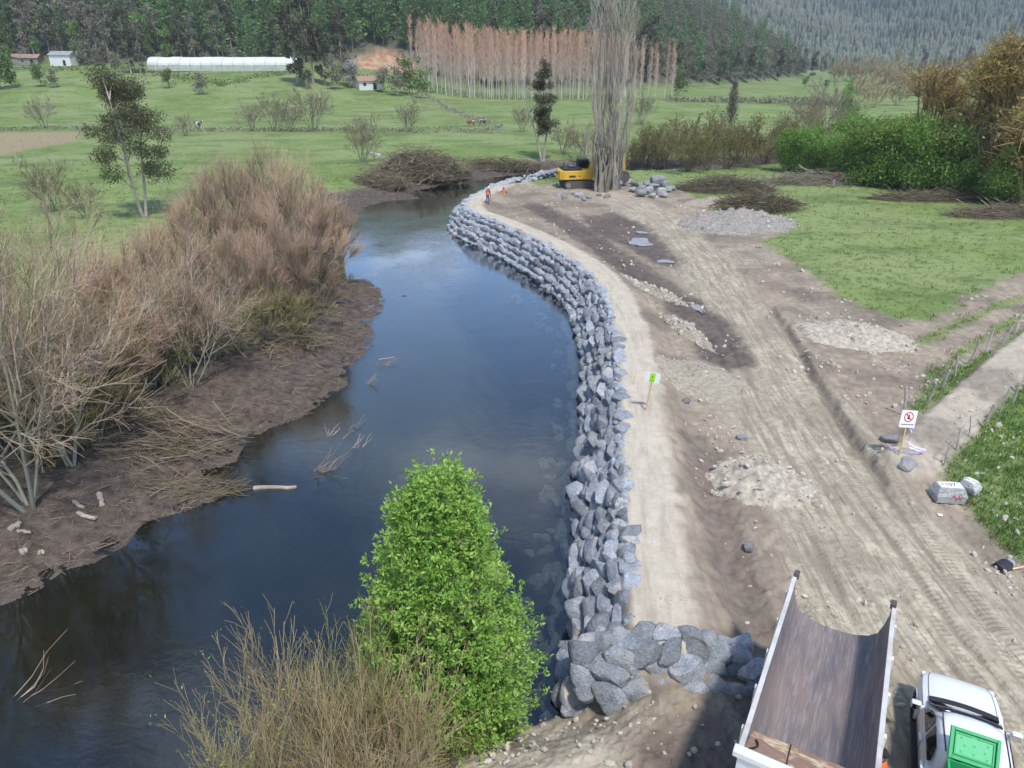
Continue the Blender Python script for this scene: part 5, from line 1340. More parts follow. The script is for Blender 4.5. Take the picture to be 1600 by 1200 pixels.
def far_wood():
    """wood covering the distant valley side, one mass"""
    rng = np.random.default_rng(81); n = 24000
    y = rng.uniform(800, 2600, n) ; y = 800 + 1800 * rng.uniform(0, 1, n) ** 1.5; x = y * rng.uniform(0.16, 0.80, n)
    h, zA, zB, zC, zD = ground(np.stack([x, y], 1))
    k = (zC[:, 1] > 0.6) & ((h - CAM_H) / y < 0.085); x, y, h = x[k], y[k], h[k]; n = len(x)
    s = rng.uniform(0.6, 1.25, n) * (1 + (y - 800) / 4000)
    hh = 16 * s; rr = 2.5 * s * rng.uniform(.75, 1.25, n); k = 6
    an = np.arange(k) * 2 * math.pi / k
    ring = lambda f, zf: np.stack([x[:, None] + rr[:, None] * f * np.cos(an + f) * rng.uniform(.7, 1.3, (n, k)), y[:, None] + rr[:, None] * f * np.sin(an + f) * rng.uniform(.7, 1.3, (n, k)), (h + hh * zf)[:, None] + rng.uniform(-.8, .8, (n, k))], -1)
    V = np.concatenate([ring(.75, 0.0), ring(1.0, .35), ring(.55, .75), np.stack([x, y, h + hh], -1)[:, None]], 1)
    base = (np.arange(n) * (3 * k + 1))[:, None]; Q = []; T3 = []
    for j in range(k):
        j2 = (j + 1) % k
        for lv in (0, 1): Q.append(base + np.array([[lv * k + j, lv * k + j2, (lv + 1) * k + j2, (lv + 1) * k + j]]))
        T3.append(base + np.array([[2 * k + j, 2 * k + j2, 3 * k]]))
    z = 0.5 + 0.75 * fbm(x * 0.006, y * 0.006, 23); T = np.clip(np.repeat(z * 0.9 + rng.uniform(-.16, .16, n), 3 * k + 1), 0, 1)
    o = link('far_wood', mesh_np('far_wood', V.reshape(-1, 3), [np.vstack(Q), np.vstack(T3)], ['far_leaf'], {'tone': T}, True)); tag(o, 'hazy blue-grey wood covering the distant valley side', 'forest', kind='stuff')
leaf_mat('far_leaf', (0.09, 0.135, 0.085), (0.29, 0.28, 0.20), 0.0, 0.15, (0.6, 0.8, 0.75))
far_wood()

# trees standing singly before the hill
def lone(u, v, kind, s, label, cat='tree', name=None, group=None, Y=None):
    ms_ = {'p': T_P, 'g': T_G, 'd': T_D, 'e': T_E}[kind]; p = on(u, v) if Y is None else vec(pd(u, v, Y).x, Y, gz(pd(u, v, Y).x, Y))
    if s < 0.64 and kind in 'gd': ms_ = {'g': T_SG, 'd': T_SD}[kind]; s *= 2.5
    if cat == 'bush': name = 'bush'
    rr = random.Random(int(u * 7 + v)); nm = name or {'p': 'pine_tree', 'g': 'broadleaf_tree', 'd': 'bare_forest_tree', 'e': 'eucalyptus_tree'}[kind]
    tag(link(nm, rr.choice(ms_), None, p, rr.random() * 6.28, s), label, cat, group)
lone(465, 130, 'e', 1.15, 'tall dark eucalyptus at the end of the greenhouse', 'eucalyptus'); lone(490, 131, 'e', 1.2, 'tallest dark eucalyptus in the clump by the greenhouse', 'eucalyptus'); lone(480, 138, 'e', 0.95, 'shorter eucalyptus in front of the tall clump', 'eucalyptus'); lone(508, 134, 'e', 0.8, 'eucalyptus on the house side of the tall clump', 'eucalyptus')
lone(205, 116, 'e', 0.95, 'ochre-tinged eucalyptus behind the dark one in the field', 'eucalyptus'); lone(220, 115, 'd', 0.7, 'drab thin tree beside the ochre-tinged eucalyptus')
lone(20, 138, 'g', 0.75, 'round yellow-green tree below the tin-roofed shed'); lone(2, 140, 'g', 0.6, 'yellow-green tree at the picture edge below the sheds'); lone(65, 136, 'g', 0.38, 'low dark green bush on the slope below the white shed', 'bush')
lone(85, 137, 'd', 0.3, 'low grey bush on the slope below the white shed', 'bush'); lone(135, 102, 'd', 0.55, 'bare grey round tree beside the white shed'); lone(155, 103, 'd', 0.4, 'smaller bare grey tree next to the round one')
lone(185, 118, 'd', 0.4, 'brown shrub before the end of the greenhouse', 'bush'); lone(265, 138, 'g', 0.32, 'dark green bush on the slope below the greenhouse', 'bush'); lone(315, 148, 'd', 0.35, 'small brown bush below the middle of the greenhouse', 'bush')
lone(640, 148, 'g', 0.62, 'light green willow at the edge of the poplar block', 'willow'); lone(660, 154, 'g', 0.5, 'small light green willow in front of the poplar block', 'willow'); lone(622, 150, 'd', 0.5, 'grey bare tree beside the light green willow')
lone(545, 134, 'd', 0.55, 'bare tree beside the white blossoming tree'); lone(600, 145, 'd', 0.42, 'bare shrubby tree by the house', 'tree'); lone(525, 140, 'd', 0.45, 'bare tree at the foot of the eucalyptus clump')
tag(link('blossom_tree', tree_mesh(broad_geo(790, 10, 3.6, 600, 0.6), 'blossom', 'bark_brown'), None, on(552, 138), 0, 0.95), 'white blossoming tree in front of the house', 'tree')
lone(1060, 150, 'g', 0.5, 'light green tree past the end of the poplar block')
for i, (u, v, k, s) in enumerate([(1075, 138, 'd', .75), (1100, 136, 'd', .8), (1125, 133, 'e', .75), (1150, 131, 'd', .9), (1170, 130, 'e', .85), (1190, 128, 'd', .8), (1215, 126, 'e', .8), (1235, 122, 'd', .85), (1255, 120, 'd', .8), (1268, 124, 'e', .75), (1090, 128, 'p', .9), (1140, 124, 'p', .95), (1185, 118, 'p', .9), (1215, 114, 'g', .8), (1285, 116, 'd', .75)]):
    lone(u, v, k, s, {'d': 'drab olive tree at the foot of the spur beyond the pasture', 'e': 'grey-leaved eucalyptus at the foot of the spur beyond the pasture', 'p': 'pine at the foot of the spur beyond the pasture', 'g': 'green tree at the foot of the spur beyond the pasture'}[k], group='trees at the foot of the spur')
for i, (u, v, k, s) in enumerate([(1300, 110, 'g', .8), (1318, 109, 'p', .6), (1335, 109, 'g', .7), (1352, 110, 'p', .7), (1372, 110, 'g', .8), (1388, 109, 'g', .7), (1420, 110, 'p', .9), (1440, 111, 'e', .9), (1460, 112, 'p', .9), (1480, 112, 'd', .9), (1510, 112, 'e', 1.0), (1540, 114, 'p', 1.0), (1570, 114, 'd', 1.0)]):
    lone(u, v, k, s, {'d': 'bare tree in the distant row under the hazy hill', 'e': 'olive tree in the distant row under the hazy hill', 'p': 'dark conifer in the distant row under the hazy hill', 'g': 'green tree in the distant row under the hazy hill'}[k], group='distant tree row')
# pale scrub lit by the sun in the valley
SH_PALE = [shrub(98, 5.0, 9, 0.8, ('pale_twig', 'pale_twig'), 0.8, 0.05, 0.05, tw=6.0)] if twig_mat('pale_twig', (0.42, 0.34, 0.26), (0.55, 0.43, 0.31), 0.1) else None
lab = 'sunlit beige bare shrub in the thicket on the valley floor'
placed([(1305, 128, 9, lab, 'valley thicket'), (1320, 126, 10, lab, 'valley thicket'), (1335, 128, 10, lab, 'valley thicket'), (1350, 127, 11, lab, 'valley thicket'), (1365, 129, 10, lab, 'valley thicket'), (1380, 131, 11, lab, 'valley thicket'), (1395, 130, 10, lab, 'valley thicket'), (1410, 132, 11, lab, 'valley thicket'),
        (1372, 139, 9, lab, 'valley thicket'), (1390, 140, 8, lab, 'valley thicket'), (1345, 160, 8, lab, 'valley thicket'), (1365, 168, 8, lab, 'valley thicket'), (1400, 165, 8, lab, 'valley thicket'), (1430, 150, 10, lab, 'valley thicket'), (1460, 160, 10, lab, 'valley thicket')], SH_PALE, 'valley_shrub', 'shrub', 4.6)
put(poplar(303, 26, 7, 0.7, 2.4, 0.3, ('pale_twig', 'pale_twig'), 16, 0.18, 0.09), 'poplar_tree', 'pale bare poplar far off in front of the hazy hill', 'poplar', on(1398, 114), 0, 1.0)
lone(1330, 138, 'g', 0.28, 'low dark hedge bush on the valley floor', 'bush'); lone(1290, 139, 'g', 0.22, 'smaller hedge bush on the valley floor', 'bush'); lone(1258, 138, 'g', 0.3, 'hedge bush in front of the beige thicket', 'bush'); lone(1345, 142, 'g', 0.24, 'hedge bush beside the low dark one', 'bush')
def hedge(pts, label, h, mat, n, seed, wdt=0.9, sz=0.5):
    L = line(pts); rng = np.random.default_rng(seed); seg = np.hypot(*np.diff(L, axis=0).T); cum = np.concatenate([[0], np.cumsum(seg)]); s = rng.uniform(0, cum[-1], n)
    i = np.clip(np.searchsorted(cum, s, 'right') - 1, 0, len(seg) - 1); t = ((s - cum[i]) / seg[i])[:, None]; P = L[i] * (1 - t) + L[i + 1] * t + rng.normal(size=(n, 2)) * wdt
    hh = h * (0.35 + 0.65 * vnoise(s * 0.25, s * 0, seed)) * rng.uniform(0, 1, n) ** .8
    z = np.array([gz(a, b_) for a, b_ in P]); V, Ft = leaves(np.column_stack([P, z + hh]), sz, rng, up=.5, aspect=.45)
    o = link('hedge', mesh_np('hedge', V, [Ft], [mat], {'tone': np.repeat(rng.uniform(0, 1, n), 4)})); tag(o, label, 'hedge')
hedge([(-50, 204), (120, 203), (300, 206), (470, 206), (640, 207), (780, 208)], 'low brown weedy strip along the long field fence', 1.1, 'drab_leaf', 2600, 1)
hedge([(0, 152), (200, 150), (350, 160), (480, 152), (680, 155)], 'dark weedy strip across the field below the sheds', 1.6, 'mixed_leaf', 2200, 2, 2.0, .9)
hedge([(660, 155), (700, 172), (745, 190), (785, 206)], 'grey brushy strip along the slanting fence by the cows', 1.2, 'drab_leaf', 1200, 3, .8, .5)
hedge([(1040, 159), (1150, 160), (1280, 164), (1340, 170)], 'brown dry hedge across the pasture beyond the conifer', 2.2, 'drab_leaf', 2200, 4, 1.2, .9)
hedge([(240, 119), (350, 121), (455, 120)], 'weedy strip along the foot of the greenhouse', 0.9, 'drab_leaf', 700, 5, 1.0, .6)

# ------------------------------------------------------------------ farm buildings
plain('white_wall', (0.74, 0.74, 0.73), 0.8, var=0.05); plain('grey_tin', (0.42, 0.44, 0.46), 0.5, 0.3, var=0.15, scale=1.0); plain('rust_tin', (0.33, 0.22, 0.17), 0.7, 0.1, var=0.4, scale=0.8)
plain('weathered_board', (0.27, 0.245, 0.22), 0.9, var=0.25, scale=2); plain('dark_opening', (0.02, 0.02, 0.022), 0.8); plain('plastic_film', (0.70, 0.71, 0.69), 0.5, var=0.06, scale=0.6); plain('film_low', (0.50, 0.53, 0.46), 0.6, var=0.15, scale=0.7); plain('roof_tile', (0.36, 0.23, 0.17), 0.8, var=0.2)
def shed(u, v, w_, d, h, label, wall, roof, rz=0.0, door=True, name='shed', win=2, pitch=0.22):
    p = on(u, v); p.z -= 0.3; root = thing(name, label, 'shed' if name == 'shed' else 'house', p, rz)
    bm_obj('wall', build(lambda bm: prism(bm, [(-d / 2, 0), (d / 2, 0), (d / 2, h), (0, h + d * pitch), (-d / 2, h)], -w_ / 2, w_ / 2, 'x')), wall, root)
    def rf(bm):
        for s in (-1, 1):
            y0, z0, y1, z1 = 0, h + d * pitch + .06, s * (d / 2 + .5), h - .5 * pitch * 2 + .06
            prism(bm, [(y0, z0), (y1, z1), (y1, z1 + .12), (y0, z0 + .12)], -w_ / 2 - .4, w_ / 2 + .4, 'x')
    ro = bm_obj('roof', build(rf), roof, root)
    if door: bm_obj('door', build(lambda bm: box(bm, w_ * .12, w_ * .12 + 1.2, -d / 2 - .06, -d / 2 + .02, 0.2, 2.4)), 'dark_opening', root)
    for k in range(win):
        x = -w_ * .32 + k * w_ * .26
        wn = bm_obj('window', build(lambda bm: box(bm, x, x + 1.1, -d / 2 - .05, -d / 2 + .02, 1.4, 2.4)), 'weathered_board', root)
        bm_obj('pane', build(lambda bm: box(bm, x + .1, x + 1.0, -d / 2 - .07, -d / 2 - .05, 1.5, 2.3)), 'dark_opening', wn)
    return root
shed(102, 102, 9.6, 6, 4.6, 'small white shed with a grey tin roof below the forest', 'white_wall', 'grey_tin', -0.05, True, win=0)
shed(50, 101, 8.5, 6, 3.2, 'weathered board shed with a rusty tin roof next to the white shed', 'weathered_board', 'rust_tin', 0.1, True, win=1)
shed(20, 101, 6, 5, 3.6, 'small brown shed half hidden behind the yellow-green tree', 'weathered_board', 'rust_tin', 0.3, False, win=0)
shed(575, 139, 8, 6, 3.0, 'small house with a tiled roof behind the blossoming tree', 'white_wall', 'roof_tile', 0.5, True, 'house', 1)
def greenhouse():
    a = on(240, 111); c = on(456, 116); a.y = c.y = max(a.y, c.y); ce = (a + c) / 2; L = (c - a).length; ce.z = min(gz(a.x, a.y), gz(c.x, c.y), gz(ce.x, ce.y)) - .2
    root = thing('greenhouse', 'long low greenhouse of white plastic film below the forest', 'greenhouse', ce, math.atan2(c.y - a.y, c.x - a.x))
    w_, h = 9.0, 5.2; arc = [(w_ / 2 * math.cos(t), 2.4 + (h - 2.4) * math.sin(t)) for t in [math.pi * k / 10 for k in range(11)]]
    n = 14
    for k in range(n):
        x0, x1 = -L / 2 + L * k / n, -L / 2 + L * (k + 1) / n - .12; sag = random.Random(k).uniform(-.12, .08)
        bm_obj('film_panel', build(lambda bm: prism(bm, [(y, z + sag) for y, z in arc], x0, x1, 'x')), 'plastic_film', root)
        bm_obj('side_panel', build(lambda bm: box(bm, x0, x1, -w_ / 2 - .03, -w_ / 2 + .1, 0.2, 2.38)), 'film_low', root)
        bm_obj('post', build(lambda bm: box(bm, x1 + .01, x1 + .11, -w_ / 2 - .08, -w_ / 2 + .1, 0, 2.6)), 'weathered_board', root)
greenhouse()

# ------------------------------------------------------------------ fences
plain('fence_wood', (0.42, 0.39, 0.34), 0.9, var=0.3, scale=4); plain('wire', (0.35, 0.34, 0.33), 0.6, 0.5)
def fence(pts, label, n, h, lean, seed, r=0.06, wires=(0.45, 0.9)):
    rng = random.Random(seed); L = [on(u, v) for u, v in pts]; seg = [(b_ - a).length for a, b_ in zip(L, L[1:])]; tot = sum(seg)
    root = thing('fence', label, 'fence', L[0]); tops = []
    for k in range(n):
        s = tot * k / max(1, n - 1); i = 0
        while i < len(seg) - 1 and s > seg[i]: s -= seg[i]; i += 1
        p = L[i].lerp(L[i + 1], min(1, s / seg[i])); p.z = gz(p.x, p.y); hh = h * rng.uniform(.8, 1.15); rr = r * rng.uniform(.7, 1.2)
        t = p + vec(rng.gauss(0, lean), rng.gauss(0, lean), hh); q = p - L[0]; tt = t - L[0]
        bm = bmesh.new(); m = q.lerp(tt, .55) + vec(rng.gauss(0, r * .5), 0, 0); cyl(bm, q - vec(0, 0, .2), m, rr, rr * .92, 6); cyl(bm, m, tt, rr * .92, rr * .75, 6)
        bm_obj('post', bm, 'fence_wood', root); tops.append((q, tt))
    bm = bmesh.new()
    for (a, b_), (c, d) in zip(tops, tops[1:]):
        for f in wires: cyl(bm, a.lerp(b_, f), c.lerp(d, f), max(0.006, r * .1), sides=3, caps=False)
    bm_obj('wire', bm, 'wire', root)
fence([(0, 262), (120, 256), (290, 252)], 'weathered post fence across the green field behind the eucalyptus', 12, 1.7, .07, 1, .08)
fence([(110, 204), (300, 206), (470, 206), (640, 207), (785, 208)], 'long post fence between the green pastures', 42, 1.7, .08, 2, .09)
fence([(640, 153), (690, 166), (740, 188), (787, 208)], 'slanting fence of close-set posts beside the cows', 34, 1.7, .12, 3, .09)
fence([(-20, 246), (60, 230), (128, 212)], 'post fence bordering the straw-coloured field', 12, 1.6, .06, 4, .08)
fence([(1000, 158), (1100, 159), (1280, 163)], 'far post fence past the poplar block', 22, 1.8, .06, 5, .1)
fence([(1411, 648), (1452, 628), (1508, 573), (1545, 548), (1562, 540), (1600, 512), (1680, 470)], 'leaning grey posts along the strip of grass beside the stony lane', 12, 1.25, .22, 6, .06)
fence([(1475, 727), (1505, 690), (1526, 675), (1566, 645), (1620, 600)], 'thin grey posts along the lane next to the lush grass', 8, 1.2, .1, 7, .045)
# ------------------------------------------------------------------ cattle
plain('brown_hide', (0.27, 0.12, 0.06), 0.8, var=0.15); plain('dark_hide', (0.07, 0.06, 0.06), 0.8, var=0.2); plain('pale_hide', (0.62, 0.58, 0.52), 0.8, var=0.1)
def cow_mat(name, c):
    b = NB(name); n = b.noise(b.obj(), 1.4, 2); b.bsdf(b.mix(b.ramp(n, [(0.50, 0), (0.54, 1)]), c, (0.66, 0.62, 0.56)), 0.8)
cow_mat('brown_white_hide', (0.27, 0.11, 0.055)); cow_mat('black_white_hide', (0.05, 0.045, 0.045))
def skin(name, verts, edges, radii, mat, parent, sub=2):
    me = bpy.data.meshes.new(name); me.from_pydata(verts, edges, []); o = link(name, me, parent); me.materials.append(M[mat])
    bm = bmesh.new(); bm.from_mesh(me); ly = bm.verts.layers.skin.verify(); bm.verts.ensure_lookup_table()
    for i, v in enumerate(bm.verts):
        r = radii[i]; v[ly].radius = (r, r) if not hasattr(r, '__len__') else r; v[ly].use_root = (i == 0)
    bm.to_mesh(me); bm.free()
    sk = o.modifiers.new('skin', 'SKIN'); sk.use_smooth_shade = True; sb = o.modifiers.new('sub', 'SUBSURF'); sb.levels = sub; sb.render_levels = sub
    return o
def cow(u, v, mat, label, rz, graze=True, s=1.0):
    p = on(u, v); root = thing('cow', label, 'cow', p, rz, None, s)
    hd = (1.62, 0, 0.45) if graze else (1.6, 0, 1.55); nk = (1.2, 0, 0.95) if graze else (1.25, 0, 1.4)
    V = [(0, 0, 1.05), (0.55, 0, 1.08), (0.85, 0, 1.15), nk, hd, ((hd[0] + .3), 0, hd[2] - .16), (-0.6, 0, 1.1), (-0.8, 0, 1.15), (-.9, 0, .6)]
    E = [(0, 1), (1, 2), (2, 3), (3, 4), (4, 5), (0, 6), (6, 7), (7, 8)]; Rr = [.40, .40, .32, .2, .17, .11, .36, .2, .03]
    for sx, par in ((0.6, 1), (-.62, 6)):
        for sy in (-.2, .2):
            b0 = len(V); V += [(sx, sy, .72), (sx + (.02 if sx > 0 else .06), sy, .4), (sx, sy, .03)]; Rr += [.14, .075, .06]; E += [(par, b0), (b0, b0 + 1), (b0 + 1, b0 + 2)]
    skin('body', V, E, Rr, mat, root)
cow(737, 198, 'brown_white_hide', 'brown and white cow grazing behind the field fence', 2.6); cow(753, 197, 'brown_white_hide', 'reddish cow standing next to the slanting fence posts', -0.9, False)
cow(310, 201, 'black_white_hide', 'black and white cow beyond the eucalyptus', 1.2, False); cow(589, 250, 'pale_hide', 'pale calf on the far bank beside the bare shrub', 2.9, False, .75)
# ------------------------------------------------------------------ vehicle materials
def paint(name, c, rough=0.3, coat=0.4, dirt=0.12):
    b = NB(name); o = b.obj(); n = b.noise(o, 2.0, 5)
    p = b.bsdf(b.mix(b.math('MULTIPLY', b.ramp(n, [(0.45, 0), (0.75, 1)]), dirt), c, (0.35, 0.31, 0.25)), rough, 0, None, 0.5); p.inputs['Coat Weight'].default_value = coat; p.inputs['Coat Roughness'].default_value = 0.12
paint('car_white', (0.78, 0.79, 0.80), 0.32, 0.5, 0.06); paint('truck_white', (0.74, 0.74, 0.72), 0.45, 0.2, 0.25); paint('dirty_white', (0.62, 0.60, 0.57), 0.6, 0.05, 0.75); paint('digger_yellow', (0.72, 0.42, 0.03), 0.45, 0.1, 0.2)
plain('black_rubber', (0.025, 0.025, 0.026), 0.85, var=0.2); plain('black_plastic', (0.03, 0.03, 0.033), 0.5); plain('steel', (0.35, 0.35, 0.36), 0.4, 0.8); plain('track_steel', (0.13, 0.115, 0.10), 0.7, 0.3, var=0.3)
b = NB('car_glass'); b.bsdf((0.012, 0.015, 0.018), 0.04, 0, None, 0.8)
b = NB('mirror_glass'); b.bsdf((0.75, 0.78, 0.8), 0.05, 1.0)
b = NB('lamp_red'); b.bsdf((0.5, 0.03, 0.02), 0.15)
b = NB('lamp_clear'); b.bsdf((0.75, 0.75, 0.75), 0.1)
b = NB('worn_steel_bed'); o_ = b.obj()
n1 = b.noise(b.vscale(o_, (14, 0.6, 5)), 1.6, 8, 0.72, 0.6); n2 = b.noise(b.vscale(o_, (2.2, 0.5, 1)), 1.3, 5, 0.6); n3 = b.noise(b.vscale(o_, (1, .5, 1)), 17, 5, 0.75)
c = b.mix(b.ramp(n2, [(0.36, 0), (0.62, 1)]), (0.175, 0.155, 0.165), (0.275, 0.22, 0.20))
c = b.mix(b.ramp(n1, [(0.50, 0), (0.72, 0.8)]), c, (0.47, 0.44, 0.43))
c = b.mix(b.ramp(n3, [(0.64, 0), (0.72, 0.5)]), c, (0.5, 0.47, 0.45))
b.bsdf(c, 0.62, 0.25, b.bump(n1, 0.25, 0.02), 0.4)
b = NB('rusty_board'); o_ = b.obj(); n1 = b.noise(o_, 1.7, 6, 0.6, 0.6); n2 = b.noise(o_, 7, 5, 0.65)
c = b.mix(b.ramp(n2, [(0.35, 0), (0.65, 1)]), (0.30, 0.185, 0.13), (0.42, 0.27, 0.19))
c = b.mix(b.ramp(n1, [(0.50, 0), (0.55, 0.9)]), c, b.mix(b.ramp(n2, [(0.42, 0), (0.58, 1)]), (0.55, 0.30, 0.12), (0.78, 0.68, 0.50)))
b.bsdf(c, 0.75, 0.05)
paint('lid_green', (0.035, 0.40, 0.13), 0.45, 0.15, 0.05)
paint('lid_green_pale', (0.10, 0.50, 0.22), 0.5, 0.1, 0.1)

# ------------------------------------------------------------------ dump truck (its cab towards the camera, tail away)
def wheel(parent, x, y, z, r, w_, side):
    def ty(bm):
        prof = [(r * .55, -w_ / 2), (r * .9, -w_ / 2), (r, -w_ * .38), (r, w_ * .38), (r * .9, w_ / 2), (r * .55, w_ / 2)]
        loft(bm, [[(x + q, y + rr * math.cos(a), z + rr * math.sin(a)) for rr, q in prof] for a in [6.2832 * k / 24 for k in range(25)]], close=True, cap=False)
        bmesh.ops.remove_doubles(bm, verts=bm.verts, dist=1e-4)
    wv = bm_obj('wheel', build(ty), 'black_rubber', parent)
    def rim(bm):
        cyl(bm, (x - w_ * .3, y, z), (x + w_ * .3, y, z), r * .57, sides=20); cyl(bm, (x, y, z), (x + side * w_ * .45, y, z), r * .22, sides=12)
        for k in range(8):
            a = 6.2832 * k / 8; cyl(bm, (x + side * w_ * .3, y + r * .38 * math.cos(a), z + r * .38 * math.sin(a)), (x + side * w_ * .36, y + r * .38 * math.cos(a), z + r * .38 * math.sin(a)), .03, sides=6)
    bm_obj('rim', build(rim), 'steel', wv)
def dump_truck():
    th = R(29.6); d = vec(math.sin(th), math.cos(th), 0); r = vec(math.cos(th), -math.sin(th), 0)
    fl = px(1152, 1163, 3.28); base = fl + r * 1.16; base.z = gz(base.x, base.y)
    T = thing('dump_truck', 'white dump truck seen from above its cab with an empty rusty steel bed', 'dump truck', base, -th)
    L = 5.75; W = 1.06
    def rz_(y): return 3.28 - 0.33 * y / L
    sec = [(-1.0, 0.0), (-0.985, -0.35), (-0.95, -0.62), (-0.86, -0.86), (-0.70, -1.02), (-0.45, -1.12), (-0.2, -1.16), (0, -1.17)]
    sec = sec + [(-a, z) for a, z in sec[-2::-1]]
    def shell(off, y0, y1, n):
        rings = []
        for k in range(n + 1):
            y = y0 + (y1 - y0) * k / n
            rings.append([(a * W * (1 + off / W), y, rz_(y) + (0.0 if y < L - .7 else 0.10 * (abs(a) > .93) * (y - L + .7) / .7) + z * (1 if z > -.1 else 1 + off)) for a, z in sec])
        return rings
    def bed(bm):
        a = shell(-0.0, 0.02, L, 16); o_ = shell(0.06, 0.02, L, 16); n = len(sec)
        A = [[bm.verts.new(p) for p in q] for q in a]; B = [[bm.verts.new((p[0], p[1], p[2] - (.06 if i not in (0, n - 1) else 0))) for i, p in enumerate(q)] for q in o_]
        for k in range(16):
            for i in range(n - 1):
                bm.faces.new((A[k][i], A[k][i + 1], A[k + 1][i + 1], A[k + 1][i])).material_index = 0
                bm.faces.new((B[k][i], B[k + 1][i], B[k + 1][i + 1], B[k][i + 1])).material_index = 1
        for i in range(n - 1): bm.faces.new((A[16][i], A[16][i + 1], B[16][i + 1], B[16][i])).material_index = 0
        for s in (0, n - 1):
            for k in range(16): bm.faces.new((A[k][s], A[k + 1][s], B[k + 1][s], B[k][s])).material_index = 1
    bo = bm_obj('dump_bed', build(bed), ['worn_steel_bed', 'truck_white'], T, smooth=False); bo['label'] = 'worn purple-brown steel dump bed'
    for p in bo.data.polygons: p.use_smooth = True
    bo.data.set_sharp_from_angle(angle=R(40))
    for s in (-1, 1):
        def rail(bm):
            rings = []
            for k in range(9):
                y = L * k / 8 if k < 8 else L - .02; z = rz_(y) + (0.10 if k == 8 else 0)
                rings.append([(s * (W - .015), y, z - .05), (s * (W + .075), y, z - .05), (s * (W + .075), y, z + .025), (s * (W - .015), y, z + .025)])
            loft(bm, rings)
        bm_obj('rail', build(rail), 'dirty_white', bo)
        bm_obj('tail_bracket', build(lambda bm: box(bm, s * W - .06, s * W + .06, L - .16, L + .02, rz_(L) + .06, rz_(L) + .2)), 'track_steel', bo)
        for k in range(5):
            y = .5 + k * 1.15; bm_obj('rib', build(lambda bm: box(bm, s * (W + .07), s * (W + .13), y, y + .1, rz_(y) - .85, rz_(y) - .06)), 'truck_white', bo)
    # sloping front board, rusty inside, with a white top rail
    def board(bm):
        P = [[(-W * .99, .03, rz_(0) - .01), (W * .99, .03, rz_(0) - .01)], [(-W * .955, 1.15, rz_(1.15) - .66), (W * .955, 1.15, rz_(1.15) - .66)], [(-W * .75, 1.45, rz_(1.45) - 1.04), (W * .75, 1.45, rz_(1.45) - 1.04)], [(-W * .3, 1.5, rz_(1.5) - 1.15), (W * .3, 1.5, rz_(1.5) - 1.15)]]
        V = [[bm.verts.new(p) for p in r_] for r_ in P]
        for a, c in zip(V, V[1:]): bm.faces.new((a[0], a[1], c[1], c[0]))
    bd = bm_obj('front_board', build(board), 'rusty_board', bo); bd['label'] = 'rusty orange front board of the dump bed'
    bm_obj('front_rail', build(lambda bm: box(bm, -W - .14, W + .14, -.16, .025, rz_(0) - .10, rz_(0) + .035, bev=.015)), 'truck_white', bo)
    bm_obj('front_wall', build(lambda bm: box(bm, -W - .05, W + .05, -.10, -.02, 1.55, rz_(0) - .11)), 'truck_white', bo)
    bm_obj('cable', build(lambda bm: [cyl(bm, (-W * .9 + .22 * math.sin(t * 3.0) * .5, .04 + t * .62, rz_(0) - t * .40 + .02), (-W * .9 + .22 * math.sin((t + .1) * 3.0) * .5, .04 + (t + .1) * .62, rz_(0) - (t + .1) * .40 + .02), .018, sides=5) for t in [k * .1 for k in range(9)]]), 'black_rubber', bo)
    bm_obj('seam', build(lambda bm: cyl(bm, (-W * .3, .06, rz_(0) - .02), (-W * .3, 1.15, rz_(1.15) - .65), .014, sides=5)), 'dark_paint', bo)
    ch = bm_obj('chassis', build(lambda bm: [box(bm, s * .42 - .06, s * .42 + .06, -2.3, L - .2, .85, 1.12) for s in (-1, 1)] + [box(bm, -.4, .4, y, y + .14, .9, 1.1) for y in (-1.5, .6, 2.2, 3.8, 5.0)]), 'black_plastic', T)
    bm_obj('subframe', build(lambda bm: [box(bm, s * .42 - .08, s * .42 + .08, .2, L - .4, 1.14, 1.72) for s in (-1, 1)]), 'truck_white', ch)
    for y in (3.35, 4.7):
        for s in (-1, 1): wheel(T, s * .98, y, .52, .52, .5, s)
    for s in (-1, 1): wheel(T, s * 1.0, -1.35, .52, .52, .32, s)
    def cab(bm):
        rings = []
        for z, f, bk, hw in [(.75, -2.42, -.32, 1.12), (1.5, -2.45, -.30, 1.15), (1.9, -2.42, -.30, 1.14), (2.55, -2.2, -.32, 1.08), (2.72, -2.1, -.38, 1.02), (2.80, -1.95, -.5, .9)]:
            rings.append([(-hw, bk, z), (hw, bk, z), (hw, (f + bk) / 2, z), (hw * .97, f + .12, z), (hw * .8, f, z), (-hw * .8, f, z), (-hw * .97, f + .12, z), (-hw, (f + bk) / 2, z)])
        loft(bm, rings)
    cb = bm_obj('cab', build(cab), 'truck_white', T, bev=.03)
    bm_obj('windscreen', build(lambda bm: bm.faces.new([bm.verts.new(p) for p in ((-.85, -2.43, 1.95), (.85, -2.43, 1.95), (.8, -2.24, 2.5), (-.8, -2.24, 2.5))])), 'car_glass', cb)
    for s in (-1, 1):
        bm_obj('window', build(lambda bm: prism(bm, [(-2.05, 1.75), (-1.0, 1.75), (-1.0, 2.45), (-1.9, 2.45)], s * 1.09, s * 1.155, 'x')), 'car_glass', cb)
        bm_obj('mirror', build(lambda bm: (box(bm, s * 1.3 - .1, s * 1.3 + .1, -2.3, -2.2, 1.8, 2.3), cyl(bm, (s * 1.1, -2.2, 2.2), (s * 1.3, -2.25, 2.2), .02, sides=6))), 'black_plastic', cb)
        bm_obj('headlight', build(lambda bm: box(bm, s * .85 - .16, s * .85 + .16, -2.50, -2.44, .95, 1.15)), 'lamp_clear', cb)
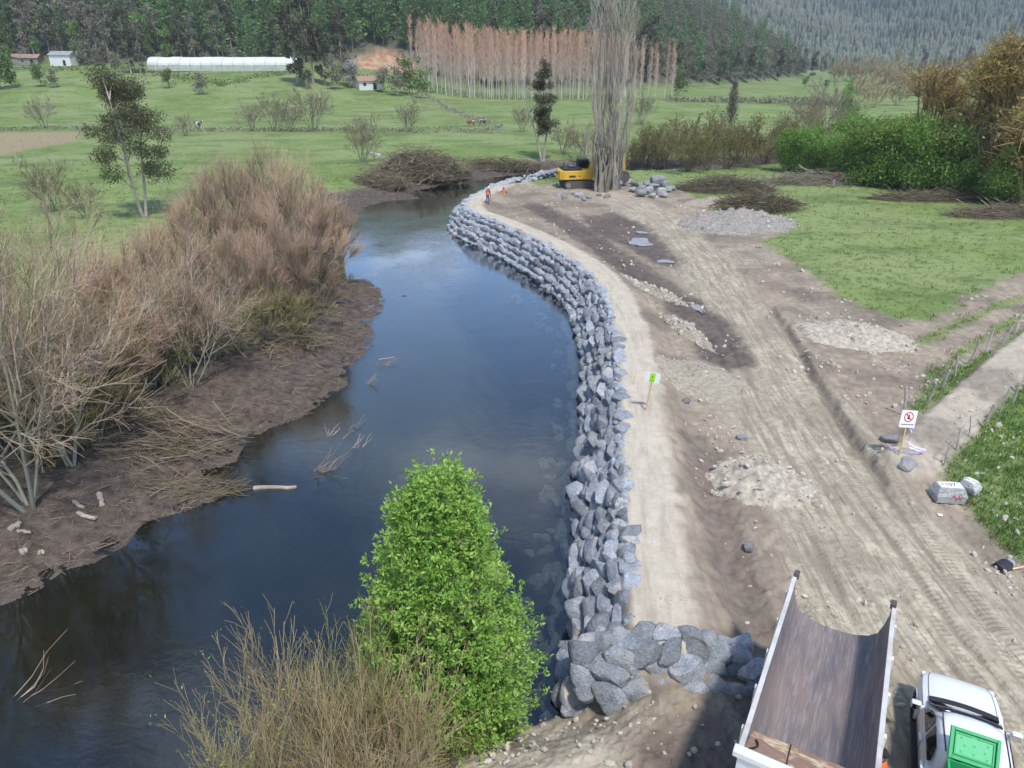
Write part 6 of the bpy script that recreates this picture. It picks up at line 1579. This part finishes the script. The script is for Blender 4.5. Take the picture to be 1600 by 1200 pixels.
        bm_obj('mudguard', build(lambda bm: box(bm, s * 1.02 - .26, s * 1.02 + .26, 2.7, 5.4, 1.12, 1.17)), 'black_plastic', T)
    bm_obj('roof_vent', build(lambda bm: [box(bm, -.9 + k * .3, -.86 + k * .3, -1.8, -.55, 2.795, 2.825) for k in range(7)]), 'truck_white', cb)
    bm_obj('bumper', build(lambda bm: box(bm, -1.15, 1.15, -2.6, -2.44, .5, .82, bev=.03)), 'black_plastic', T)
dump_truck()

# ------------------------------------------------------------------ white pickup with a green crate in its bed
def pickup():
    th = R(26); d = vec(math.sin(th), math.cos(th), 0); base = px(1498, 1058, 1.0) - d * 2.35; base.z = gz(base.x, base.y)
    C = thing('pickup_truck', 'white double-cab pickup parked beside the dump truck', 'pickup', base, -th, None, .93)
    def ring(y, w_, zb, zt, cr):
        h = [(w_ * .86, zb), (w_ * .98, zb + .12), (w_, (zb + zt) / 2), (w_ * .985, zt - .16), (w_ * .93, zt - .04), (w_ * .78, zt + cr * .55), (w_ * .4, zt + cr * .9)]
        return [(x, y, z) for x, z in h] + [(0, y, zt + cr)] + [(-x, y, z) for x, z in h[::-1]] + [(0, y, zb)]
    def body(bm):
        loft(bm, [ring(2.63, .50, .52, .82, .02), ring(2.58, .66, .45, .90, .03), ring(2.48, .78, .40, .97, .035), ring(2.25, .87, .38, 1.03, .045), ring(1.8, .905, .42, 1.08, .05), ring(1.25, .91, .42, 1.11, .04), ring(.6, .91, .42, 1.11, .02), ring(-.4, .91, .42, 1.11, .01), ring(-.98, .91, .42, 1.11, .01)])
    bo = bm_obj('body', build(body), 'car_white', C, smooth=True); bo.data.set_sharp_from_angle(angle=R(38))
    for s in (-1, 1):
        pts = [vec(s * .80 * w_, y, zt + cr * .5 + .003) for y, w_, zt, cr in ((1.32, .91, 1.11, .042), (1.8, .905, 1.08, .05), (2.25, .87, 1.03, .045), (2.46, .79, .975, .035))]
        bm_obj('hood_gap', build(lambda bm: [cyl(bm, p, q, .006, sides=4) for p, q in zip(pts, pts[1:])]), 'black_plastic', bo)
        bm_obj('door_gap', build(lambda bm: [cyl(bm, (s * .912, y, .5), (s * .905, y, 1.0), .005, sides=4) for y in (1.05, .12, -.75)]), 'black_plastic', bo)
    def rr(y0, y1, hw, z, k=4.5, n=36):
        out = []
        for i in range(n):
            a = 6.2832 * i / n; cx_, sy = math.cos(a), math.sin(a)
            ex = math.copysign(abs(cx_) ** (2 / k), cx_); ey = math.copysign(abs(sy) ** (2 / k), sy)
            out.append((hw * ex * (1 - .05 * max(0, ey) ** 2), (y0 + y1) / 2 + (y1 - y0) / 2 * ey * (1 - .10 * ex * ex * (ey > 0)), z))
        return out
    def green(bm):
        loft(bm, [rr(-.96, 1.42, .86, 1.08), rr(-.93, 1.18, .83, 1.24), rr(-.88, .82, .76, 1.48), rr(-.84, .60, .70, 1.64), rr(-.80, .50, .655, 1.705), rr(-.70, .38, .58, 1.738), rr(-.4, .1, .3, 1.752)])
    cabin = bm_obj('cabin', build(green), 'car_white', C, smooth=True); cabin.data.set_sharp_from_angle(angle=R(50))
    def xs(z): return float(np.interp(z, [1.08, 1.24, 1.48, 1.64], [.86, .83, .76, .70])) + .006
    def fy(z): return float(np.interp(z, [1.08, 1.24, 1.48, 1.64], [1.42, 1.18, .82, .60]))
    def glass(name, pts):
        def f(bm):
            bm.faces.new([bm.verts.new(p) for p in pts])
        o = bm_obj(name, build(f), 'car_glass', cabin); m = o.modifiers.new('t', 'SOLIDIFY'); m.thickness = .012; return o
    n = 10; bt = [(xs(1.14) * .90 * (1 - 2 * k / n), fy(1.14) - .10 * (1 - 2 * k / n) ** 2 * fy(1.14) * .55 + .012, 1.15) for k in range(n + 1)]; tp = [(xs(1.6) * .88 * (1 - 2 * k / n), fy(1.6) - .10 * (1 - 2 * k / n) ** 2 * .6 + .012, 1.61) for k in range(n + 1)]
    def wsf(bm):
        A = [bm.verts.new(p) for p in bt]; B = [bm.verts.new(p) for p in tp]
        for k in range(n): bm.faces.new((A[k], B[k], B[k + 1], A[k + 1]))
    ws = bm_obj('windscreen', build(wsf), 'car_glass', cabin, smooth=True); m = ws.modifiers.new('t', 'SOLIDIFY'); m.thickness = .03; m.offset = 1
    bm_obj('cowl', build(lambda bm: loft(bm, [[(x, fy(1.12) + .10 - .10 * (x / .8) ** 2 + dy, z) for dy, z in ((-.1, 1.125), (.06, 1.14), (.06, 1.155), (-.1, 1.16))] for x in [(-.74 + 1.48 * k / 10) for k in range(11)]])), 'black_plastic', bo)
    for s in (-1, 1):
        def sd(pts): return [(s * (xs(z) + .004), y, z) for y, z in (pts if s > 0 else pts[::-1])]
        glass('window', sd([(.98, 1.17), (.18, 1.17), (.18, 1.56), (.42, 1.58), (.62, 1.50)]))
        glass('window', sd([(.08, 1.17), (-.62, 1.17), (-.74, 1.30), (-.52, 1.55), (.08, 1.58)]))
        mr = bm_obj('mirror', build(lambda bm: (box(bm, s * 1.04 - .11, s * 1.04 + .11, .88, 1.04, 1.10, 1.28, bev=.035), box(bm, s * .92 - .06, s * .92 + .06, .93, 1.0, 1.12, 1.18))), 'car_white', C)
        bm_obj('mirror_face', build(lambda bm: box(bm, s * 1.04 - .085, s * 1.04 + .085, .868, .878, 1.12, 1.26)), 'mirror_glass', mr)
        for y in (.2, -.62): bm_obj('door_handle', build(lambda bm: box(bm, s * .905, s * .945, y - .1, y + .1, .96, 1.0, bev=.01)), 'car_white', bo)
        bm_obj('roof_gutter', build(lambda bm: loft(bm, [[(s * (.60 + .05 * (k / 8.0) * 0), -.74 + 1.16 * k / 8, 1.733 - .03 * (k in (0, 8)) + dz) if False else (s * .615 + dx, -.74 + 1.16 * k / 8, 1.727 + dz) for dx, dz in ((-.012, 0), (.012, 0), (.012, .014), (-.012, .014))] for k in range(9)])), 'black_plastic', cabin)
        bm_obj('bed_side', build(lambda bm: box(bm, s * .865 - .045, s * .865 + .045, -2.55, -.97, .5, 1.13, bev=.03)), 'car_white', C)
        bm_obj('bed_rail', build(lambda bm: box(bm, s * .85 - .05, s * .85 + .05, -2.5, -1.0, 1.132, 1.16, bev=.01)), 'black_plastic', C)
        bm_obj('headlight', build(lambda bm: box(bm, s * .68 - .14, s * .68 + .14, 2.42, 2.55, .76, .92, bev=.03)), 'lamp_clear', bo)
        bm_obj('tail_light', build(lambda bm: box(bm, s * .86 - .05, s * .86 + .05, -2.6, -2.55, .75, 1.08)), 'lamp_red', C)
        bm_obj('wheel_arch', build(lambda bm: [loft(bm, [[(s * q, yc + rr_ * math.cos(a), .40 + rr_ * math.sin(a)) for q, rr_ in ((.88, .40), (.935, .40), (.935, .46), (.88, .46))] for a in [math.pi * k / 10 for k in range(11)]]) for yc in (1.75,)]), 'car_white', bo)
        for y in (1.75, -1.35): wheel(C, s * .80, y, .37, .37, .24, s)
        bm_obj('step', build(lambda bm: box(bm, s * .93 - .07, s * .93 + .07, -.9, 1.2, .36, .41, bev=.01)), 'black_plastic', C)
    glass('rear_window', [(-.6, -.935, 1.2), (-.55, -.885, 1.55), (.55, -.885, 1.55), (.6, -.935, 1.2)])
    bm_obj('bed_floor', build(lambda bm: (box(bm, -.82, .82, -2.53, -.99, .62, .68), box(bm, -.82, .82, -1.03, -.985, .685, 1.10))), 'black_plastic', C)
    bm_obj('tailgate', build(lambda bm: box(bm, -.82, .82, -2.58, -2.5, .5, 1.12, bev=.02)), 'car_white', C)
    bm_obj('bumper', build(lambda bm: box(bm, -.8, .8, -2.8, -2.6, .4, .55, bev=.03)), 'steel', C)
    bm_obj('grille', build(lambda bm: box(bm, -.42, .42, 2.58, 2.66, .6, .78, bev=.02)), 'black_plastic', bo)
    bm_obj('underbody', build(lambda bm: box(bm, -.7, .7, -2.5, 2.3, .32, .60)), 'black_plastic', C)
    # green crate with its lid thrown open against the cab
    W_ = C.matrix_basis.copy() if False else Matrix.Translation(base) @ Matrix.Rotation(-th, 4, 'Z') @ Matrix.Scale(.93, 4)
    inv = W_.inverted(); zz = 2.0
    for _ in range(30):
        hp = px(1520, 1194, zz); yl = (inv @ hp).y
        zz += (-.92 - yl) * -0.6
    hl = inv @ px(1520, 1194, zz); HB = hl.z - .72 - .03
    K = thing('storage_crate', 'open green plastic crate with its lid raised in the pickup bed', 'crate', W_ @ vec(hl.x, hl.y - .36, .69), -th, None, .93)
    bm_obj('box', build(lambda bm: (box(bm, -.46, .46, -.36, .36, 0, .04), box(bm, -.46, -.42, -.36, .36, .041, HB), box(bm, .42, .46, -.36, .36, .041, HB), box(bm, -.419, .419, .32, .36, .041, HB), box(bm, -.419, .419, -.36, -.32, .041, HB))), 'lid_green', K)
    lid = bm_obj('lid', build(lambda bm: box(bm, -.47, .47, 0, .66, -.03, 0.0, bev=.012)), 'lid_green', K)
    lid.location = (0, .36, HB + .03); lid.rotation_euler = (R(42), 0, 0)
    def frame(bm):
        for x0, x1, y0, y1 in ((-.47, -.40, .0, .66), (.40, .47, .0, .66), (-.399, .399, .0, .07), (-.399, .399, .59, .66)): box(bm, x0, x1, y0, y1, .001, .055, bev=.012)
        for x0, x1, y0, y1 in ((-.37, -.345, .1, .56), (.345, .37, .1, .56), (-.344, .344, .1, .125), (-.344, -.06, .535, .56), (.06, .344, .535, .56)): box(bm, x0, x1, y0, y1, .001, .035)
    bm_obj('lid_frame', build(frame), 'lid_green', lid)
    bm_obj('lid_panel', build(lambda bm: box(bm, -.34, .34, .13, .53, .001, .012)), 'lid_green_pale', lid)
    for x, y in ((-.25, .47), (-.18, .33), (.0, .37), (.0, .2), (-.24, .19), (.2, .3), (.25, .45), (.25, .18)): bm_obj('dimple', build(lambda bm: cyl(bm, (x, y, .012), (x, y, .022), .022, .016, sides=10)), 'lid_green', lid)
    for x in (-.28, .28): bm_obj('hinge', build(lambda bm: box(bm, x - .05, x + .05, .345, .40, HB - .06, HB + .05)), 'black_plastic', K)
    for i, (x, y, s, lb) in enumerate([(-.42, -1.35, .24, 'black bag in the pickup bed beside the green crate'), (-.30, -1.85, .26, 'second black bag behind the first in the pickup bed')]):
        me = rock_mesh(990 + i, 'black_plastic', flat=.9); tag(link('bag', me, None, W_ @ vec(x, y, .69 + s * .62), i * 1.0, s), lb, 'bag')
pickup()

# ------------------------------------------------------------------ excavator
def excavator():
    p = on(903, 292); X = thing('excavator', 'yellow tracked excavator working behind the bare poplar', 'excavator', p, 0.2)
    for s in (-1, 1):
        def tr(bm):
            pts = [(-1.9, .12), (-2.05, .45), (-1.9, .80), (-1.6, .9), (1.6, .9), (1.9, .80), (2.05, .45), (1.9, .12), (1.6, 0.0), (-1.6, 0.0)]
            A = [bm.verts.new((x, s * 1.2 - .3, z)) for x, z in pts]; B = [bm.verts.new((x, s * 1.2 + .3, z)) for x, z in pts]; n = len(pts)
            for i in range(n): bm.faces.new((A[i], A[(i + 1) % n], B[(i + 1) % n], B[i]))
            bm.faces.new(A[::-1]); bm.faces.new(B); bmesh.ops.recalc_face_normals(bm, faces=bm.faces)
        t = bm_obj('track', build(tr), 'track_steel', X)
        [bm_obj('sprocket', build(lambda bm: cyl(bm, (x, s * 1.2 - .33, .45), (x, s * 1.2 + .33, .45), .3, sides=14)), 'steel', t) for x in (-1.62, 1.62)]
        for k in range(14): bm_obj('track_shoe', build(lambda bm: box(bm, -1.75 + k * .26, -1.63 + k * .26, s * 1.2 - .31, s * 1.2 + .31, .9, .95)), 'track_steel', t)
    bm_obj('undercarriage', build(lambda bm: (box(bm, -1.2, 1.2, -.9, .9, .35, .8), cyl(bm, (0, 0, .8), (0, 0, 1.05), .6))), 'black_plastic', X)
    def house(bm):
        prism(bm, [(-2.55, -1.0), (-2.65, -.5), (-2.65, .5), (-2.55, 1.0), (-2.1, 1.42), (1.4, 1.42), (1.5, 1.3), (1.5, -1.3), (1.4, -1.42), (-2.1, -1.42)], 1.06, 2.1, 'z')
    hs = bm_obj('house', build(house), 'digger_yellow', X, bev=.08)
    bm_obj('engine_hood', build(lambda bm: (box(bm, -2.1, .1, -1.2, 1.2, 2.101, 2.38, bev=.06), box(bm, -1.4, -.6, -.7, .1, 2.381, 2.5, bev=.04), cyl(bm, (-1.7, .6, 2.38), (-1.7, .6, 2.85), .07, sides=8))), 'black_plastic', hs)
    bm_obj('marking', build(lambda bm: (box(bm, -1.55, -.75, -1.435, -1.421, 1.35, 1.58), box(bm, -.35, -.2, -1.435, -1.421, 1.4, 1.55))), 'dark_paint', hs)
    bm_obj('marking', build(lambda bm: box(bm, -2.665, -2.651, -.4, .4, 1.6, 1.8)), 'dark_paint', hs)
    bm_obj('cab', build(lambda bm: prism(bm, [(.0, 2.0), (1.75, 2.0), (1.8, 2.6), (1.5, 3.15), (.1, 3.15)], .45, 1.4, 'y')), 'black_plastic', X, bev=.05)
    bm_obj('cab_glass', build(lambda bm: prism(bm, [(.2, 2.2), (1.6, 2.2), (1.62, 2.6), (1.4, 3.0), (.2, 3.0)], .43, .449, 'y')), 'car_glass', X)
    def arm(bm, pts, w_):
        prism(bm, pts, -w_ / 2, w_ / 2, 'y')
    bm_obj('boom', build(lambda bm: arm(bm, [(.9, 1.5), (1.5, 1.5), (2.9, 3.7), (5.1, 4.05), (5.1, 4.4), (2.7, 4.45), (2.2, 4.1)], .55)), 'digger_yellow', X, bev=.04)
    bm_obj('boom_cylinder', build(lambda bm: [cyl(bm, (1.6, s * .42, 1.5), (2.7, s * .42, 3.3), .09) for s in (-1, 1)]), 'steel', X)
    bm_obj('stick', build(lambda bm: arm(bm, [(4.7, 4.75), (5.15, 4.7), (5.75, 3.6), (5.95, 1.75), (5.7, 1.7), (5.2, 3.5)], .36)), 'digger_yellow', X, bev=.03)
    bm_obj('stick_cylinder', build(lambda bm: cyl(bm, (3.0, 0, 4.65), (4.75, 0, 4.7), .09)), 'steel', X)
    def bucket(bm):
        o1 = [(5.75, 1.75), (6.2, 1.65), (6.45, 1.1), (6.2, .55), (5.6, .35), (5.0, .5)]; prism(bm, o1 + [(5.1, .58), (5.6, .48), (6.08, .66), (6.28, 1.1), (6.1, 1.5), (5.8, 1.6)], -.6, .6, 'y')
    bk = bm_obj('bucket', build(bucket), 'track_steel', X)
    for s in (-1, 1): bm_obj('bucket_side', build(lambda bm: prism(bm, [(5.75, 1.7), (6.2, 1.62), (6.42, 1.1), (6.2, .57), (5.6, .37), (5.02, .52)], s * .6, s * .63, 'y')), 'track_steel', bk)
    for k in range(5): bm_obj('tooth', build(lambda bm: prism(bm, [(4.78, .6), (5.04, .5), (5.04, .6)], -.55 + k * .25, -.45 + k * .25, 'y')), 'steel', bk)
excavator()

# ------------------------------------------------------------------ people
def cloth_mat(name, legs, top, skin_=(0.42, 0.26, 0.18), boots=(0.03, 0.028, 0.025)):
    b = NB(name); sx = b.t.nodes.new('ShaderNodeSeparateXYZ'); b.t.links.new(b.obj(), sx.inputs[0]); z = b.math('DIVIDE', sx.outputs[2], 2.0)
    nd = b.t.nodes.new('ShaderNodeValToRGB'); nd.color_ramp.interpolation = 'CONSTANT'
    for _ in range(2): nd.color_ramp.elements.new(.5)
    for e, (q, c) in zip(nd.color_ramp.elements, ((0, boots), (.06, legs), (.49, top), (.765, skin_))): e.position = q; e.color = (*c, 1)
    b.t.links.new(z, nd.inputs[0]); b.bsdf(nd.outputs[0], .85)
cloth_mat('clothes_jeans', (0.06, 0.10, 0.24), (0.10, 0.03, 0.03)); cloth_mat('clothes_pale', (0.35, 0.36, 0.40), (0.16, 0.04, 0.10)); cloth_mat('clothes_blue', (0.10, 0.15, 0.30), (0.06, 0.06, 0.08))
plain('vest_orange', (0.80, 0.17, 0.05), .7, var=.08); plain('reflective', (0.75, 0.75, 0.72), .4); plain('hair_dark', (0.02, 0.016, 0.013), .8); plain('helmet_white', (0.8, 0.8, 0.8), .35); plain('cap_red', (0.5, 0.06, 0.06), .7); plain('vest_red', (0.55, 0.10, 0.06), .8)
def person(label, p, rz, mat, vest=None, hat=None, stoop=0.0, crouch=0.0, h=1.0):
    T = thing('person', label, 'person', p, rz, None, h); k = crouch
    V = [(0, 0, .95 - .4 * k), (0, .03 * stoop + .05 * k, 1.2 - .42 * k), (0, .10 * stoop + .16 * k, 1.42 - .45 * k), (0, .14 * stoop + .2 * k, 1.52 - .46 * k), (0, .20 * stoop + .24 * k, 1.63 - .47 * k), (0, .21 * stoop + .25 * k, 1.73 - .47 * k)]
    Rr = [(.15, .11), (.135, .10), (.15, .10), .055, (.085, .10), .06]; E = [(0, 1), (1, 2), (2, 3), (3, 4), (4, 5)]
    cy, cz = V[2][1], V[2][2]
    nose = len(V); V.append((0, V[4][1] + .115, V[4][2] - .01)); Rr.append(.018); E.append((4, nose))
    for s in (-1, 1):
        a = len(V); V += [(s * .20, cy, cz), (s * .26, cy - .02, cz - .28), (s * .25, cy + .10, cz - .52), (s * .25, cy + .13, cz - .60)]; Rr += [.065, .05, .038, (.035, .022)]; E += [(2, a), (a, a + 1), (a + 1, a + 2), (a + 2, a + 3)]
        for i in range(5):
            f = len(V); V.append((s * (.25 + (.045 if i == 0 else 0)), cy + (.13 if i == 0 else .10 + .018 * i), cz - (.64 if i == 0 else .675 + .01 * (i in (2, 3))))); Rr.append(.009); E.append((a + 3, f))
        l = len(V); V += [(s * .10, .02, .86 - .36 * k), (s * .12, .03 + .38 * k, .49 + .06 * k), (s * .12, -.01, .09), (s * .14, .16, .035)]; Rr += [.085, .062, .045, (.045, .035)]; E += [(0, l), (l, l + 1), (l + 1, l + 2), (l + 2, l + 3)]
    skin('body', V, E, Rr, mat, T, 1)
    if vest:
        def f(bm):
            rings = []
            for t, w_, d in ((0, .205, .165), (.35, .20, .16), (.75, .215, .165), (1.0, .17, .13), (1.1, .10, .09)):
                c = Vector(V[0]).lerp(Vector(V[2]), t) if t <= 1 else Vector(V[3]); rings.append([(w_ * math.cos(a), c.y + d * math.sin(a), c.z) for a in [6.2832 * j / 14 for j in range(14)]])
            loft(bm, rings, cap=False)
        vo = bm_obj('vest', build(f), vest, T, smooth=True)
        c1 = Vector(V[0]).lerp(Vector(V[2]), .42)
        bm_obj('reflective_band', build(lambda bm: loft(bm, [[(.208 * math.cos(a), c1.y + .168 * math.sin(a), c1.z + dz) for a in [6.2832 * j / 14 for j in range(14)]] for dz in (-.03, .03)], cap=False)), 'reflective', vo)
    hc = Vector(V[4]) + vec(0, 0, .05)
    def cap(bm):
        bmesh.ops.create_uvsphere(bm, u_segments=14, v_segments=8, radius=.125)
        bmesh.ops.delete(bm, geom=[v for v in bm.verts if v.co.z < -.02], context='VERTS')
        for v in bm.verts: v.co = vec(v.co.x * .92, v.co.y * 1.05 + (.0), v.co.z * 1.0)
        if hat != 'hair_dark': cyl(bm, (0, .02, -.02), (0, .04, -.012), .145, .14, sides=14)
    co = bm_obj('helmet' if hat == 'helmet_white' else ('hair' if hat == 'hair_dark' else 'cap'), build(cap), hat or 'hair_dark', T, loc=hc, smooth=True)
q = on(762, 319); person('person in jeans, dark red vest and white helmet looking down on the rock wall', q, -0.6, 'clothes_jeans', 'vest_red', 'helmet_white', 1.0)
q = px(787, 318, -0.75); person('person in an orange vest standing half hidden behind the rocks', q, 0.3, 'clothes_blue', 'vest_orange', 'hair_dark')
q = on(1302, 293); person('person in a red cap walking across the grass field', q, 0.8, 'clothes_pale', None, 'cap_red')
q = px(1379, 1176, 1.7); person('person in an orange reflective vest standing between dump truck and pickup', vec(q.x, q.y, gz(q.x, q.y)), 0.5, 'clothes_blue', 'vest_orange', 'hair_dark')

# ------------------------------------------------------------------ signs, stakes, tape
plain('post_wood', (0.58, 0.42, 0.18), .8, var=.15); plain('sign_white', (0.80, 0.80, 0.80), .5, var=.03); plain('sign_lime', (0.42, 0.72, 0.05), .5, var=.05); plain('sign_green', (0.10, 0.35, 0.05), .5); plain('sign_red', (0.60, 0.05, 0.05), .5); plain('tape_violet', (0.38, 0.30, 0.52), .5); plain('tape_white', (0.75, 0.72, 0.75), .5); plain('stake_yellow', (0.62, 0.50, 0.14), .7)
def sign(u, v, label, h, w_, hh, rz, lean, kind):
    p = on(u, v); S = thing('sign', label, 'sign', p, (lean[0], lean[1], rz))
    bm_obj('post', build(lambda bm: box(bm, -.028, .028, -.02, .02, -.25, h)), 'post_wood', S)
    bd = bm_obj('board', build(lambda bm: box(bm, -w_ / 2, w_ / 2, -.035, -.023, h - hh + .05, h + .05)), 'sign_white', S); zc = h - hh / 2 + .05; y = -.036
    def flat(name, polys, mat, yy=y):
        def f(bm):
            for pl in polys: prism(bm, pl, yy - .003, yy, 'y')
        bm_obj(name, build(f), mat, bd)
    circ = lambda cx_, cz, r, n=20: [(cx_ + r * math.cos(6.2832 * k / n), cz + r * math.sin(6.2832 * k / n)) for k in range(n)]
    if kind == 'lime':
        flat('lime_panel', [[(-.12, zc - hh * .46), (.12, zc - hh * .46), (.12, zc + hh * .46), (-.12, zc + hh * .46)]], 'sign_lime')
        flat('symbol', [circ(0, zc + .09, .028, 10), [(-.04, zc - .02), (.04, zc - .02), (.03, zc + .06), (-.03, zc + .06)], [(-.07, zc - .12), (.07, zc - .12), (.07, zc - .10), (-.07, zc - .10)], [(-.07, zc - .16), (.05, zc - .16), (.05, zc - .14), (-.07, zc - .14)]], 'sign_green', y - .004)
    else:
        n = 24; c = (0, zc + .08); ro, ri = .20, .16
        ring = [[(c[0] + r * math.cos(a), c[1] + r * math.sin(a)) for r, a in ((ro, a0), (ro, a1), (ri, a1), (ri, a0))] for a0, a1 in [(6.2832 * k / n, 6.2832 * (k + 1) / n) for k in range(n)]]
        flat('prohibition_ring', ring, 'sign_red'); flat('slash', [[(-.13, c[1] + .095), (-.10, c[1] + .125), (.13, c[1] - .095), (.10, c[1] - .125)]], 'sign_red', y - .005)
        flat('symbol', [circ(.0, c[1] + .07, .03, 10), [(-.06, c[1] - .09), (.06, c[1] - .09), (.045, c[1] + .03), (-.045, c[1] + .03)]], 'dark_paint', y)
        rr_ = random.Random(3); x = -.25; marks = []
        while x < .24:
            l = rr_.uniform(.02, .05); marks.append([(x, zc - .24), (x + l, zc - .24), (x + l, zc - .20), (x, zc - .20)]); x += l + .015
        flat('lettering', marks, 'dark_paint')
sign(1009, 641, 'white sign with a lime green panel on a wooden stake in the path', 1.75, .62, .46, -0.15, (0.0, 0.10), 'lime')
sign(1405, 711, 'white prohibition sign with a red ring on a wooden post at the road edge', 1.75, .66, .68, 0.12, (-0.18, 0.12), 'no')
def stake(u, v, h, label):
    p = on(u, v); bm = bmesh.new(); cyl(bm, (0, 0, -.1), (.02, 0, h), .018, .015, 5); o = bm_obj('survey_stake', bm, 'stake_yellow', None, p); tag(o, label, 'stake')
stake(990, 600, .45, 'short yellow stake at the path edge near the lime green sign'); stake(935, 436, .6, 'thin stake at the middle of the path curve')
def tape():
    p = on(1410, 705); T = thing('barrier_tape', 'violet and white barrier tape trailing from the prohibition sign', 'tape', p); rng = random.Random(2)
    for i, (pts, m) in enumerate([([(0.05, 0, .95), (.25, .1, .75), (.18, .1, .4), (.30, .05, .1), (.55, -.1, .05), (.75, -.2, .06)], 'tape_white'), ([(0.05, 0, .9), (.35, .15, .9), (.2, .1, .6), (.15, .05, .3)], 'tape_violet'), ([(-.6, .1, .25), (-.4, 0, .08), (-.1, -.15, .05), (.3, -.3, .06), (.7, -.25, .1)], 'tape_violet'), ([(.2, .2, .3), (.5, .1, .1), (.85, -.1, .08), (.9, 0, .2)], 'tape_white')]):
        bm = bmesh.new(); V = [[bm.verts.new((x, y, z)), bm.verts.new((x + .01, y + .03, z + .055))] for x, y, z in pts]
        for a, b_ in zip(V, V[1:]): bm.faces.new((a[0], b_[0], b_[1], a[1]))
        o = bm_obj('strip', bm, m, T); o.modifiers.new('t', 'SOLIDIFY').thickness = .004
tape()
def tool_bag():
    p = on(1568, 888); T = thing('tool_bag', 'dark grey bag and tools dropped at the road edge', 'bag', p, .4)
    link('bag', rock_mesh(995, 'black_plastic', flat=.6), T, (0, 0, .12), 0, .26); link('bundle', rock_mesh(996, 'grey_tin', flat=.5), T, (.3, .05, .1), .6, .2)
    bm_obj('handle', build(lambda bm: cyl(bm, (.1, -.18, .08), (.5, -.28, .12), .035)), 'cut_wood', T)
tool_bag()
tag(link('plastic_scrap', rock_mesh(997, 'white_paint', flat=.4), None, on(1469, 806, .04), 0, .1), 'white plastic scrap on the soil below the painted blocks', 'scrap')

# ------------------------------------------------------------------ valley haze
hz = NB('haze_air'); pv = hz.t.nodes.new('ShaderNodeVolumePrincipled'); pv.inputs['Density'].default_value = 0.00022; pv.inputs['Color'].default_value = (0.80, 0.88, 1.0, 1); pv.inputs['Anisotropy'].default_value = 0.2
hz.t.links.new(pv.outputs[0], hz.out.inputs['Volume'])
bm = bmesh.new(); box(bm, -9000, 9000, -60, 4800, -8, 330)
o = bm_obj('haze', bm, 'haze_air'); o['kind'] = 'stuff'; o['label'] = 'thin bluish haze in the valley air'
